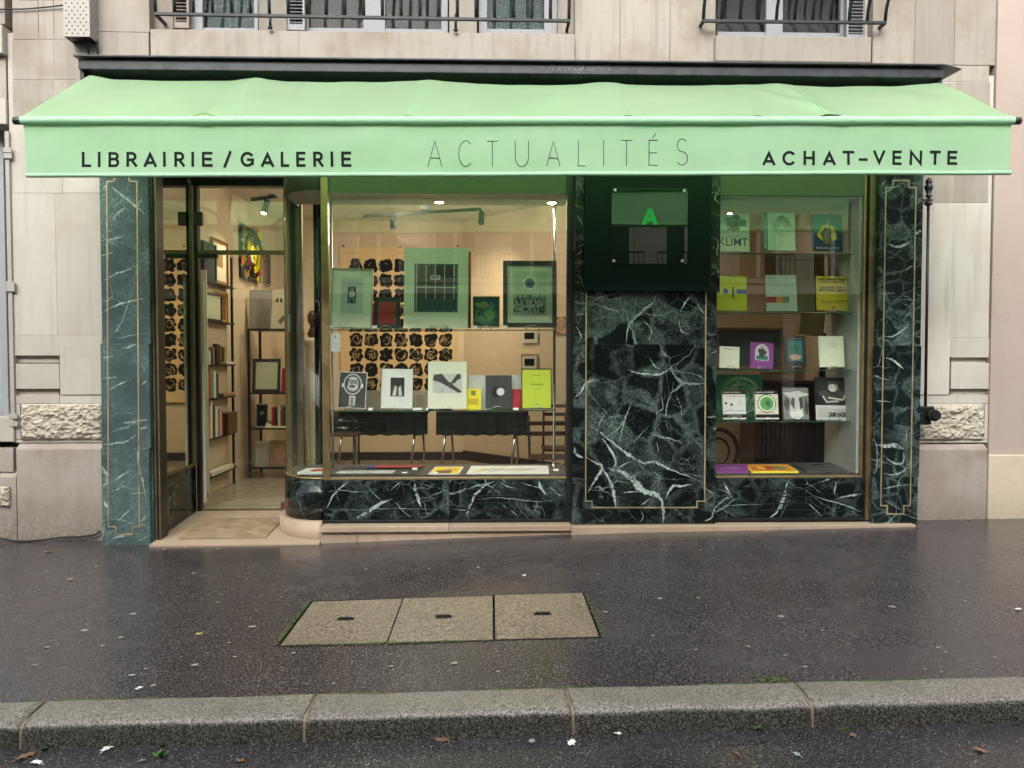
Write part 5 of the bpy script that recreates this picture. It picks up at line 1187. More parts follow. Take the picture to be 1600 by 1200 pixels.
# lamps: two downlights, track with spots
for i, (px, py) in enumerate(((687, 317), (862, 317))):
    D_ = 1200 * (2.94 - CZ) / (560 - py); Y = D_ - 6.6; x = X(px, Y)
    o = empty('downlight', ['lit round downlight in the display ceiling above the large print', 'lit round downlight in the display ceiling at the chrome rod'][i], 'ceiling lamp', 'downlights in the display ceiling')
    MB().lathe((x, Y, 2.930), [(.052, 0), (.052, .0098), (.04, .0098)], M['steelstud'], 20).build('rim', o)
    MB().lathe((x, Y, 2.927), [(.038, 0), (.038, .010)], M['lamp'], 18).build('lamp_face', o)
    l = bpy.data.lights.new('downlight_beam', 'SPOT'); l.energy = 18; l.color = (1, .80, .55); l.spot_size = R(130); l.spot_blend = .8; l.shadow_soft_size = .04
    lo = bpy.data.objects.new('downlight_beam', l); C.objects.link(lo); lo.location = (x, Y, 2.915); lo.parent = o
def spot_track(p0, p1, heads, label, tilt, en, drop=.0):
    o = empty('track_light', label, 'spotlight'); p0, p1 = Vector(p0), Vector(p1)
    MB().obox(p0 - Vector((0, 0, .02)), p1 - p0, Vector((0, .035, 0)), Vector((0, 0, .035)), M['matt']).build('track', o)
    c = (p0 + p1) / 2; MB().box(c.x - .05, c.x + .05, c.y - .04, c.y + .04, c.z + .02, 3.498, M['black']).build('ceiling_mount', o)
    for h, tgt in heads:
        h = Vector(h); tgt = Vector(tgt); d = (tgt - h).normalized(); b = h + Vector((0, 0, -.10))
        hd = MB().tube([h, b], .010, M['matt'], 8).tube([b - d * .07, b + d * .09], .036, M['matt'], 14).build('spot_head', o)
        MB().tube([b + d * .0905, b + d * .0935], .030, M['lamp'], 12).build('lamp_face', hd)
        l = bpy.data.lights.new('spot_beam', 'SPOT'); l.energy = en; l.color = (1, .78, .50); l.spot_size = R(95); l.spot_blend = .9; l.shadow_soft_size = .03
        lo = bpy.data.objects.new('spot_beam', l); C.objects.link(lo); lo.location = b + d * .10; lo.rotation_euler = (-d).to_track_quat('Z', 'Y').to_euler(); lo.parent = o
T0, T1 = P(566, 337, 2.0), P(752, 326, 3.0)
spot_track(T0, T1, [(P(615, 334, 2.25), (-1.5, 4.6, 1.7)), (P(752, 327, 2.98), (-.2, 4.3, 1.9))], 'black ceiling track with two cylindrical spots in the main window', 0, 30)
spot_track(P(391, 311, 2.4), P(456, 303, 3.4), [(P(449, 314, 3.1), (-3.05, 3.6, 2.0)), (P(415, 309, 2.6), (-3.0, 2.0, 1.6))], 'black ceiling track with a lit spot seen through the door', 0, 20)
spot_track((.6, 1.6, 3.2), (2.9, 1.5, 3.2), [((1.3, 1.5, 3.2), (1.6, .5, 1.3)), ((2.5, 1.5, 3.2), (2.6, .4, 1.2))], 'added black ceiling track with unseen fill spots behind the right window', 0, 9)  # added track out of view, its spots brighten the right display
l = bpy.data.lights.new('shop_fill_light', 'POINT'); l.energy = 22; l.color = (1, .84, .62); l.shadow_soft_size = .25  # added fill light and unseen globe to brighten the room
o = tag(MB().lathe((-.9, 2.2, 3.36), [(.17, 0), (.17, .10), (.05, .138)], plain('fill_globe', (1, .95, .85), .5, emit=(1, .85, .62), estr=2), 20).build('fill_globe'), 'added unseen globe giving fill light in the middle of the shop', 'ceiling lamp')
lo = bpy.data.objects.new('shop_fill_light', l); C.objects.link(lo); lo.location = (-.9, 2.2, 3.05); lo.parent = o
# ================================================================== DISPLAY FURNITURE
def shelf(px0, px1, py, y0, y1, label, name='glass_shelf', x0=None, x1=None):
    zt_ = Z(py, y0, (px0 + px1) / 2); xa = X(px0, y0) if x0 is None else x0; xb = X(px1, y0) if x1 is None else x1
    o = MB().box(xa, xb, y0, y1, zt_ - .008, zt_, M['glass_shelf']).build(name)
    tag(o, label, 'shelf', 'glass display shelves')
    e = MB().box(xa, xb, y0 - .0012, y0 - .0002, zt_ - .0085, zt_ + .0002, plain('green_glass_edge', (.03, .10, .07), .15)).build('polished_edge', o)
    return zt_
SY0, SY1 = .13, .48
MS1 = shelf(515, 868, 515, SY0, SY1, 'upper glass shelf of the main window, under the large framed works')
MS2 = shelf(515, 868, 641, SY0, SY1, 'lower glass shelf of the main window, under the books')
RSZ = [shelf(1118, 1347, y, SY0, SY1, l, x1=3.198) for y, l in ((396, 'top glass shelf of the right window'), (489, 'second glass shelf of the right window, below the yellow books'), (578, 'third glass shelf of the right window, under the purple book'), (658, 'lowest glass shelf of the right window, above the flat books'))]
rod = empty('chrome_rod', 'vertical chrome rod carrying the glass shelves at the right end of the main window', 'rod')
MB().tube([(X(866, .47), .47, zd), (X(866, .47), .47, 2.94)], .013, M['chrome'], 12).build('rod_shaft', rod)
MB().lathe((X(866, .47), .47, 2.90), [(.028, 0), (.028, .012), (.018, .038)], M['chrome'], 14).build('collar', rod); MB().lathe((X(866, .47), .47, zd), [(.032, 0), (.026, .012), (.014, .03)], M['chrome'], 14).build('collar', rod)
rod = empty('chrome_rod', 'vertical chrome rod behind the left end of the shelves in the main window', 'rod')
MB().tube([(X(519, .47), .47, zd), (X(519, .47), .47, 2.94)], .010, M['chrome'], 12).build('rod_shaft', rod)
for i, y in enumerate(RSZ):
    for xx, s in ((X(1132, .2), 'left'), (3.1, 'right')):
        pass
items = []
def done(s, name, label, cat, group=None): return tag(s.mb.build(name), label, cat, group)
def stand(px, Y, z, w, what):
    x = X(px, Y); k_ = MB(); n = 14
    k_.tube([(x + w * math.cos(math.pi * i / n), Y - .035, z + .0035 + w * .62 * math.sin(math.pi * i / n)) for i in range(n + 1)], .003, M['chrome'], 6)
    k_.tube([(x - w, Y - .035, z + .0035), (x - w * .9, Y + .05, z + .0035), (x - w * .4, Y + .10, z + .09)], .0022, M['chrome'], 6)
    k_.tube([(x + w, Y - .035, z + .0035), (x + w * .9, Y + .05, z + .0035), (x + w * .4, Y + .10, z + .09), (x - w * .4, Y + .10, z + .09)], .0022, M['chrome'], 6)
    tag(k_.build('wire_stand'), 'curved chrome wire stand holding the ' + what, 'display stand', 'chrome wire display stands')
def price(px, py, Y, w, h, what, flat=False):
    p = P(px, py, Y); hw = w / 2; k_ = MB()
    k_.prism([(p.x - hw, Y, p.z), (p.x + hw, Y, p.z), (p.x + hw, Y + h * .5, p.z + h * .85), (p.x - hw, Y + h * .5, p.z + h * .85)], (0, .0015, .0005), M['paper'])
    k_.prism([(p.x - hw, Y + h, p.z), (p.x + hw, Y + h, p.z), (p.x + hw, Y + h * .5 + .002, p.z + h * .85), (p.x - hw, Y + h * .5 + .002, p.z + h * .85)], (0, .0015, .0005), M['paper'])
    tag(k_.build('price_card'), 'small white price card ' + what, 'price card', 'white price cards in the windows')
YS = .22
# --- upper shelf of the main window
s = upright(515.5, 419, 581, 513, YS, .02, 'cream', 5, roll=-1.2); s.frame(.008, .012, plain('silver_moulding', (.42, .42, .34), .35, .5)); s.rect(.24, .26, .76, .84, 'pale'); s.rect(.25, .27, .75, .83, 'pale'); s.rect(.40, .42, .60, .70, 'charcoal'); s.blob(.5, .57, .07, 'pale', 4); s.line([(.44, .44), (.45, .6), (.5, .67), (.55, .6), (.56, .44)], .004, 'cream'); s.line([(.47, .46), (.5, .62), (.53, .46)], .003, 'pale')
done(s, 'framed_print', 'thin framed pale print with a small dark figure, leftmost on the upper glass shelf', 'picture')
s = upright(545, 481, 592, 512, YS + .12, .012, 'crimson', 6); s.rect(.05, .1, .6, .9, 'red'); done(s, 'book', 'red book lying behind the pale print and the small red picture', 'book')
s = upright(584.5, 464, 625, 513, YS + .02, .018, 'darkteal', 6); s.frame(.018, .008, 'black'); s.rect(.14, .12, .84, .86, 'brown'); s.rect(.16, .14, .82, .84, 'red')
done(s, 'framed_picture', 'small black framed plain red picture beside the large mounted print', 'picture')
s = upright(630.5, 386, 731, 513, YS, .008, 'cream', 4, roll=-.5)
s.rect(.16, .20, .84, .80, 'teal'); s.rect(.185, .215, .815, .785, 'charcoal')
for q_ in range(5): s.rect(.19 + q_ * .145, .215, .202 + q_ * .145, .785, 'mint')
s.rect(.185, .50, .815, .515, 'mint'); s.rect(.20, .225, .80, .36, 'darkteal')
for i in range(13):
    u = .19 + i * .105; a0 = (u - .6, .785); v_ = .57 / .63
    for sg_ in (1, -1):
        pts = []; 
        for t_ in range(11):
            uu = (.19 + i * .105 - .60 + t_ * .12) if sg_ > 0 else (.81 - i * .105 + .60 - t_ * .12); vv = .215 + .57 * t_ / 10
            if .19 <= uu <= .81: pts.append((uu, vv))
        if len(pts) > 1: s.line(pts, .0016, 'grey')
s.rect(.41, .60, .565, .655, 'pale'); s.text('DEPOT', .43, .612, .545, .643, 'ink', .03)
done(s, 'mounted_print', 'large cream mounted print of a barred teal window in the middle of the upper shelf', 'picture')
s = upright(635, 392, 736, 512, YS + .06, .02, 'brown', 4); done(s, 'backing_board', 'brown backing panel just behind the large barred window print', 'panel')
s = upright(738.5, 462.5, 781, 511.5, YS, .02, 'green', 6); s.frame(.006, .006, plain('gold_moulding', (.55, .38, .12), .35, .6)); s.rect(.04, .04, .96, .96, 'darkteal'); s.blob(.42, .25, .32, 'green', 3, ry=.14); s.blob(.62, .42, .22, 'midgreen', 5, ry=.13); s.blob(.35, .72, .26, 'olive', 6, ry=.1); s.blob(.7, .7, .12, 'teal', 9)
s.scrib(.5, .45, .35, .25, 'mint', 2, 9, .0016); s.scrib(.5, .35, .4, .25, 'midgreen', 5, 12, .003)
done(s, 'framed_painting', 'small green painting in a narrow gold frame on the upper shelf', 'picture')
s = upright(786, 407, 870, 511.5, YS, .03, 'greenboard', 4); s.frame(.04, .014, plain('dark_wood_moulding', (.05, .05, .035), .35)); s.rect(.12, .10, .88, .90, 'mint'); s.rect(.14, .115, .86, .885, 'cream'); s.rect(.18, .18, .82, .84, 'mint')
s.disc(.5, .665, .155, 'grey'); s.disc(.5, .665, .150, 'cream'); s.disc(.5, .665, .09, 'teal'); s.poly([(.46, .63), (.54, .63), (.51, .70), (.49, .70)], 'navy'); s.line([(.5, .69), (.5, .72)], .002, 'navy')
for a in range(28): s.line([(.5 + (.2) * math.cos(a * .2244), .665 + .165 * math.sin(a * .2244)), (.5 + .30 * math.cos(a * .2244 + .03), .665 + .235 * math.sin(a * .2244 + .03))][:2], .0012, 'grey') if .665 + .165 * math.sin(a * .2244) < .80 and abs(.3 * math.cos(a * .2244)) < .31 else None
rd = random.Random(5)
s.rect(.19, .19, .81, .45, 'pale')
for i in range(90): u = rd.uniform(.19, .77); v = rd.uniform(.19, .40); s.rect(u, v, u + rd.uniform(.01, .04), v + rd.uniform(.006, .045), rd.choice(['charcoal', 'grey', 'charcoal', 'black']))
for i in range(24): u = .2 + i * .025; s.rect(u, .40, u + .018, .43 + rd.uniform(0, .06), rd.choice(['teal', 'charcoal', 'grey']))
s.line([(.19, .31), (.5, .305), (.81, .33)], .004, 'cream'); s.line([(.5, .19), (.49, .4)], .005, 'cream')
done(s, 'framed_engraving', 'dark wood framed engraving of a city under a round sun, right on the upper shelf', 'picture')
for px, w, l in ((545, .05, 'leftmost thin framed pale print'), (604, .05, 'small red picture'), (686, .085, 'large barred window print'), (759, .05, 'small gold framed green painting'), (832, .06, 'dark wood framed engraving')): stand(px, YS, MS1, w, l)
for px, l in ((518, 'left of the pale framed print on the upper shelf'), (585, 'between the pale print and the red picture'), (634, 'at the left foot of the large barred window print'), (742, 'under the gold framed green painting'), (790, 'at the left foot of the dark wood framed engraving')): price(px, 513, .14, .04, .028, l)
# --- lower shelf
s = upright(527, 581, 571, 638, YS, .012, 'pale', 7, roll=-2.5); s.rect(.03, .02, .97, .975, 'charcoal'); s.disc(.5, .66, .33, 'pale', ry=.29); s.disc(.5, .66, .29, 'charcoal', ry=.255); s.disc(.52, .72, .2, 'grey', ry=.15); s.disc(.5, .58, .19, 'pale', ry=.09); s.disc(.47, .6, .12, 'charcoal', ry=.045); s.blob(.5, .82, .14, 'pale', 3, ry=.04); s.rect(.40, .08, .62, .34, 'pale'); s.rect(.45, .05, .56, .30, 'grey'); s.disc(.15, .62, .035, 'white', ry=.06); s.disc(.84, .62, .035, 'white', ry=.06)
s.scrib(.5, .66, .27, .24, 'white', 9, 8, .0022)
done(s, 'photo_book', 'book with a glowing x-ray like head on black, leftmost on the lower shelf', 'book')
s = upright(594.5, 576.5, 644, 638, YS, .014, 'white', 7, roll=-.8); s.rect(.30, .30, .74, .78, 'black'); s.rect(.33, .33, .71, .58, 'charcoal'); s.blob(.52, .62, .14, 'black', 5, ry=.13); s.poly([(.36, .32), (.44, .58), (.5, .55), (.48, .32)], 'pale'); s.poly([(.56, .32), (.55, .52), (.62, .58), (.68, .32)], 'pale')
for i in range(22): s.rect(-.02, .03 + i * .044, .025, .045 + i * .044, 'grey')
done(s, 'spiral_book', 'white spiral bound book with a black picture of a figure from behind', 'book')
s = upright(668.5, 565, 729, 638.5, YS, .006, 'cream', 7); s.rect(.12, .33, .88, .74, 'pale')
s.poly([(.12, .60), (.16, .72), (.36, .74), (.50, .60), (.88, .36), (.80, .33), (.44, .50), (.30, .56)], 'charcoal'); s.poly([(.56, .52), (.76, .74), (.86, .72), (.70, .54)], 'charcoal'); s.line([(.3, .33), (.5, .52), (.62, .33)], .003, 'charcoal'); s.line([(.14, .4), (.42, .34), (.2, .6)], .0014, 'grey'); s.line([(.6, .62), (.86, .42), (.7, .34)], .0014, 'grey'); s.line([(.13, .5), (.4, .7), (.62, .42)], .001, 'grey'); s.blob(.8, .66, .05, 'charcoal', 4)
done(s, 'mounted_photograph', 'cream mounted black and white photograph of crossed girders on the lower shelf', 'picture')
s = upright(727, 586, 816, 640, YS + .10, .008, 'pale', 5); done(s, 'grey_board', 'pale grey board standing behind the black cover with the white disc', 'board')
s = upright(726, 608, 752, 639, YS + .05, .012, 'yellow', 8); s.rect(.2, .2, .85, .55, 'gold'); s.rect(.38, .68, .66, .92, 'olive'); 
for i in range(5): s.rect(.24, .24 + i * .055, .8, .255 + i * .055, 'olive')
done(s, 'book', 'small yellow book half hidden right of the girder photograph', 'book')
s = upright(758.5, 586.5, 800, 638, YS, .012, 'charcoal', 7); s.disc(.45, .5, .22, 'black'); s.disc(.57, .5, .145, 'white', 24); done(s, 'black_book', 'charcoal cover with a white disc in the middle, lower shelf', 'book')
s = upright(799, 608, 822, 638, YS + .05, .012, 'red', 8); s.rect(.1, .1, .9, .7, 'crimson'); s.rect(.55, .1, .7, .75, 'red'); done(s, 'book', 'dark red book half hidden behind the lime yellow one', 'book')
s = upright(815, 576, 862, 638.5, YS, .022, 'olive', 6); s.frame(.006, .006, 'charcoal'); s.rect(.03, .02, .97, .97, 'lime'); s.text('Aveugles', .30, .57, .72, .635, 'ink', .0); s.text('PIERRE', .36, .82, .64, .845, 'ink', .0); s.rect(.42, .50, .6, .508, 'olive'); s.rect(.46, .10, .56, .115, 'olive')
done(s, 'lime_book', 'lime yellow cover in a dark frame at the right end of the lower shelf', 'book')
for px, w, l in ((545, .04, 'x-ray like head book'), (614, .04, 'white spiral bound book'), (699, .045, 'girder photograph'), (777, .045, 'charcoal cover with the white disc'), (839, .045, 'lime yellow cover')): stand(px, YS, MS2, w, l)
for px, l, w in ((579, 'left of the white spiral bound book', .04), (652, 'between the spiral book and the girder photograph', .08), (806, 'beside the charcoal cover with the white disc', .045), (667, 'at the left foot of the girder photograph', .02)): price(px, 641, .145, w, .024, l)
# hanging card of the gallery on the pane
s = upright(516, 521, 532, 549, .02, .002, 'pale', 0); s.text('A', .38, .72, .62, .88, 'green', .03)
for i in range(4): s.rect(.25, .5 - i * .04, .75, .508 - i * .04, 'grey')
for i in range(3): s.rect(.3, .25 - i * .05, .7, .258 - i * .05, 'grey')
done(s, 'gallery_card', 'small white card with a green letter A hanging inside the pane by the brass mullion', 'card')
# --- flat works on the deck of the main window
def flat(pts, t, mat, arts, name, label, cat='print'):
    """pixel corners -> lying on the deck (front-left, front-right, back-right, back-left)"""
    def dk(px, py):
        D_ = 1200 * (CZ - zd) / (py - 560); return Vector((X(px, D_ - 6.6), D_ - 6.6, zd + .001))
    c = [dk(*p) for p in pts]; c = [Vector((p.x, max(.04, p.y), p.z)) for p in c]
    U = c[1] - c[0]; V = c[3] - c[0]; U.z = 0; V.z = 0
    s = Sheet(c[0] + Vector((0, 0, t)), U, V, t, K(mat))
    if s.n.z < 0: s.n = -s.n; s.mb = MB(); s.mb.obox(s.B - s.n * t, s.U, s.V, s.n * t, K(mat))
    arts(s); return tag(s.mb.build(name), label, cat)
def art1(s):
    s.rect(.0, .55, .35, .95, 'navy'); s.rect(.35, .55, 1, .95, 'brown')
    for i in range(40): s.blob(random.Random(i).uniform(.03, .97), random.Random(i + 50).uniform(.05, .5), .012, 'grey', i, 8)
flat([(516, 742), (650, 742), (660, 729), (540, 729)], .004, 'charcoal', lambda s: [s.rect(.02, .1, .7, .45, 'pale')] + [s.blob(random.Random(i).uniform(.04, .68), random.Random(i + 50).uniform(.12, .43), .012, 'charcoal', i, 8) for i in range(50)] + [s.rect(.4, .6, .98, .85, 'red'), s.rect(.3, .6, .385, .85, 'blue')], 'flat_print', 'dark print with a speckled grey band lying on the left of the deck')
flat([(668, 742), (716, 742), (720, 730), (680, 730)], .003, 'white', lambda s: [s.rect(.06, .08, .94, .92, 'gold'), s.rect(.2, .1, .7, .5, 'brown'), s.blob(.6, .6, .2, 'flesh', 3)], 'flat_print', 'white bordered ochre print lying on the deck beneath the girder photograph')
flat([(728, 742), (858, 742), (852, 729), (736, 729)], .003, 'white', lambda s: [s.line([(.1 + .05 * i, .2 + .1 * (i % 3)), (.2 + .06 * i, .7 - .1 * (i % 2))], .006, ['yellow', 'red', 'grey', 'midgreen', 'crimson', 'grey'][i % 6]) for i in range(12)] + [s.line([(.08, .15), (.2, .75)], .012, 'yellow'), s.line([(.55, .5), (.85, .45)], .01, 'crimson')], 'flat_print', 'white print with scattered coloured strokes lying on the right of the deck')
for px, py, l in ((536, 741, 'on the speckled dark print'), (632, 741, 'on the deck below the spiral book'), (648, 734, 'on the red band of the dark print'), (680, 741, 'on the ochre print'), (869, 736, 'by the foot of the chrome rod')): price(px, py, .10, .045, .02, l)
flat([(463, 741), (502, 741), (503, 734), (478, 734)], .018, 'white', lambda s: [s.blob(.62, .5, .25, 'crimson', 3, ry=.35)], 'flat_book', 'white book with a red blotch lying in the curved corner window', 'book')
# --- right window, row by row
def bk(px0, py0, px1, py1, mat, arts, label, st=None, Y=YS, lean=8, roll=0, name='book', t=.02, sw=.045, turn=0, sz=None):
    s = upright(px0, py0, px1, py1, Y, t, mat, lean, roll, turn); arts(s); done(s, name, label, 'book')
    if st: stand((px0 + px1) / 2, Y, sz, sw, st)
r0, r1, r2, r3 = RSZ
bk(1122, 333, 1171, 393, 'cream', lambda s: [s.rect(0, .35, 1, 1, 'mint'), s.blob(.55, .80, .30, 'green', 4, ry=.17), s.rect(.28, .68, .90, .80, 'darkteal'), s.blob(.5, .60, .2, 'brown', 8, ry=.05), s.line([(.3, .58), (.36, .3), (.5, .36), (.62, .32), (.66, .58)], .002, 'grey'), s.text('KLIMT', .03, .15, .95, .36, 'charcoal', .004), s.text('OLIVIER', .42, .39, .66, .43, 'charcoal')], 'book with a dark green hat shape and large KLIMT lettering on the top shelf', 'KLIMT lettered book', roll=-1.5, sz=r0)
def face(s):
    s.rect(0, 0, .14, 1, 'teal')
    s.k += 1; vs_, fs_ = text_faces('ANTONIN ARTAUD', .02); s.mb.add([s.pt(.115 - .09 * b, .04 + .90 * a) for a, b in vs_], fs_, K('pale'))
    s.disc(.56, .62, .27, 'greenboard', ry=.28); s.scrib(.56, .62, .30, .30, 'grey', 12, 26, .0013); s.scrib(.56, .80, .28, .12, 'charcoal', 14, 8, .0012)
    for u in (.46, .66): s.scrib(u, .64, .06, .025, 'charcoal', int(u * 100), 5, .0014)
    s.line([(.56, .62), (.53, .52), (.58, .51)], .0016, 'charcoal'); s.line([(.48, .45), (.56, .46), (.64, .45)], .002, 'charcoal'); s.line([(.5, .35), (.5, .1)], .0016, 'grey'); s.line([(.62, .35), (.60, .12)], .0016, 'grey')
bk(1193, 331, 1243, 391, 'greenboard', face, 'pale book with a pencil sketched head and blue spine, middle of the top shelf', 'book with the sketched head', roll=-.8, sz=r0)
bk(1270, 333, 1317, 392, 'teal', lambda s: [s.rect(0, 0, 1, .45, 'navy'), s.blob(.5, .46, .28, 'gold', 3, ry=.26), s.blob(.48, .42, .18, 'brown', 5, ry=.22), s.blob(.48, .40, .11, 'pink', 6, ry=.15), s.poly([(.44, .66), (.5, .60), (.58, .84)], 'pale'), s.text('BASELITZ', .12, .05, .88, .10, 'pale', .01)], 'blue and teal book with a painted orange and yellow head, right of the top shelf', 'blue painted head book', roll=-1, sz=r0)
bk(1118, 431, 1167, 485, 'yellow', lambda s: [s.rect(0, .50, .15, .62, 'blue'), s.disc(.33, .56, .085, 'blue'), s.rect(.68, .49, 1, .62, 'blue'), s.rect(.53, .44, .60, .62, 'green'), s.disc(.565, .66, .035, 'green'), s.rect(.53, .36, .555, .45, 'green'), s.rect(.575, .36, .60, .45, 'green'), s.line([(.58, .58), (.66, .58)], .002, 'green'), s.rect(.2, .345, .88, .352, 'olive'), s.rect(.2, .46, .5, .467, 'olive')], 'bright yellow book with blue blocks and a tiny green figure', 'bright yellow book with blue blocks', roll=-1, sz=r1)
bk(1198, 429, 1246, 486, 'pale', lambda s: [s.rect(0, .23, .32, .40, 'red'), s.rect(.32, .23, .53, .40, 'orange'), s.rect(.53, .23, .75, .40, 'olive'), s.text('Aurelie', .07, .90, .33, .945, 'grey'), s.text('Nemours', .07, .81, .40, .855, 'grey'), s.rect(.1, .05, .2, .055, 'grey')], 'pale book with red, orange and green squares in a row', 'pale book with coloured squares', sz=r1)
bk(1277, 431, 1328, 485, 'gold', lambda s: [s.text('GEOMETRIE', .06, .875, .88, .945, 'ink', .03), s.text('HORS LIMITES', .06, .80, .88, .865, 'ink', .03), s.text('GEOMETRY', .06, .63, .88, .70, 'brown', .03), s.text('BEYOND LIMITS', .06, .55, .92, .62, 'ink', .03), s.rect(.12, .27, .48, .28, 'brown'), s.rect(.5, .265, .92, .28, 'ink'), s.rect(.1, .215, .48, .228, 'ink'), s.rect(.5, .215, .8, .222, 'brown'), s.rect(.46, .06, .54, .11, 'crimson')], 'golden yellow book with black geometric lettering', 'golden yellow geometry book', roll=-1.5, sz=r1)
bk(1124, 541.5, 1155, 575, 'cream', lambda s: [s.rect(.25, .88, .75, .9, 'brown'), s.rect(.4, .5, .6, .505, 'grey')], 'plain cream book at the left end of the third shelf', 'plain cream book at the left of the third shelf', roll=-3, sz=r2)
bk(1172, 535, 1208, 576, 'purple', lambda s: [s.rect(.08, .05, .92, .24, 'purple'), s.disc(.5, .62, .30, 'pale', ry=.32), s.rect(.20, .32, .80, .6, 'pale'), s.rect(.25, .34, .75, .5, 'teal'), s.blob(.5, .62, .16, 'charcoal', 4, ry=.2), s.disc(.5, .8, .07, 'pink'), s.rect(.15, .27, .85, .28, 'pink')], 'purple book with an arched portrait on its cover', 'purple book', roll=-3.5, sz=r2)
bk(1226.5, 525.5, 1260, 572, 'black', lambda s: [s.rect(.16, .16, .84, .86, 'teal'), s.blob(.5, .55, .2, 'green', 3, ry=.15), s.disc(.5, .68, .07, 'charcoal'), s.line([(.28, .62), (.5, .55), (.72, .64)], .003, 'ink'), s.blob(.5, .30, .24, 'flesh', 7, ry=.1), s.rect(.15, .91, .85, .935, 'grey')], 'black bordered book with a many armed figure on teal', 'black bordered teal book', sz=r2)
bk(1281, 525, 1320, 573.5, 'cream', lambda s: [s.rect(.06, .03, .065, .97, 'grey'), s.rect(.93, .03, .935, .97, 'grey'), s.rect(.4, .84, .62, .85, 'grey'), s.text('LETTRES', .36, .73, .70, .765, 'brown'), s.text('A SA FEMME', .32, .65, .74, .685, 'brown'), s.text('nrf', .46, .36, .54, .40, 'grey')], 'cream paperback with small red title at the right of the third shelf', 'cream paperback on the third shelf', sz=r2)
bk(1130, 610, 1166, 655, 'white', lambda s: [s.rect(0, .86, 1, 1, 'black'), s.rect(0, 0, 1, .04, 'cream'), s.rect(0, .05, 1, .17, 'black'), s.text('HENRI MICHAUX', .06, .905, .8, .95, 'white', .02), s.text('Emergences', .15, .76, .85, .82, 'crimson'), s.blob(.14, .55, .05, 'ink', 1), s.blob(.38, .50, .05, 'ink', 2), s.line([(.66, .48), (.75, .62), (.85, .5)], .003, 'ink'), s.line([(.3, .57), (.46, .46)], .002, 'ink'), s.line([(.1, .27), (.3, .32), (.45, .28)], .003, 'ink'), s.line([(.5, .27), (.7, .30), (.92, .28)], .003, 'ink'), s.text('LES SENTIERS', .2, .09, .8, .125, 'white')], 'white book with black bands and leaping ink figures on the lowest shelf', 'book with leaping ink figures', sz=r3)
bk(1181, 610, 1217, 655, 'cream', lambda s: [s.rect(0, .86, 1, 1, 'black'), s.rect(0, .05, 1, .17, 'black'), s.text('PIERRE ALECHINSKY', .05, .905, .85, .95, 'white', .02), s.disc(.5, .54, .40, 'black', ry=.32), s.disc(.5, .54, .37, 'cream', ry=.295), s.disc(.5, .54, .29, 'midgreen', 24), s.blob(.55, .54, .12, 'green', 5), s.text('Des deux mains', .12, .20, .88, .26, 'crimson')] + [s.line([(.5 + .42 * math.cos(a * .35), .54 + .34 * math.sin(a * .35)), (.5 + .50 * math.cos(a * .35 + .1), .54 + .40 * math.sin(a * .35 + .1))], .003, 'ink') for a in range(18) if abs(.42 * math.cos(a * .35)) < .46 and .54 + .4 * math.sin(a * .35) < .85 and .54 + .4 * math.sin(a * .35 + .1) > .27], 'cream book with a green disc in a black ring on the lowest shelf', 'book with the green disc', sz=r3)
bk(1224, 605.5, 1265, 656, 'charcoal', lambda s: [s.rect(.02, .02, .98, .98, 'grey'), s.blob(.5, .78, .42, 'pale', 4, ry=.1), s.poly([(.25, .1), (.30, .7), (.7, .72), (.78, .1)], 'pale'), s.poly([(.3, .5), (.35, .7), (.46, .66), (.44, .3)], 'charcoal'), s.poly([(.66, .3), (.62, .68), (.74, .7), (.78, .4)], 'charcoal'), s.blob(.52, .16, .26, 'white', 6, ry=.13), s.blob(.15, .5, .1, 'charcoal', 8, ry=.2), s.blob(.9, .4, .08, 'charcoal', 9, ry=.25)], 'photo book with blurred grey drapery on the lowest shelf', 'blurred black and white photo book', sz=r3)
def child(s):
    s.rect(0, 0, 1, .34, 'pale'); s.rect(0, .34, 1, 1, 'black'); s.blob(.5, .55, .36, 'charcoal', 4, ry=.2); s.blob(.48, .66, .15, 'black', 5, ry=.08)
    s.disc(.48, .77, .135, 'grey', ry=.12); s.disc(.47, .75, .10, 'pale', ry=.085); s.blob(.48, .88, .15, 'charcoal', 7, ry=.05)
    s.disc(.43, .76, .018, 'ink'); s.disc(.52, .76, .018, 'ink'); s.line([(.44, .70), (.5, .70)], .002, 'ink')
    s.line([(.2, .56), (.3, .42), (.62, .44)], .014, 'pale'); s.line([(.8, .58), (.74, .47), (.34, .52)], .014, 'pale')
    for i in range(5): s.line([(.34 + i * .07, .40), (.35 + i * .07, .47)], .002, 'charcoal')
    for i in range(14): s.line([(.06 + i * .02, .06), (.07 + i * .02, .3)], .0014, 'grey')
    s.text('SAM HASKINS', .34, .06, .96, .19, 'ink', .03); s.rect(.36, .23, .9, .24, 'grey')
bk(1275, 590, 1333, 656, 'charcoal', child, 'large black and white book of a child with folded arms, lowest shelf', 'large book of the wrapped up child', roll=-.8, sz=r3)
flat([(1112, 742), (1172, 742), (1156, 731), (1112, 731)], .02, 'purple', lambda s: [s.text('ALPHABET', .25, .3, .8, .55, 'pink', .02)], 'flat_book', 'purple book lying at the left of the right window deck', 'book')
flat([(1176, 742), (1250, 742), (1230, 731), (1162, 731)], .016, 'yellow', lambda s: [s.rect(.03, .05, .97, .95, 'orange'), s.blob(.4, .5, .25, 'crimson', 3, ry=.3), s.blob(.7, .5, .15, 'olive', 4, ry=.3), s.blob(.3, .5, .1, 'gold', 5, ry=.2)], 'flat_book', 'yellow edged orange and red book lying in the middle of the right window deck', 'book')
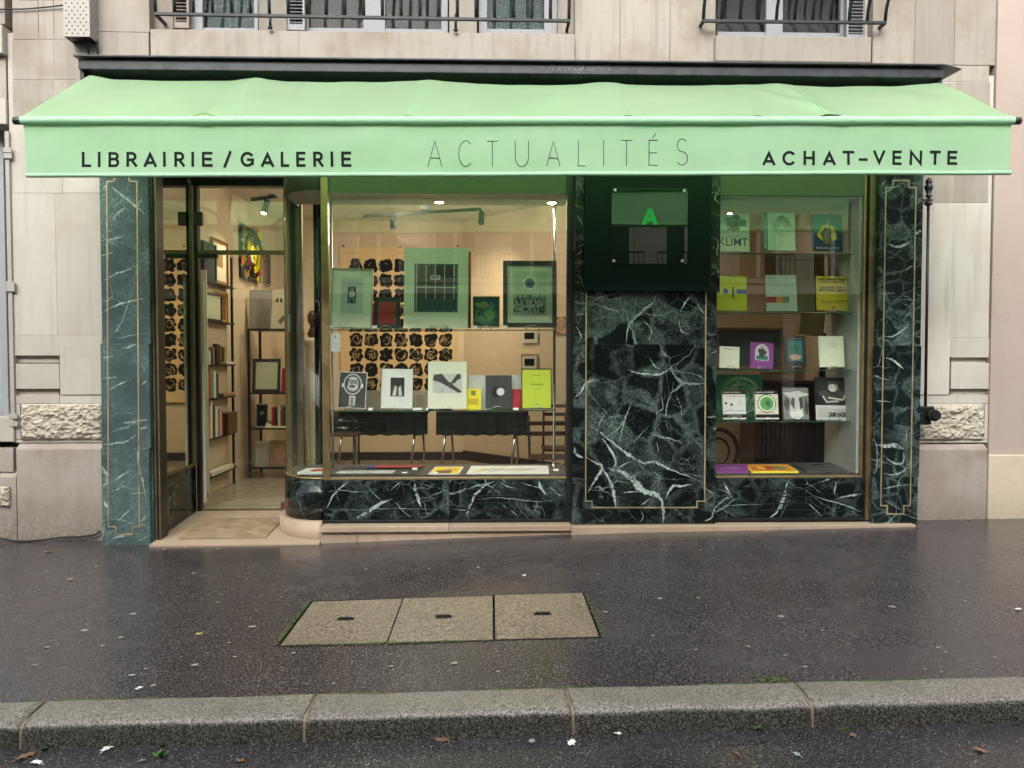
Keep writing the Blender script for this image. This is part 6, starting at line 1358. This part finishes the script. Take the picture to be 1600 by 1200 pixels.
flat([(1262, 742), (1325, 742), (1300, 730), (1240, 730)], .028, 'charcoal', lambda s: [s.rect(.3, .5, .8, .9, 'grey'), s.rect(.32, .54, .78, .86, 'black'), s.rect(.2, .1, .85, .14, 'grey')], 'flat_book', 'thick black book lying at the right of the right window deck', 'book')
# --- things standing behind the right window
s = upright(1118, 512, 1224, 577, .56, .03, 'grey', 6); s.frame(.03, .02, 'brown'); s.rect(.06, .08, .94, .92, 'charcoal'); done(s, 'framed_print', 'large grey framed picture behind the purple and cream books', 'picture')
s = upright(1196, 401, 1290, 487, .60, .02, 'brown', 5); s.rect(.3, .0, .82, .94, 'kraft'); done(s, 'brown_board', 'brown panel with a paler sheet behind the middle book of the second shelf', 'panel')
s = upright(1248, 490, 1286, 524, .55, .02, 'kraft', 4, roll=-8); s.line([(.2, .3), (.5, .5), (.35, .8), (.7, .7)], .012, 'orange'); s.line([(.4, .2), (.8, .4)], .012, 'orange'); done(s, 'kraft_box', 'kraft board with red brush marks leaning behind the dark and cream books', 'board')
s = upright(1120, 585, 1192, 653, .55, .03, 'green', 3); s.scrib(.5, .5, .45, .45, 'mint', 3, 30, .003); s.scrib(.4, .6, .4, .35, 'midgreen', 8, 20, .003); done(s, 'green_box', 'green marbled box standing behind the lowest shelf books', 'box')
cab = empty('carved_cabinet', 'dark carved wooden cabinet with slatted doors behind the right window', 'cabinet')
cx0, cx1 = X(1182, 1.0), X(1280, 1.0); cz0, cz1 = .02, Z(600, 1.0)
boxo('body', cx0, cx1, 1.03, 1.5, cz0, cz1, M['wood_dark'], cab, .01)
for i in range(12):
    xx = lerp(cx0 + .02, cx1 - .05, i / 12); MB().box(xx, xx + .035, 1.0, 1.029, .5, cz1 - .05, M['wood_dark']).build('slat', cab, .004)
MB().box(cx0 - .02, cx1 + .02, .98, 1.5, cz1 + .001, cz1 + .03, M['wood_dark']).build('top', cab, .006)
ch = empty('round_back_chair', 'dark bentwood chair with a round back low in the right window', 'chair'); c = P(1122, 705, 1.0)
MB().tube([c + Vector((.20 * math.cos(a * .35), 0, .22 * math.sin(a * .35))) for a in range(18)], .022, M['wood_dark'], 8, closed=True).build('backrest', ch)
MB().tube([c + Vector((.11 * math.cos(a * .35), 0, .13 * math.sin(a * .35))) for a in range(18)], .012, M['wood_dark'], 8, closed=True).build('back_ring', ch)
MB().lathe((c.x, c.y + .2, c.z - .26), [(.22, 0), (.22, .03)], M['wood_dark'], 20).build('seat', ch)
for dx, dy in ((-.17, .02), (.17, .02), (-.15, .38), (.15, .38)): MB().tube([(c.x + dx, c.y + dy, c.z - .26), (c.x + dx * 1.15, c.y + dy, .022)], .014, M['wood_dark'], 8).build('leg', ch)
k_ = MB(); n = 24; x0, x1 = X(1281, .75), X(1318, .75)
vs = []
for i in range(n + 1): x = lerp(x0, x1, i / n); yy = .76 + .02 * math.sin(i * 1.4); vs += [(x, yy, .03), (x, yy, Z(520, .75))]
k_.add(vs, [(2 * i, 2 * i + 2, 2 * i + 3, 2 * i + 1) for i in range(n)], M['black'], True); tag(k_.build('dark_folds'), 'black curtain hanging behind the large book of the wrapped up child', 'curtain')
for i in range(3): boxo_ = tag(boxo('archive_box', X(1186, 1.1), X(1255, 1.1), 1.05, 1.4, cz1 + .031 + i * .075, cz1 + .10 + i * .075, [M['kraft'], M['wood_pale'], M['kraft']][i], None, .004), ['lowest brown box of the pile on the carved cabinet', 'middle pale box of the pile on the carved cabinet', 'topmost brown box of the pile on the carved cabinet'][i], 'box')

# ================================================================== THINGS IN THE ROOM
# printed cotton hanging on the back wall
fz0, fz1 = Z(628, 4.6), Z(386, 4.6); fx0, fx1 = X(532, 4.6), X(712, 4.6)
k_ = MB(); k_.keep = True; nx, nz = 70, 60
def fy(x, z): return 4.61 + .010 * math.sin(x * 7 + z * .6) * (1 - .4 * (z - fz0)) + .006 * noise.noise(Vector((x * 3, z * 2, 0)))
k_.add([(lerp(fx0, fx1, i / nx), fy(lerp(fx0, fx1, i / nx), lerp(fz0, fz1, j / nz)), lerp(fz0, fz1, j / nz)) for j in range(nz + 1) for i in range(nx + 1)], [(j * (nx + 1) + i, j * (nx + 1) + i + 1, (j + 1) * (nx + 1) + i + 1, (j + 1) * (nx + 1) + i) for j in range(nz) for i in range(nx)], M['cloth_cream'], True)
rd = random.Random(12)
xA, xB = X(545, 4.6), X(708, 4.6); zA, zB = Z(612, 4.6), Z(404, 4.6); NX, NZ = 7, 9
for j in range(NZ):
    for i in range(NX):
        ux = lerp(xA, xB, (i + .5) / NX); uz = lerp(zB, zA, (j + .5) / NZ); ph = [rd.uniform(0, 6.3) for _ in range(4)]; kk = rd.choice([3, 4, 5, 6]); am = rd.uniform(.05, .20); r = .098
        n = 40; ring = []
        for a in range(n):
            t = 2 * math.pi * a / n; q_ = 1 + am * math.sin(kk * t + ph[0]) + .07 * math.sin(2 * t + ph[1]) + .05 * math.sin(9 * t + ph[2])
            q_ = min(q_, 1.10) * .94 / (abs(math.cos(t)) ** 4 + abs(math.sin(t)) ** 4) ** .22; x = ux + r * q_ * 1.02 * math.cos(t); z = uz + r * q_ * 1.02 * math.sin(t); ring.append((x, fy(x, z) - .003, z))
        k_.add([(ux, fy(ux, uz) - .003, uz)] + ring, [(0, a + 1, (a + 1) % n + 1) for a in range(n)], M['ink'])
        def ln(pts, w):
            vs = []
            for a, p in enumerate(pts):
                p0 = Vector(pts[max(0, a - 1)]); p1 = Vector(pts[min(len(pts) - 1, a + 1)]); d = (p1 - p0).normalized(); nn_ = Vector((-d.y, d.x)) * w
                for s_ in (1, -1): x = p[0] + nn_.x * s_; z = p[1] + nn_.y * s_; vs.append((x, fy(x, z) - .005, z))
            k_.add(vs, [(2 * a, 2 * a + 1, 2 * a + 3, 2 * a + 2) for a in range(len(pts) - 1)], M['cloth_cream'])
        style = rd.random()
        if j < 3: style = 0
        if style > .35:
            for m_ in range(rd.randint(4, 8)):
                a0 = rd.uniform(0, 6.3); rr = rd.uniform(.35, .85) * r; sp = rd.uniform(.8, 2.2)
                ln([(ux + rr * math.cos(a0 + sp * q_ / 7) * (.6 + .5 * q_ / 7), uz + rr * math.sin(a0 + sp * q_ / 7)) for q_ in range(8)], rd.uniform(.0012, .0028))
            if style > .7:
                for m_ in range(5): a0 = m_ * 1.256 + ph[3]; ln([(ux, uz), (ux + .6 * r * math.cos(a0), uz + .7 * r * math.sin(a0))], .002)
        else:
            ln([(ux + r * .3 * math.cos(ph[3] + q_ * .4), uz + r * .35 * math.sin(ph[3] + q_ * .4)) for q_ in range(6)], .0016)
tag(k_.build('printed_cotton'), 'cream cotton hanging printed with rows of black plant motifs on the back wall', 'wall hanging')
for px, py, w_ in ((536, 384, 'left'), (625, 386, 'middle'), (715, 384, 'right')):
    c = P(px, py, 4.59); tag(MB().tube([c, c + Vector((0, .05, 0))], .014, M['black'], 8).build('cloth_pin'), w_ + ' black pin holding the top edge of the printed cotton hanging', 'pin', 'pins of the printed cotton hanging')
# small pictures on the angled wall
def onwall(px, py0, py1, w, nm, label, fmat, art):
    # intersect the view ray with the angled wall
    best = None; Y = 3.0
    for i in range(400):
        Y = 3.06 + i * .004; x = X(px, Y); wy = lerp(3.05, YBK, (1.05 - x) / 1.45)
        if Y >= wy - .03: best = (x, Y); break
    x, Y = best; d = (b_ - a_).normalized(); z0, z1 = Z(py1, Y, px), Z(py0, Y, px); nrm = Vector((d.y, -d.x, 0)); nrm = nrm if nrm.y < 0 else -nrm
    B = Vector((x, Y, z0)) - d * w / 2 + nrm * .02; s = Sheet(B, d * w, Vector((0, 0, z1 - z0)), .015, K(fmat)); art(s); done(s, nm, label, 'picture')
onwall(829, 519, 536, .30, 'small_picture', 'small black rectangle print high on the angled wall behind the framed engraving', 'pale', lambda s: s.rect(.18, .35, .80, .95, 'ink'))
onwall(829, 553, 578, .30, 'small_picture', 'small framed black rectangle print lower on the angled wall above the lime cover', 'pale', lambda s: [s.frame(.012, .01, 'kraft'), s.rect(.18, .25, .80, .70, 'ink')])
onwall(878, 495, 522, .24, 'small_picture', 'dark portrait picture at the right edge of the main window, on the angled wall', 'brown', lambda s: [s.blob(.5, .5, .38, 'flesh', 5, ry=.45), s.scrib(.5, .5, .3, .3, 'brown', 3, 9, .006)])
# tables with dark cloths on trestle legs
def table(px0, px1, pt, pb, Y, label):
    o = empty('trestle_table', label, 'table', loc=(0, 0, 0)); x0, x1 = X(px0, Y), X(px1, Y); zt_ = Z(pt, Y, (px0 + px1) / 2); zb_ = Z(pb, Y, (px0 + px1) / 2)
    boxo('table_top', x0 + .02, x1 - .02, Y + .02, Y + .75, zt_ - .03, zt_, M['wood_dark'], o)
    k_ = MB(); n = 50; vs = []
    for i in range(n + 1):
        x = lerp(x0, x1, i / n); f = .012 * math.sin(i * .55) + .006 * math.sin(i * 1.7); vs += [(x, Y + f * .2, zt_ + .004), (x, Y - .012 + f, zb_ + .006 * math.sin(i * .8))]
    k_.add(vs, [(2 * i, 2 * i + 2, 2 * i + 3, 2 * i + 1) for i in range(n)], M['cloth_dark'], True)
    k_.box(x0, x1, Y, Y + .77, zt_ + .001, zt_ + .008, M['cloth_dark']); k_.build('cloth_skirt', o)
    for fx in (.12, .88):
        for dy in (.08, .66):
            xa = lerp(x0, x1, fx); MB().tube([(xa, Y + dy, zt_ - .03), (xa - .06 if dy < .3 else xa + .03, Y + dy, .40), (xa + (.07 if fx < .5 else -.07), Y + dy, .022)], .014, M['chrome'], 8).build('leg', o)
    return zt_
s = upright(540, 610, 668, 646, 1.62, .01, 'pale', 4); done(s, 'grey_board', 'long pale grey board standing on the left dark table under the printed cotton', 'board')
s = upright(648, 614, 665, 644, 1.60, .01, 'white', 4); s.rect(.1, .1, .9, .9, 'pale'); done(s, 'small_card', 'small white card leaning on the long grey board', 'card')
tz = table(516, 668, 645, 680, 1.55, 'left table with a dark cloth skirt and metal legs behind the main window')
table(681, 826, 645, 680, 1.45, 'right table with a dark cloth skirt and metal legs behind the main window')
fc = empty('folding_chair', 'dark slatted folding chair at the right side of the main window', 'chair'); Y = 1.15
for a in ((822, 658, 888, 665, Y + .18), (820, 674, 888, 681, Y + .1)): p0, p1 = P(a[0], a[3], a[4]), P(a[2], a[1], a[4]); boxo('back_slat', p0.x, p1.x + .1, a[4], a[4] + .02, p0.z, p1.z, M['wood_dark'], fc, .004)
for px in (826, 884): p = P(px, 650, Y + .22); MB().tube([(p.x, Y + .24, p.z), (p.x, Y - .25, .022)], .013, M['blackmetal'], 6).build('leg', fc); MB().tube([(p.x, Y - .25, Z(712, Y)), (p.x, Y + .25, .022)], .013, M['blackmetal'], 6).build('leg', fc)
for i in range(5): boxo('seat_slat', X(826, Y), X(884, Y) + .05, Y - .24 + i * .08, Y - .19 + i * .08, Z(712, Y) - .012, Z(712, Y), M['wood_dark'], fc, .003)
c2 = empty('wooden_chair', 'dark wooden chair with a tall back behind the right end of the table', 'chair'); Y = 2.5
p = P(869, 640, Y)
for a, b in ((632, 637), (645, 650)): boxo('back_slat', p.x - .14, p.x + .12, Y, Y + .02, Z(b, Y), Z(a, Y), M['wood_dark'], c2)
for dx in (-.15, .12): MB().tube([(p.x + dx, Y, Z(628, Y)), (p.x + dx, Y + .05, .022)], .015, M['wood_dark'], 6).build('leg', c2)
boxo('seat', p.x - .18, p.x + .16, Y - .4, Y, .45, .475, M['wood_dark'], c2)
# clear plastic bag on the table corner, hanging ribbon
k_ = MB(); c = P(535, 662, 1.0); vs = []; rd = random.Random(4)
for j in range(9):
    for i in range(14):
        t = 2 * math.pi * i / 14; v = j / 8; r = (.12 * math.sin(math.pi * (.18 + .72 * v)) + .01) * (1 + .22 * noise.noise(Vector((i * .8, j * .7, 2)))); vs.append((c.x + r * math.cos(t) * 1.15, c.y + r * math.sin(t) * .6, c.z - .09 + .19 * v + .02 * noise.noise(Vector((i, j, 0)))))
k_.add(vs, [(j * 14 + i, j * 14 + (i + 1) % 14, (j + 1) * 14 + (i + 1) % 14, (j + 1) * 14 + i) for j in range(8) for i in range(14)], M['glass_curve'], True)
# it lies on a small side table
tag(k_.build('plastic_bag'), 'crumpled clear plastic bag at the left end of the dark tables', 'bag')
sdt = empty('side_table', 'small dark side table under the clear plastic bag', 'table'); zt_ = c.z - .095
boxo('table_top', c.x - .16, c.x + .16, c.y - .14, c.y + .2, zt_ - .02, zt_, M['wood_dark'], sdt, .003)
for dx in (-.13, .13):
    for dy in (-.11, .17): MB().tube([(c.x + dx, c.y + dy, zt_ - .02), (c.x + dx, c.y + dy, .022)], .011, M['blackmetal'], 6).build('leg', sdt)
# tall dark folds imitating the streaks reflected in the curved corner glass
k_ = MB(); n = 40; x0, x1 = X(489, .75), X(507, .75); vs = []
for i in range(n + 1):
    x = lerp(x0, x1, i / n); yy = .80 + .03 * math.sin(i * 1.3) + .012 * math.sin(i * 3.1); vs += [(x, yy, .03), (x, yy + .02, 1.3), (x, yy, 3.3)]
k_.add(vs, [(3 * i + q_, 3 * i + 3 + q_, 3 * i + 4 + q_, 3 * i + 1 + q_) for i in range(n) for q_ in (0, 1)], plain('dark_reflection_streaks', (.035, .033, .03), .25), True); tag(k_.build('dark_folds'), 'dark folded sheet imitating reflected streaks behind the curved corner glass', 'curtain')
tb = boxo('wooden_board', X(466, .9), X(483, .9), .88, .92, .02, Z(600, .9), M['wood_pale']); tag(tb, 'upright pale wooden panel low behind the curved glass corner', 'panel')
# --- left wall: shelf unit with books seen through the door
su = empty('shelf_unit', 'metal shelf unit with black shelves along the left wall inside the door', 'shelving'); sy0, sy1 = 1.62, 2.52
szs = []
for nm, py in (('F', 746), ('E', 686), ('D', 623), ('C', 570), ('B', 500), ('A', 439)):
    z = CZ - (py - 560) / 1200 * 8.22; szs.append(z); boxo('shelf_board', LX + .002, -3.0, sy0, sy1, z - .02, z, M['blackmetal'], su, .002)
for y in (sy0 + .01, sy1 - .01): boxo('upright', -3.045, -3.02, y - .012, y + .012, .03, szs[5] + .35, M['blackmetal'], su)
boxo('white_end_panel', LX + .002, -2.99, sy0 - .03, sy0 - .012, .10, szs[5] + .1, M['white'], su)
sF, sE, sD, sC, sB, sA = szs
def spines(z, y0, ws, hs, cols, labels, group):
    y = y0
    for w, h, c_, l in zip(ws, hs, cols, labels):
        tag(boxo('book', LX + .01, -3.012 + .004 * (len(l) % 3), y, y + w - .002, z + .0005, z + h, K(c_), None, .0015), l, 'book', group); y += w
spines(sD, sy0 + .02, [.05, .05, .08, .05, .04, .06], [.30, .33, .33, .30, .29, .27], ['crimson', 'brown', 'midgreen', 'white', 'white', 'navy'], ['thin dark red book at the near end of the shelf by the door', 'brown book next to the red one on the shelf by the door', 'bright green book on the shelf by the door', 'first white book right of the green one on the shelf by the door', 'second white book, beside the navy one on the shelf by the door', 'navy book at the end of the row by the door'], 'books standing on the shelf unit')
spines(sE, sy0 + .02, [.05, .04, .05, .06, .04, .06, .05, .05, .07], [.38, .35, .40, .36, .34, .33, .31, .30, .28], ['red', 'cream', 'white', 'charcoal', 'white', 'cream', 'grey', 'pale', 'crimson'], ['red folder at the near end of the lower row of binders', 'narrow cream binder beside the red folder', 'tall white binder in the lower row', 'charcoal binder in the lower row', 'white binder behind the charcoal one', 'cream binder in the middle of the lower row', 'grey binder near the end of the lower row', 'pale binder beside the dark red one', 'short dark red binder ending the lower row'], 'binders standing on the shelf unit')
tag(boxo('wooden_box', LX + .01, -2.98, 2.18, 2.5, sE + .001, sE + .24, M['wood'], None, .004), 'brown wooden box at the far end of the binder shelf', 'box')
for (z, y0, y1, h, m_, l) in ((sF, 1.7, 2.4, .05, 'paper', 'low pile of pale prints on the bottom shelf by the door'), (sD, 2.1, 2.48, .04, 'kraft', 'loose brown papers at the far end of the book shelf'), (sC, 2.2, 2.45, .03, 'paper', 'small pile of papers on the shelf above the books')):
    tag(boxo('paper_pile', LX + .02, -2.995, y0, y1, z + .001, z + h, M[m_], None, .003), l, 'papers')
for i, (y, h, c_) in enumerate(((1.72, .12, 'cream'), (1.85, .16, 'grey'), (1.97, .20, 'charcoal'), (2.06, .19, 'brown'), (2.2, .17, 'olive'))):
    tag(boxo('small_book', LX + .03, -3.02, y, y + .045, sC + .032 if y > 2.19 else sC + .001, sC + h + .03, K(c_), None, .002), ['cream', 'grey', 'charcoal', 'brown', 'olive'][i] + ' small book standing on the shelf above the coloured books', 'book')
def leftwall(y0, y1, z0, z1, base, art, name, label, xo=LX, t=.03, fr=None):
    s = Sheet((xo + t, y1, z0), (0, y0 - y1, 0), (0, 0, z1 - z0), t, K(base)); 
    if s.n.x < 0: s.n = -s.n; s.mb = MB(); s.mb.obox(s.B - s.n * t, s.U, s.V, s.n * t, K(base))
    art(s)
    if fr: s.frame(.02, .012, fr)
    done(s, name, label, 'picture')
for i in range(7):
    x_ = -2.72 + .037 * i; hgt = [.27, .25, .29, .24, .28, .26, .22][i]
    tag(boxo('book', x_, x_ + .033, 2.99, 3.22, Z(668, 2.95) + .001, Z(668, 2.95) + hgt - .02, K(['crimson', 'navy', 'cream', 'brown', 'charcoal', 'teal', 'grey'][i]), None, .002), ['dark red', 'navy', 'cream', 'brown', 'charcoal', 'teal', 'grey'][i] + ' book standing on the middle level of the print rack', 'book', 'books standing on the print rack')
leftwall(1.66, 2.05, sA + .001, Z(378, 1.7 + 0) , 'charcoal', lambda s: s.rect(.06, .06, .94, .94, 'darkteal'), 'framed_picture', 'black framed dark picture standing on the top shelf inside the door', LX + .03, .02, 'black')
leftwall(2.0, 2.5, sA + .001, Z(382, 2.5), 'kraft', lambda s: [s.rect(.12, .1, .9, .9, 'cream'), s.rect(.3, .4, .7, .75, 'wood_pale')], 'framed_picture', 'brown framed pale picture behind the black framed one on the top shelf', LX + .005, .02, 'brown')
leftwall(1.66, 2.2, sB + .001, sB + .30, 'greenboard', lambda s: s.rect(.06, .08, .94, .92, 'mint'), 'framed_picture', 'black framed pale green picture on the second shelf inside the door', LX + .03, .02, 'black')
leftwall(2.1, 2.48, sB + .001, sB + .34, 'gold', lambda s: s.rect(.1, .08, .9, .92, 'brown'), 'framed_picture', 'wood framed ochre picture at the far end of the second shelf', LX + .005, .02, 'wood_pale')
def colourful(s):
    rd = random.Random(77); s.rect(0, 0, 1, 1, 'charcoal')
    for i in range(90): s.blob(rd.uniform(.04, .96), rd.uniform(.03, .97), rd.uniform(.03, .10), rd.choice(['yellow', 'gold', 'olive', 'brown', 'green', 'orange', 'cream', 'charcoal', 'lime', 'black', 'black', 'crimson']), i, 12, 1.0)
    s.blob(.25, .42, .22, 'yellow', 5); s.blob(.7, .62, .12, 'yellow', 6); s.rect(.02, .85, .2, .98, 'lime'); s.scrib(.5, .5, .45, .45, 'ink', 5, 40, .008)
s = None
leftwall(2.98, 3.78, Z(444, 3.78), Z(366, 3.78), 'black', colourful, 'abstract_painting', 'crowded yellow and black abstract painting on the left wall seen through the door')
leftwall(3.95, 4.25, Z(447, 4.1), Z(394, 4.1), 'grey', lambda s: [s.rect(.1, .05, .6, .95, 'charcoal'), s.rect(.62, .05, .95, .95, 'brown')], 'narrow_picture', 'narrow dark picture just right of the crowded yellow painting')
# low rack in front of the left wall, with boards on top
rk = empty('print_rack', 'dark metal print rack on castors seen through the door', 'rack'); rx0_, rx1_ = -3.0, -2.42; ry0, ry1 = 2.95, 3.45
for zz_ in (.16, Z(668, 2.95), Z(613, 2.95), Z(514, 2.95)): boxo('shelf_board', rx0_, rx1_, ry0, ry1, zz_ - .02, zz_, M['blackmetal'], rk, .002)
for x in (rx0_, rx1_ - .03):
    for y in (ry0, ry1 - .03): boxo('post', x, x + .03, y, y + .03, .10, Z(514, 2.95), M['blackmetal'], rk); MB().tube([(x + .005, y + .015, .055), (x + .025, y + .015, .055)], .03, M['black'], 12).build('castor', rk)
zt_ = Z(514, 2.95)
def up3(x0, x1, y, z0, h, mat, art, name, label, cat='picture', t=.012, lean=8, turn=0):
    U = Vector((math.cos(R(turn)), math.sin(R(turn)), 0)) * (x1 - x0); V = Matrix.Rotation(R(turn), 3, 'Z') @ Vector((0, math.sin(R(lean)), math.cos(R(lean)))) * h
    s = Sheet((x0, y, z0 + .001), U, V, t, K(mat)); art(s); done(s, name, label, cat)
up3(-3.02, -2.72, 3.15, zt_, .50, 'charcoal', lambda s: s.rect(.02, .02, .98, .98, 'grey'), 'dark_board', 'dark grey board standing on the print rack', 'board', turn=20)
up3(-2.74, -2.42, 3.05, zt_, .50, 'cream', lambda s: [s.blob(.3, .72, .12, 'charcoal', 3), s.rect(.26, .64, .34, .8, 'cream'), s.poly([(.3, .2), (.5, .35), (.6, .25), (.4, .1)], 'grey')], 'cream_sheet', 'cream printed sheet standing on the print rack beside the dark board', 'picture', turn=-12)
z2 = Z(613, 2.95)
up3(-2.96, -2.62, 3.0, z2, .42, 'grey', lambda s: [s.frame(.03, .01, 'charcoal'), s.rect(.12, .1, .9, .9, 'greenboard')], 'framed_sheet', 'grey framed sheet on the upper level of the print rack')
up3(-2.60, -2.45, 3.0, z2, .30, 'crimson', lambda s: s.rect(.1, .5, .9, .9, 'red'), 'red_book', 'red book on the upper level of the print rack', 'book', .03)
z3 = Z(668, 2.95)
up3(-2.93, -2.78, 3.02, z3, .30, 'pale', lambda s: [s.rect(.08, .06, .92, .94, 'black'), s.blob(.5, .6, .2, 'grey', 3)], 'black_photo', 'black photograph with a white border on the middle level of the print rack')
up3(-2.80, -2.50, 2.97, z3, .12, 'cream', lambda s: s.scrib(.5, .5, .3, .3, 'grey', 3, 6, .003), 'open_book', 'open pale book on the middle level of the print rack', 'book', .02, 45)
z4 = .16
up3(-2.94, -2.74, 3.02, z4, .32, 'greenboard', lambda s: s.rect(.1, .1, .9, .9, 'pale'), 'pale_print', 'pale print on the lowest level of the print rack')
up3(-2.75, -2.52, 2.99, z4, .33, 'kraft', lambda s: s.blob(.5, .5, .3, 'flesh', 6, ry=.3), 'tan_print', 'tan print leaning on the lowest level of the print rack')
# low side table and column seen at the back through the door
col_ = MB().lathe((-2.35, 3.75, .022), [(.20, 0), (.20, .10), (.15, .16), (.135, 1.0), (.13, 1.62), (.16, 1.70), (.18, 1.76)], M['offwhite'], 24); tag(col_.build('plaster_column'), 'pale round plaster column standing behind the print rack', 'column')
s_ = MB().lathe((-2.36, 3.73, 1.783), [(.07, 0), (.09, .05), (.06, .12), (.05, .16), (.08, .22), (.085, .30), (.05, .36)], M['wood_dark'], 16); tag(s_.build('dark_vase'), 'dark vase on top of the plaster column behind the print rack', 'vase')

# ================================================================== THE PHOTOGRAPHER (mirrored faintly in the pane)
pr = empty('person', 'person in dark coat standing in the road holding up a phone, mirrored in the window', 'person'); base = Vector((.02, -7.02, z_road(0)))
me = bpy.data.meshes.new('body')
J = dict(pel=(0, 0, .98), sp=(0, -.02, 1.18), ch=(0, -.02, 1.42), nk=(0, 0, 1.56), hd=(0, .03, 1.66), tp=(0, .02, 1.77), ls=(-.19, -.01, 1.48), le=(-.25, .10, 1.27), lw=(-.12, .29, 1.50), rs=(.19, -.01, 1.48), re=(.25, .10, 1.27), rw=(.12, .29, 1.50),
         lh=(-.10, 0, .95), lk=(-.12, .03, .52), la=(-.13, 0, .10), lt=(-.14, .16, .04), rh=(.10, 0, .95), rk=(.12, .03, .52), ra=(.13, 0, .10), rt=(.14, .16, .04))
names = list(J); E_ = [('pel', 'sp'), ('sp', 'ch'), ('ch', 'nk'), ('nk', 'hd'), ('hd', 'tp'), ('ch', 'ls'), ('ls', 'le'), ('le', 'lw'), ('ch', 'rs'), ('rs', 're'), ('re', 'rw'), ('pel', 'lh'), ('lh', 'lk'), ('lk', 'la'), ('la', 'lt'), ('pel', 'rh'), ('rh', 'rk'), ('rk', 'ra'), ('ra', 'rt')]
RR = dict(pel=.15, sp=.145, ch=.17, nk=.06, hd=.088, tp=.075, ls=.075, le=.052, lw=.033, rs=.075, re=.052, rw=.033, lh=.10, lk=.068, la=.045, lt=.035, rh=.10, rk=.068, ra=.045, rt=.035)
hand = {}
for s_, w in ((-1, 'lw'), (1, 'rw')):
    w0 = Vector(J[w]); pm = w0 + Vector((-s_ * .02, .05, .03)); J[w + 'p'] = tuple(pm); names.append(w + 'p'); RR[w + 'p'] = .030; E_.append((w, w + 'p'))
    for f in range(4):
        a = pm + Vector((-s_ * .012, .02, .022 - f * .018)); b = a + Vector((-s_ * (.035 - .003 * f), .012, .002)); 
        for nm, p in (('a', a), ('b', b)): J[w + 'f%d' % f + nm] = tuple(p); names.append(w + 'f%d' % f + nm); RR[w + 'f%d' % f + nm] = .009
        E_ += [(w + 'p', w + 'f%d' % f + 'a'), (w + 'f%d' % f + 'a', w + 'f%d' % f + 'b')]
    t = pm + Vector((-s_ * .03, -.015, .035)); J[w + 't'] = tuple(t); names.append(w + 't'); RR[w + 't'] = .011; E_.append((w + 'p', w + 't'))
me.from_pydata([base + Vector(J[n_]) for n_ in names], [(names.index(a), names.index(b)) for a, b in E_], [])
bo = bpy.data.objects.new('body', me); C.objects.link(bo); bo.parent = pr
bo.modifiers.new('skin', 'SKIN'); bo.modifiers.new('sub', 'SUBSURF').levels = 1
for i, n_ in enumerate(names): me.skin_vertices[0].data[i].radius = (RR[n_] * (1.0), RR[n_] * (.78 if n_ in ('pel', 'sp', 'ch') else 1.0)); me.skin_vertices[0].data[i].use_root = (n_ == 'pel')
# colour by height and reach: skin for head and hands, coat and trousers elsewhere (clothes are fixed to the body)
m, nt, b = new_mat('body_colours'); g_ = nt.nodes.new('ShaderNodeNewGeometry'); sx = nt.nodes.new('ShaderNodeSeparateXYZ'); L(nt, g_.outputs['Position'], sx.inputs[0])
hz = math_n(nt, 'GREATER_THAN', sx.outputs[2], base.z + 1.56); hy = math_n(nt, 'GREATER_THAN', sx.outputs[1], base.y + .27)
c_ = mix(nt, math_n(nt, 'MAXIMUM', hz, hy), (.02, .022, .03), (.52, .31, .22)); L(nt, c_, b.inputs['Base Color']); b.inputs['Roughness'].default_value = .7; me.materials.append(m)
hd = MB(); hc = base + Vector((0, .03, 1.68))
for s_ in (-1, 1): hd.lathe(hc + Vector((s_ * .033, .082, .0)), [(.012, -.006), (.014, 0), (.012, .006)], M['black'], 8)
hd.build('eyes', pr)
MB().prism([hc + Vector(v) for v in ((-.012, .085, -.035), (.012, .085, -.035), (.006, .085, .01), (-.006, .085, .01))], (0, .022, -.002), M['skin']).build('nose', pr)
MB().box(hc.x - .022, hc.x + .022, hc.y + .083, hc.y + .092, hc.z - .062, hc.z - .054, plain('lips', (.35, .12, .10))).build('mouth', pr)
for s_ in (-1, 1): MB().lathe(hc + Vector((s_ * .088, .0, -.03)), [(.010, 0), (.018, .02), (.018, .045), (.008, .06)], M['skin'], 8).build('ear', pr)
tag(boxo('phone', -.06, .10, -6.66, -6.652, CZ - .06, CZ + .02, M['black'], None, .003), 'black phone held up in both hands by the person in the road', 'phone')
bpy.context.view_layer.update()
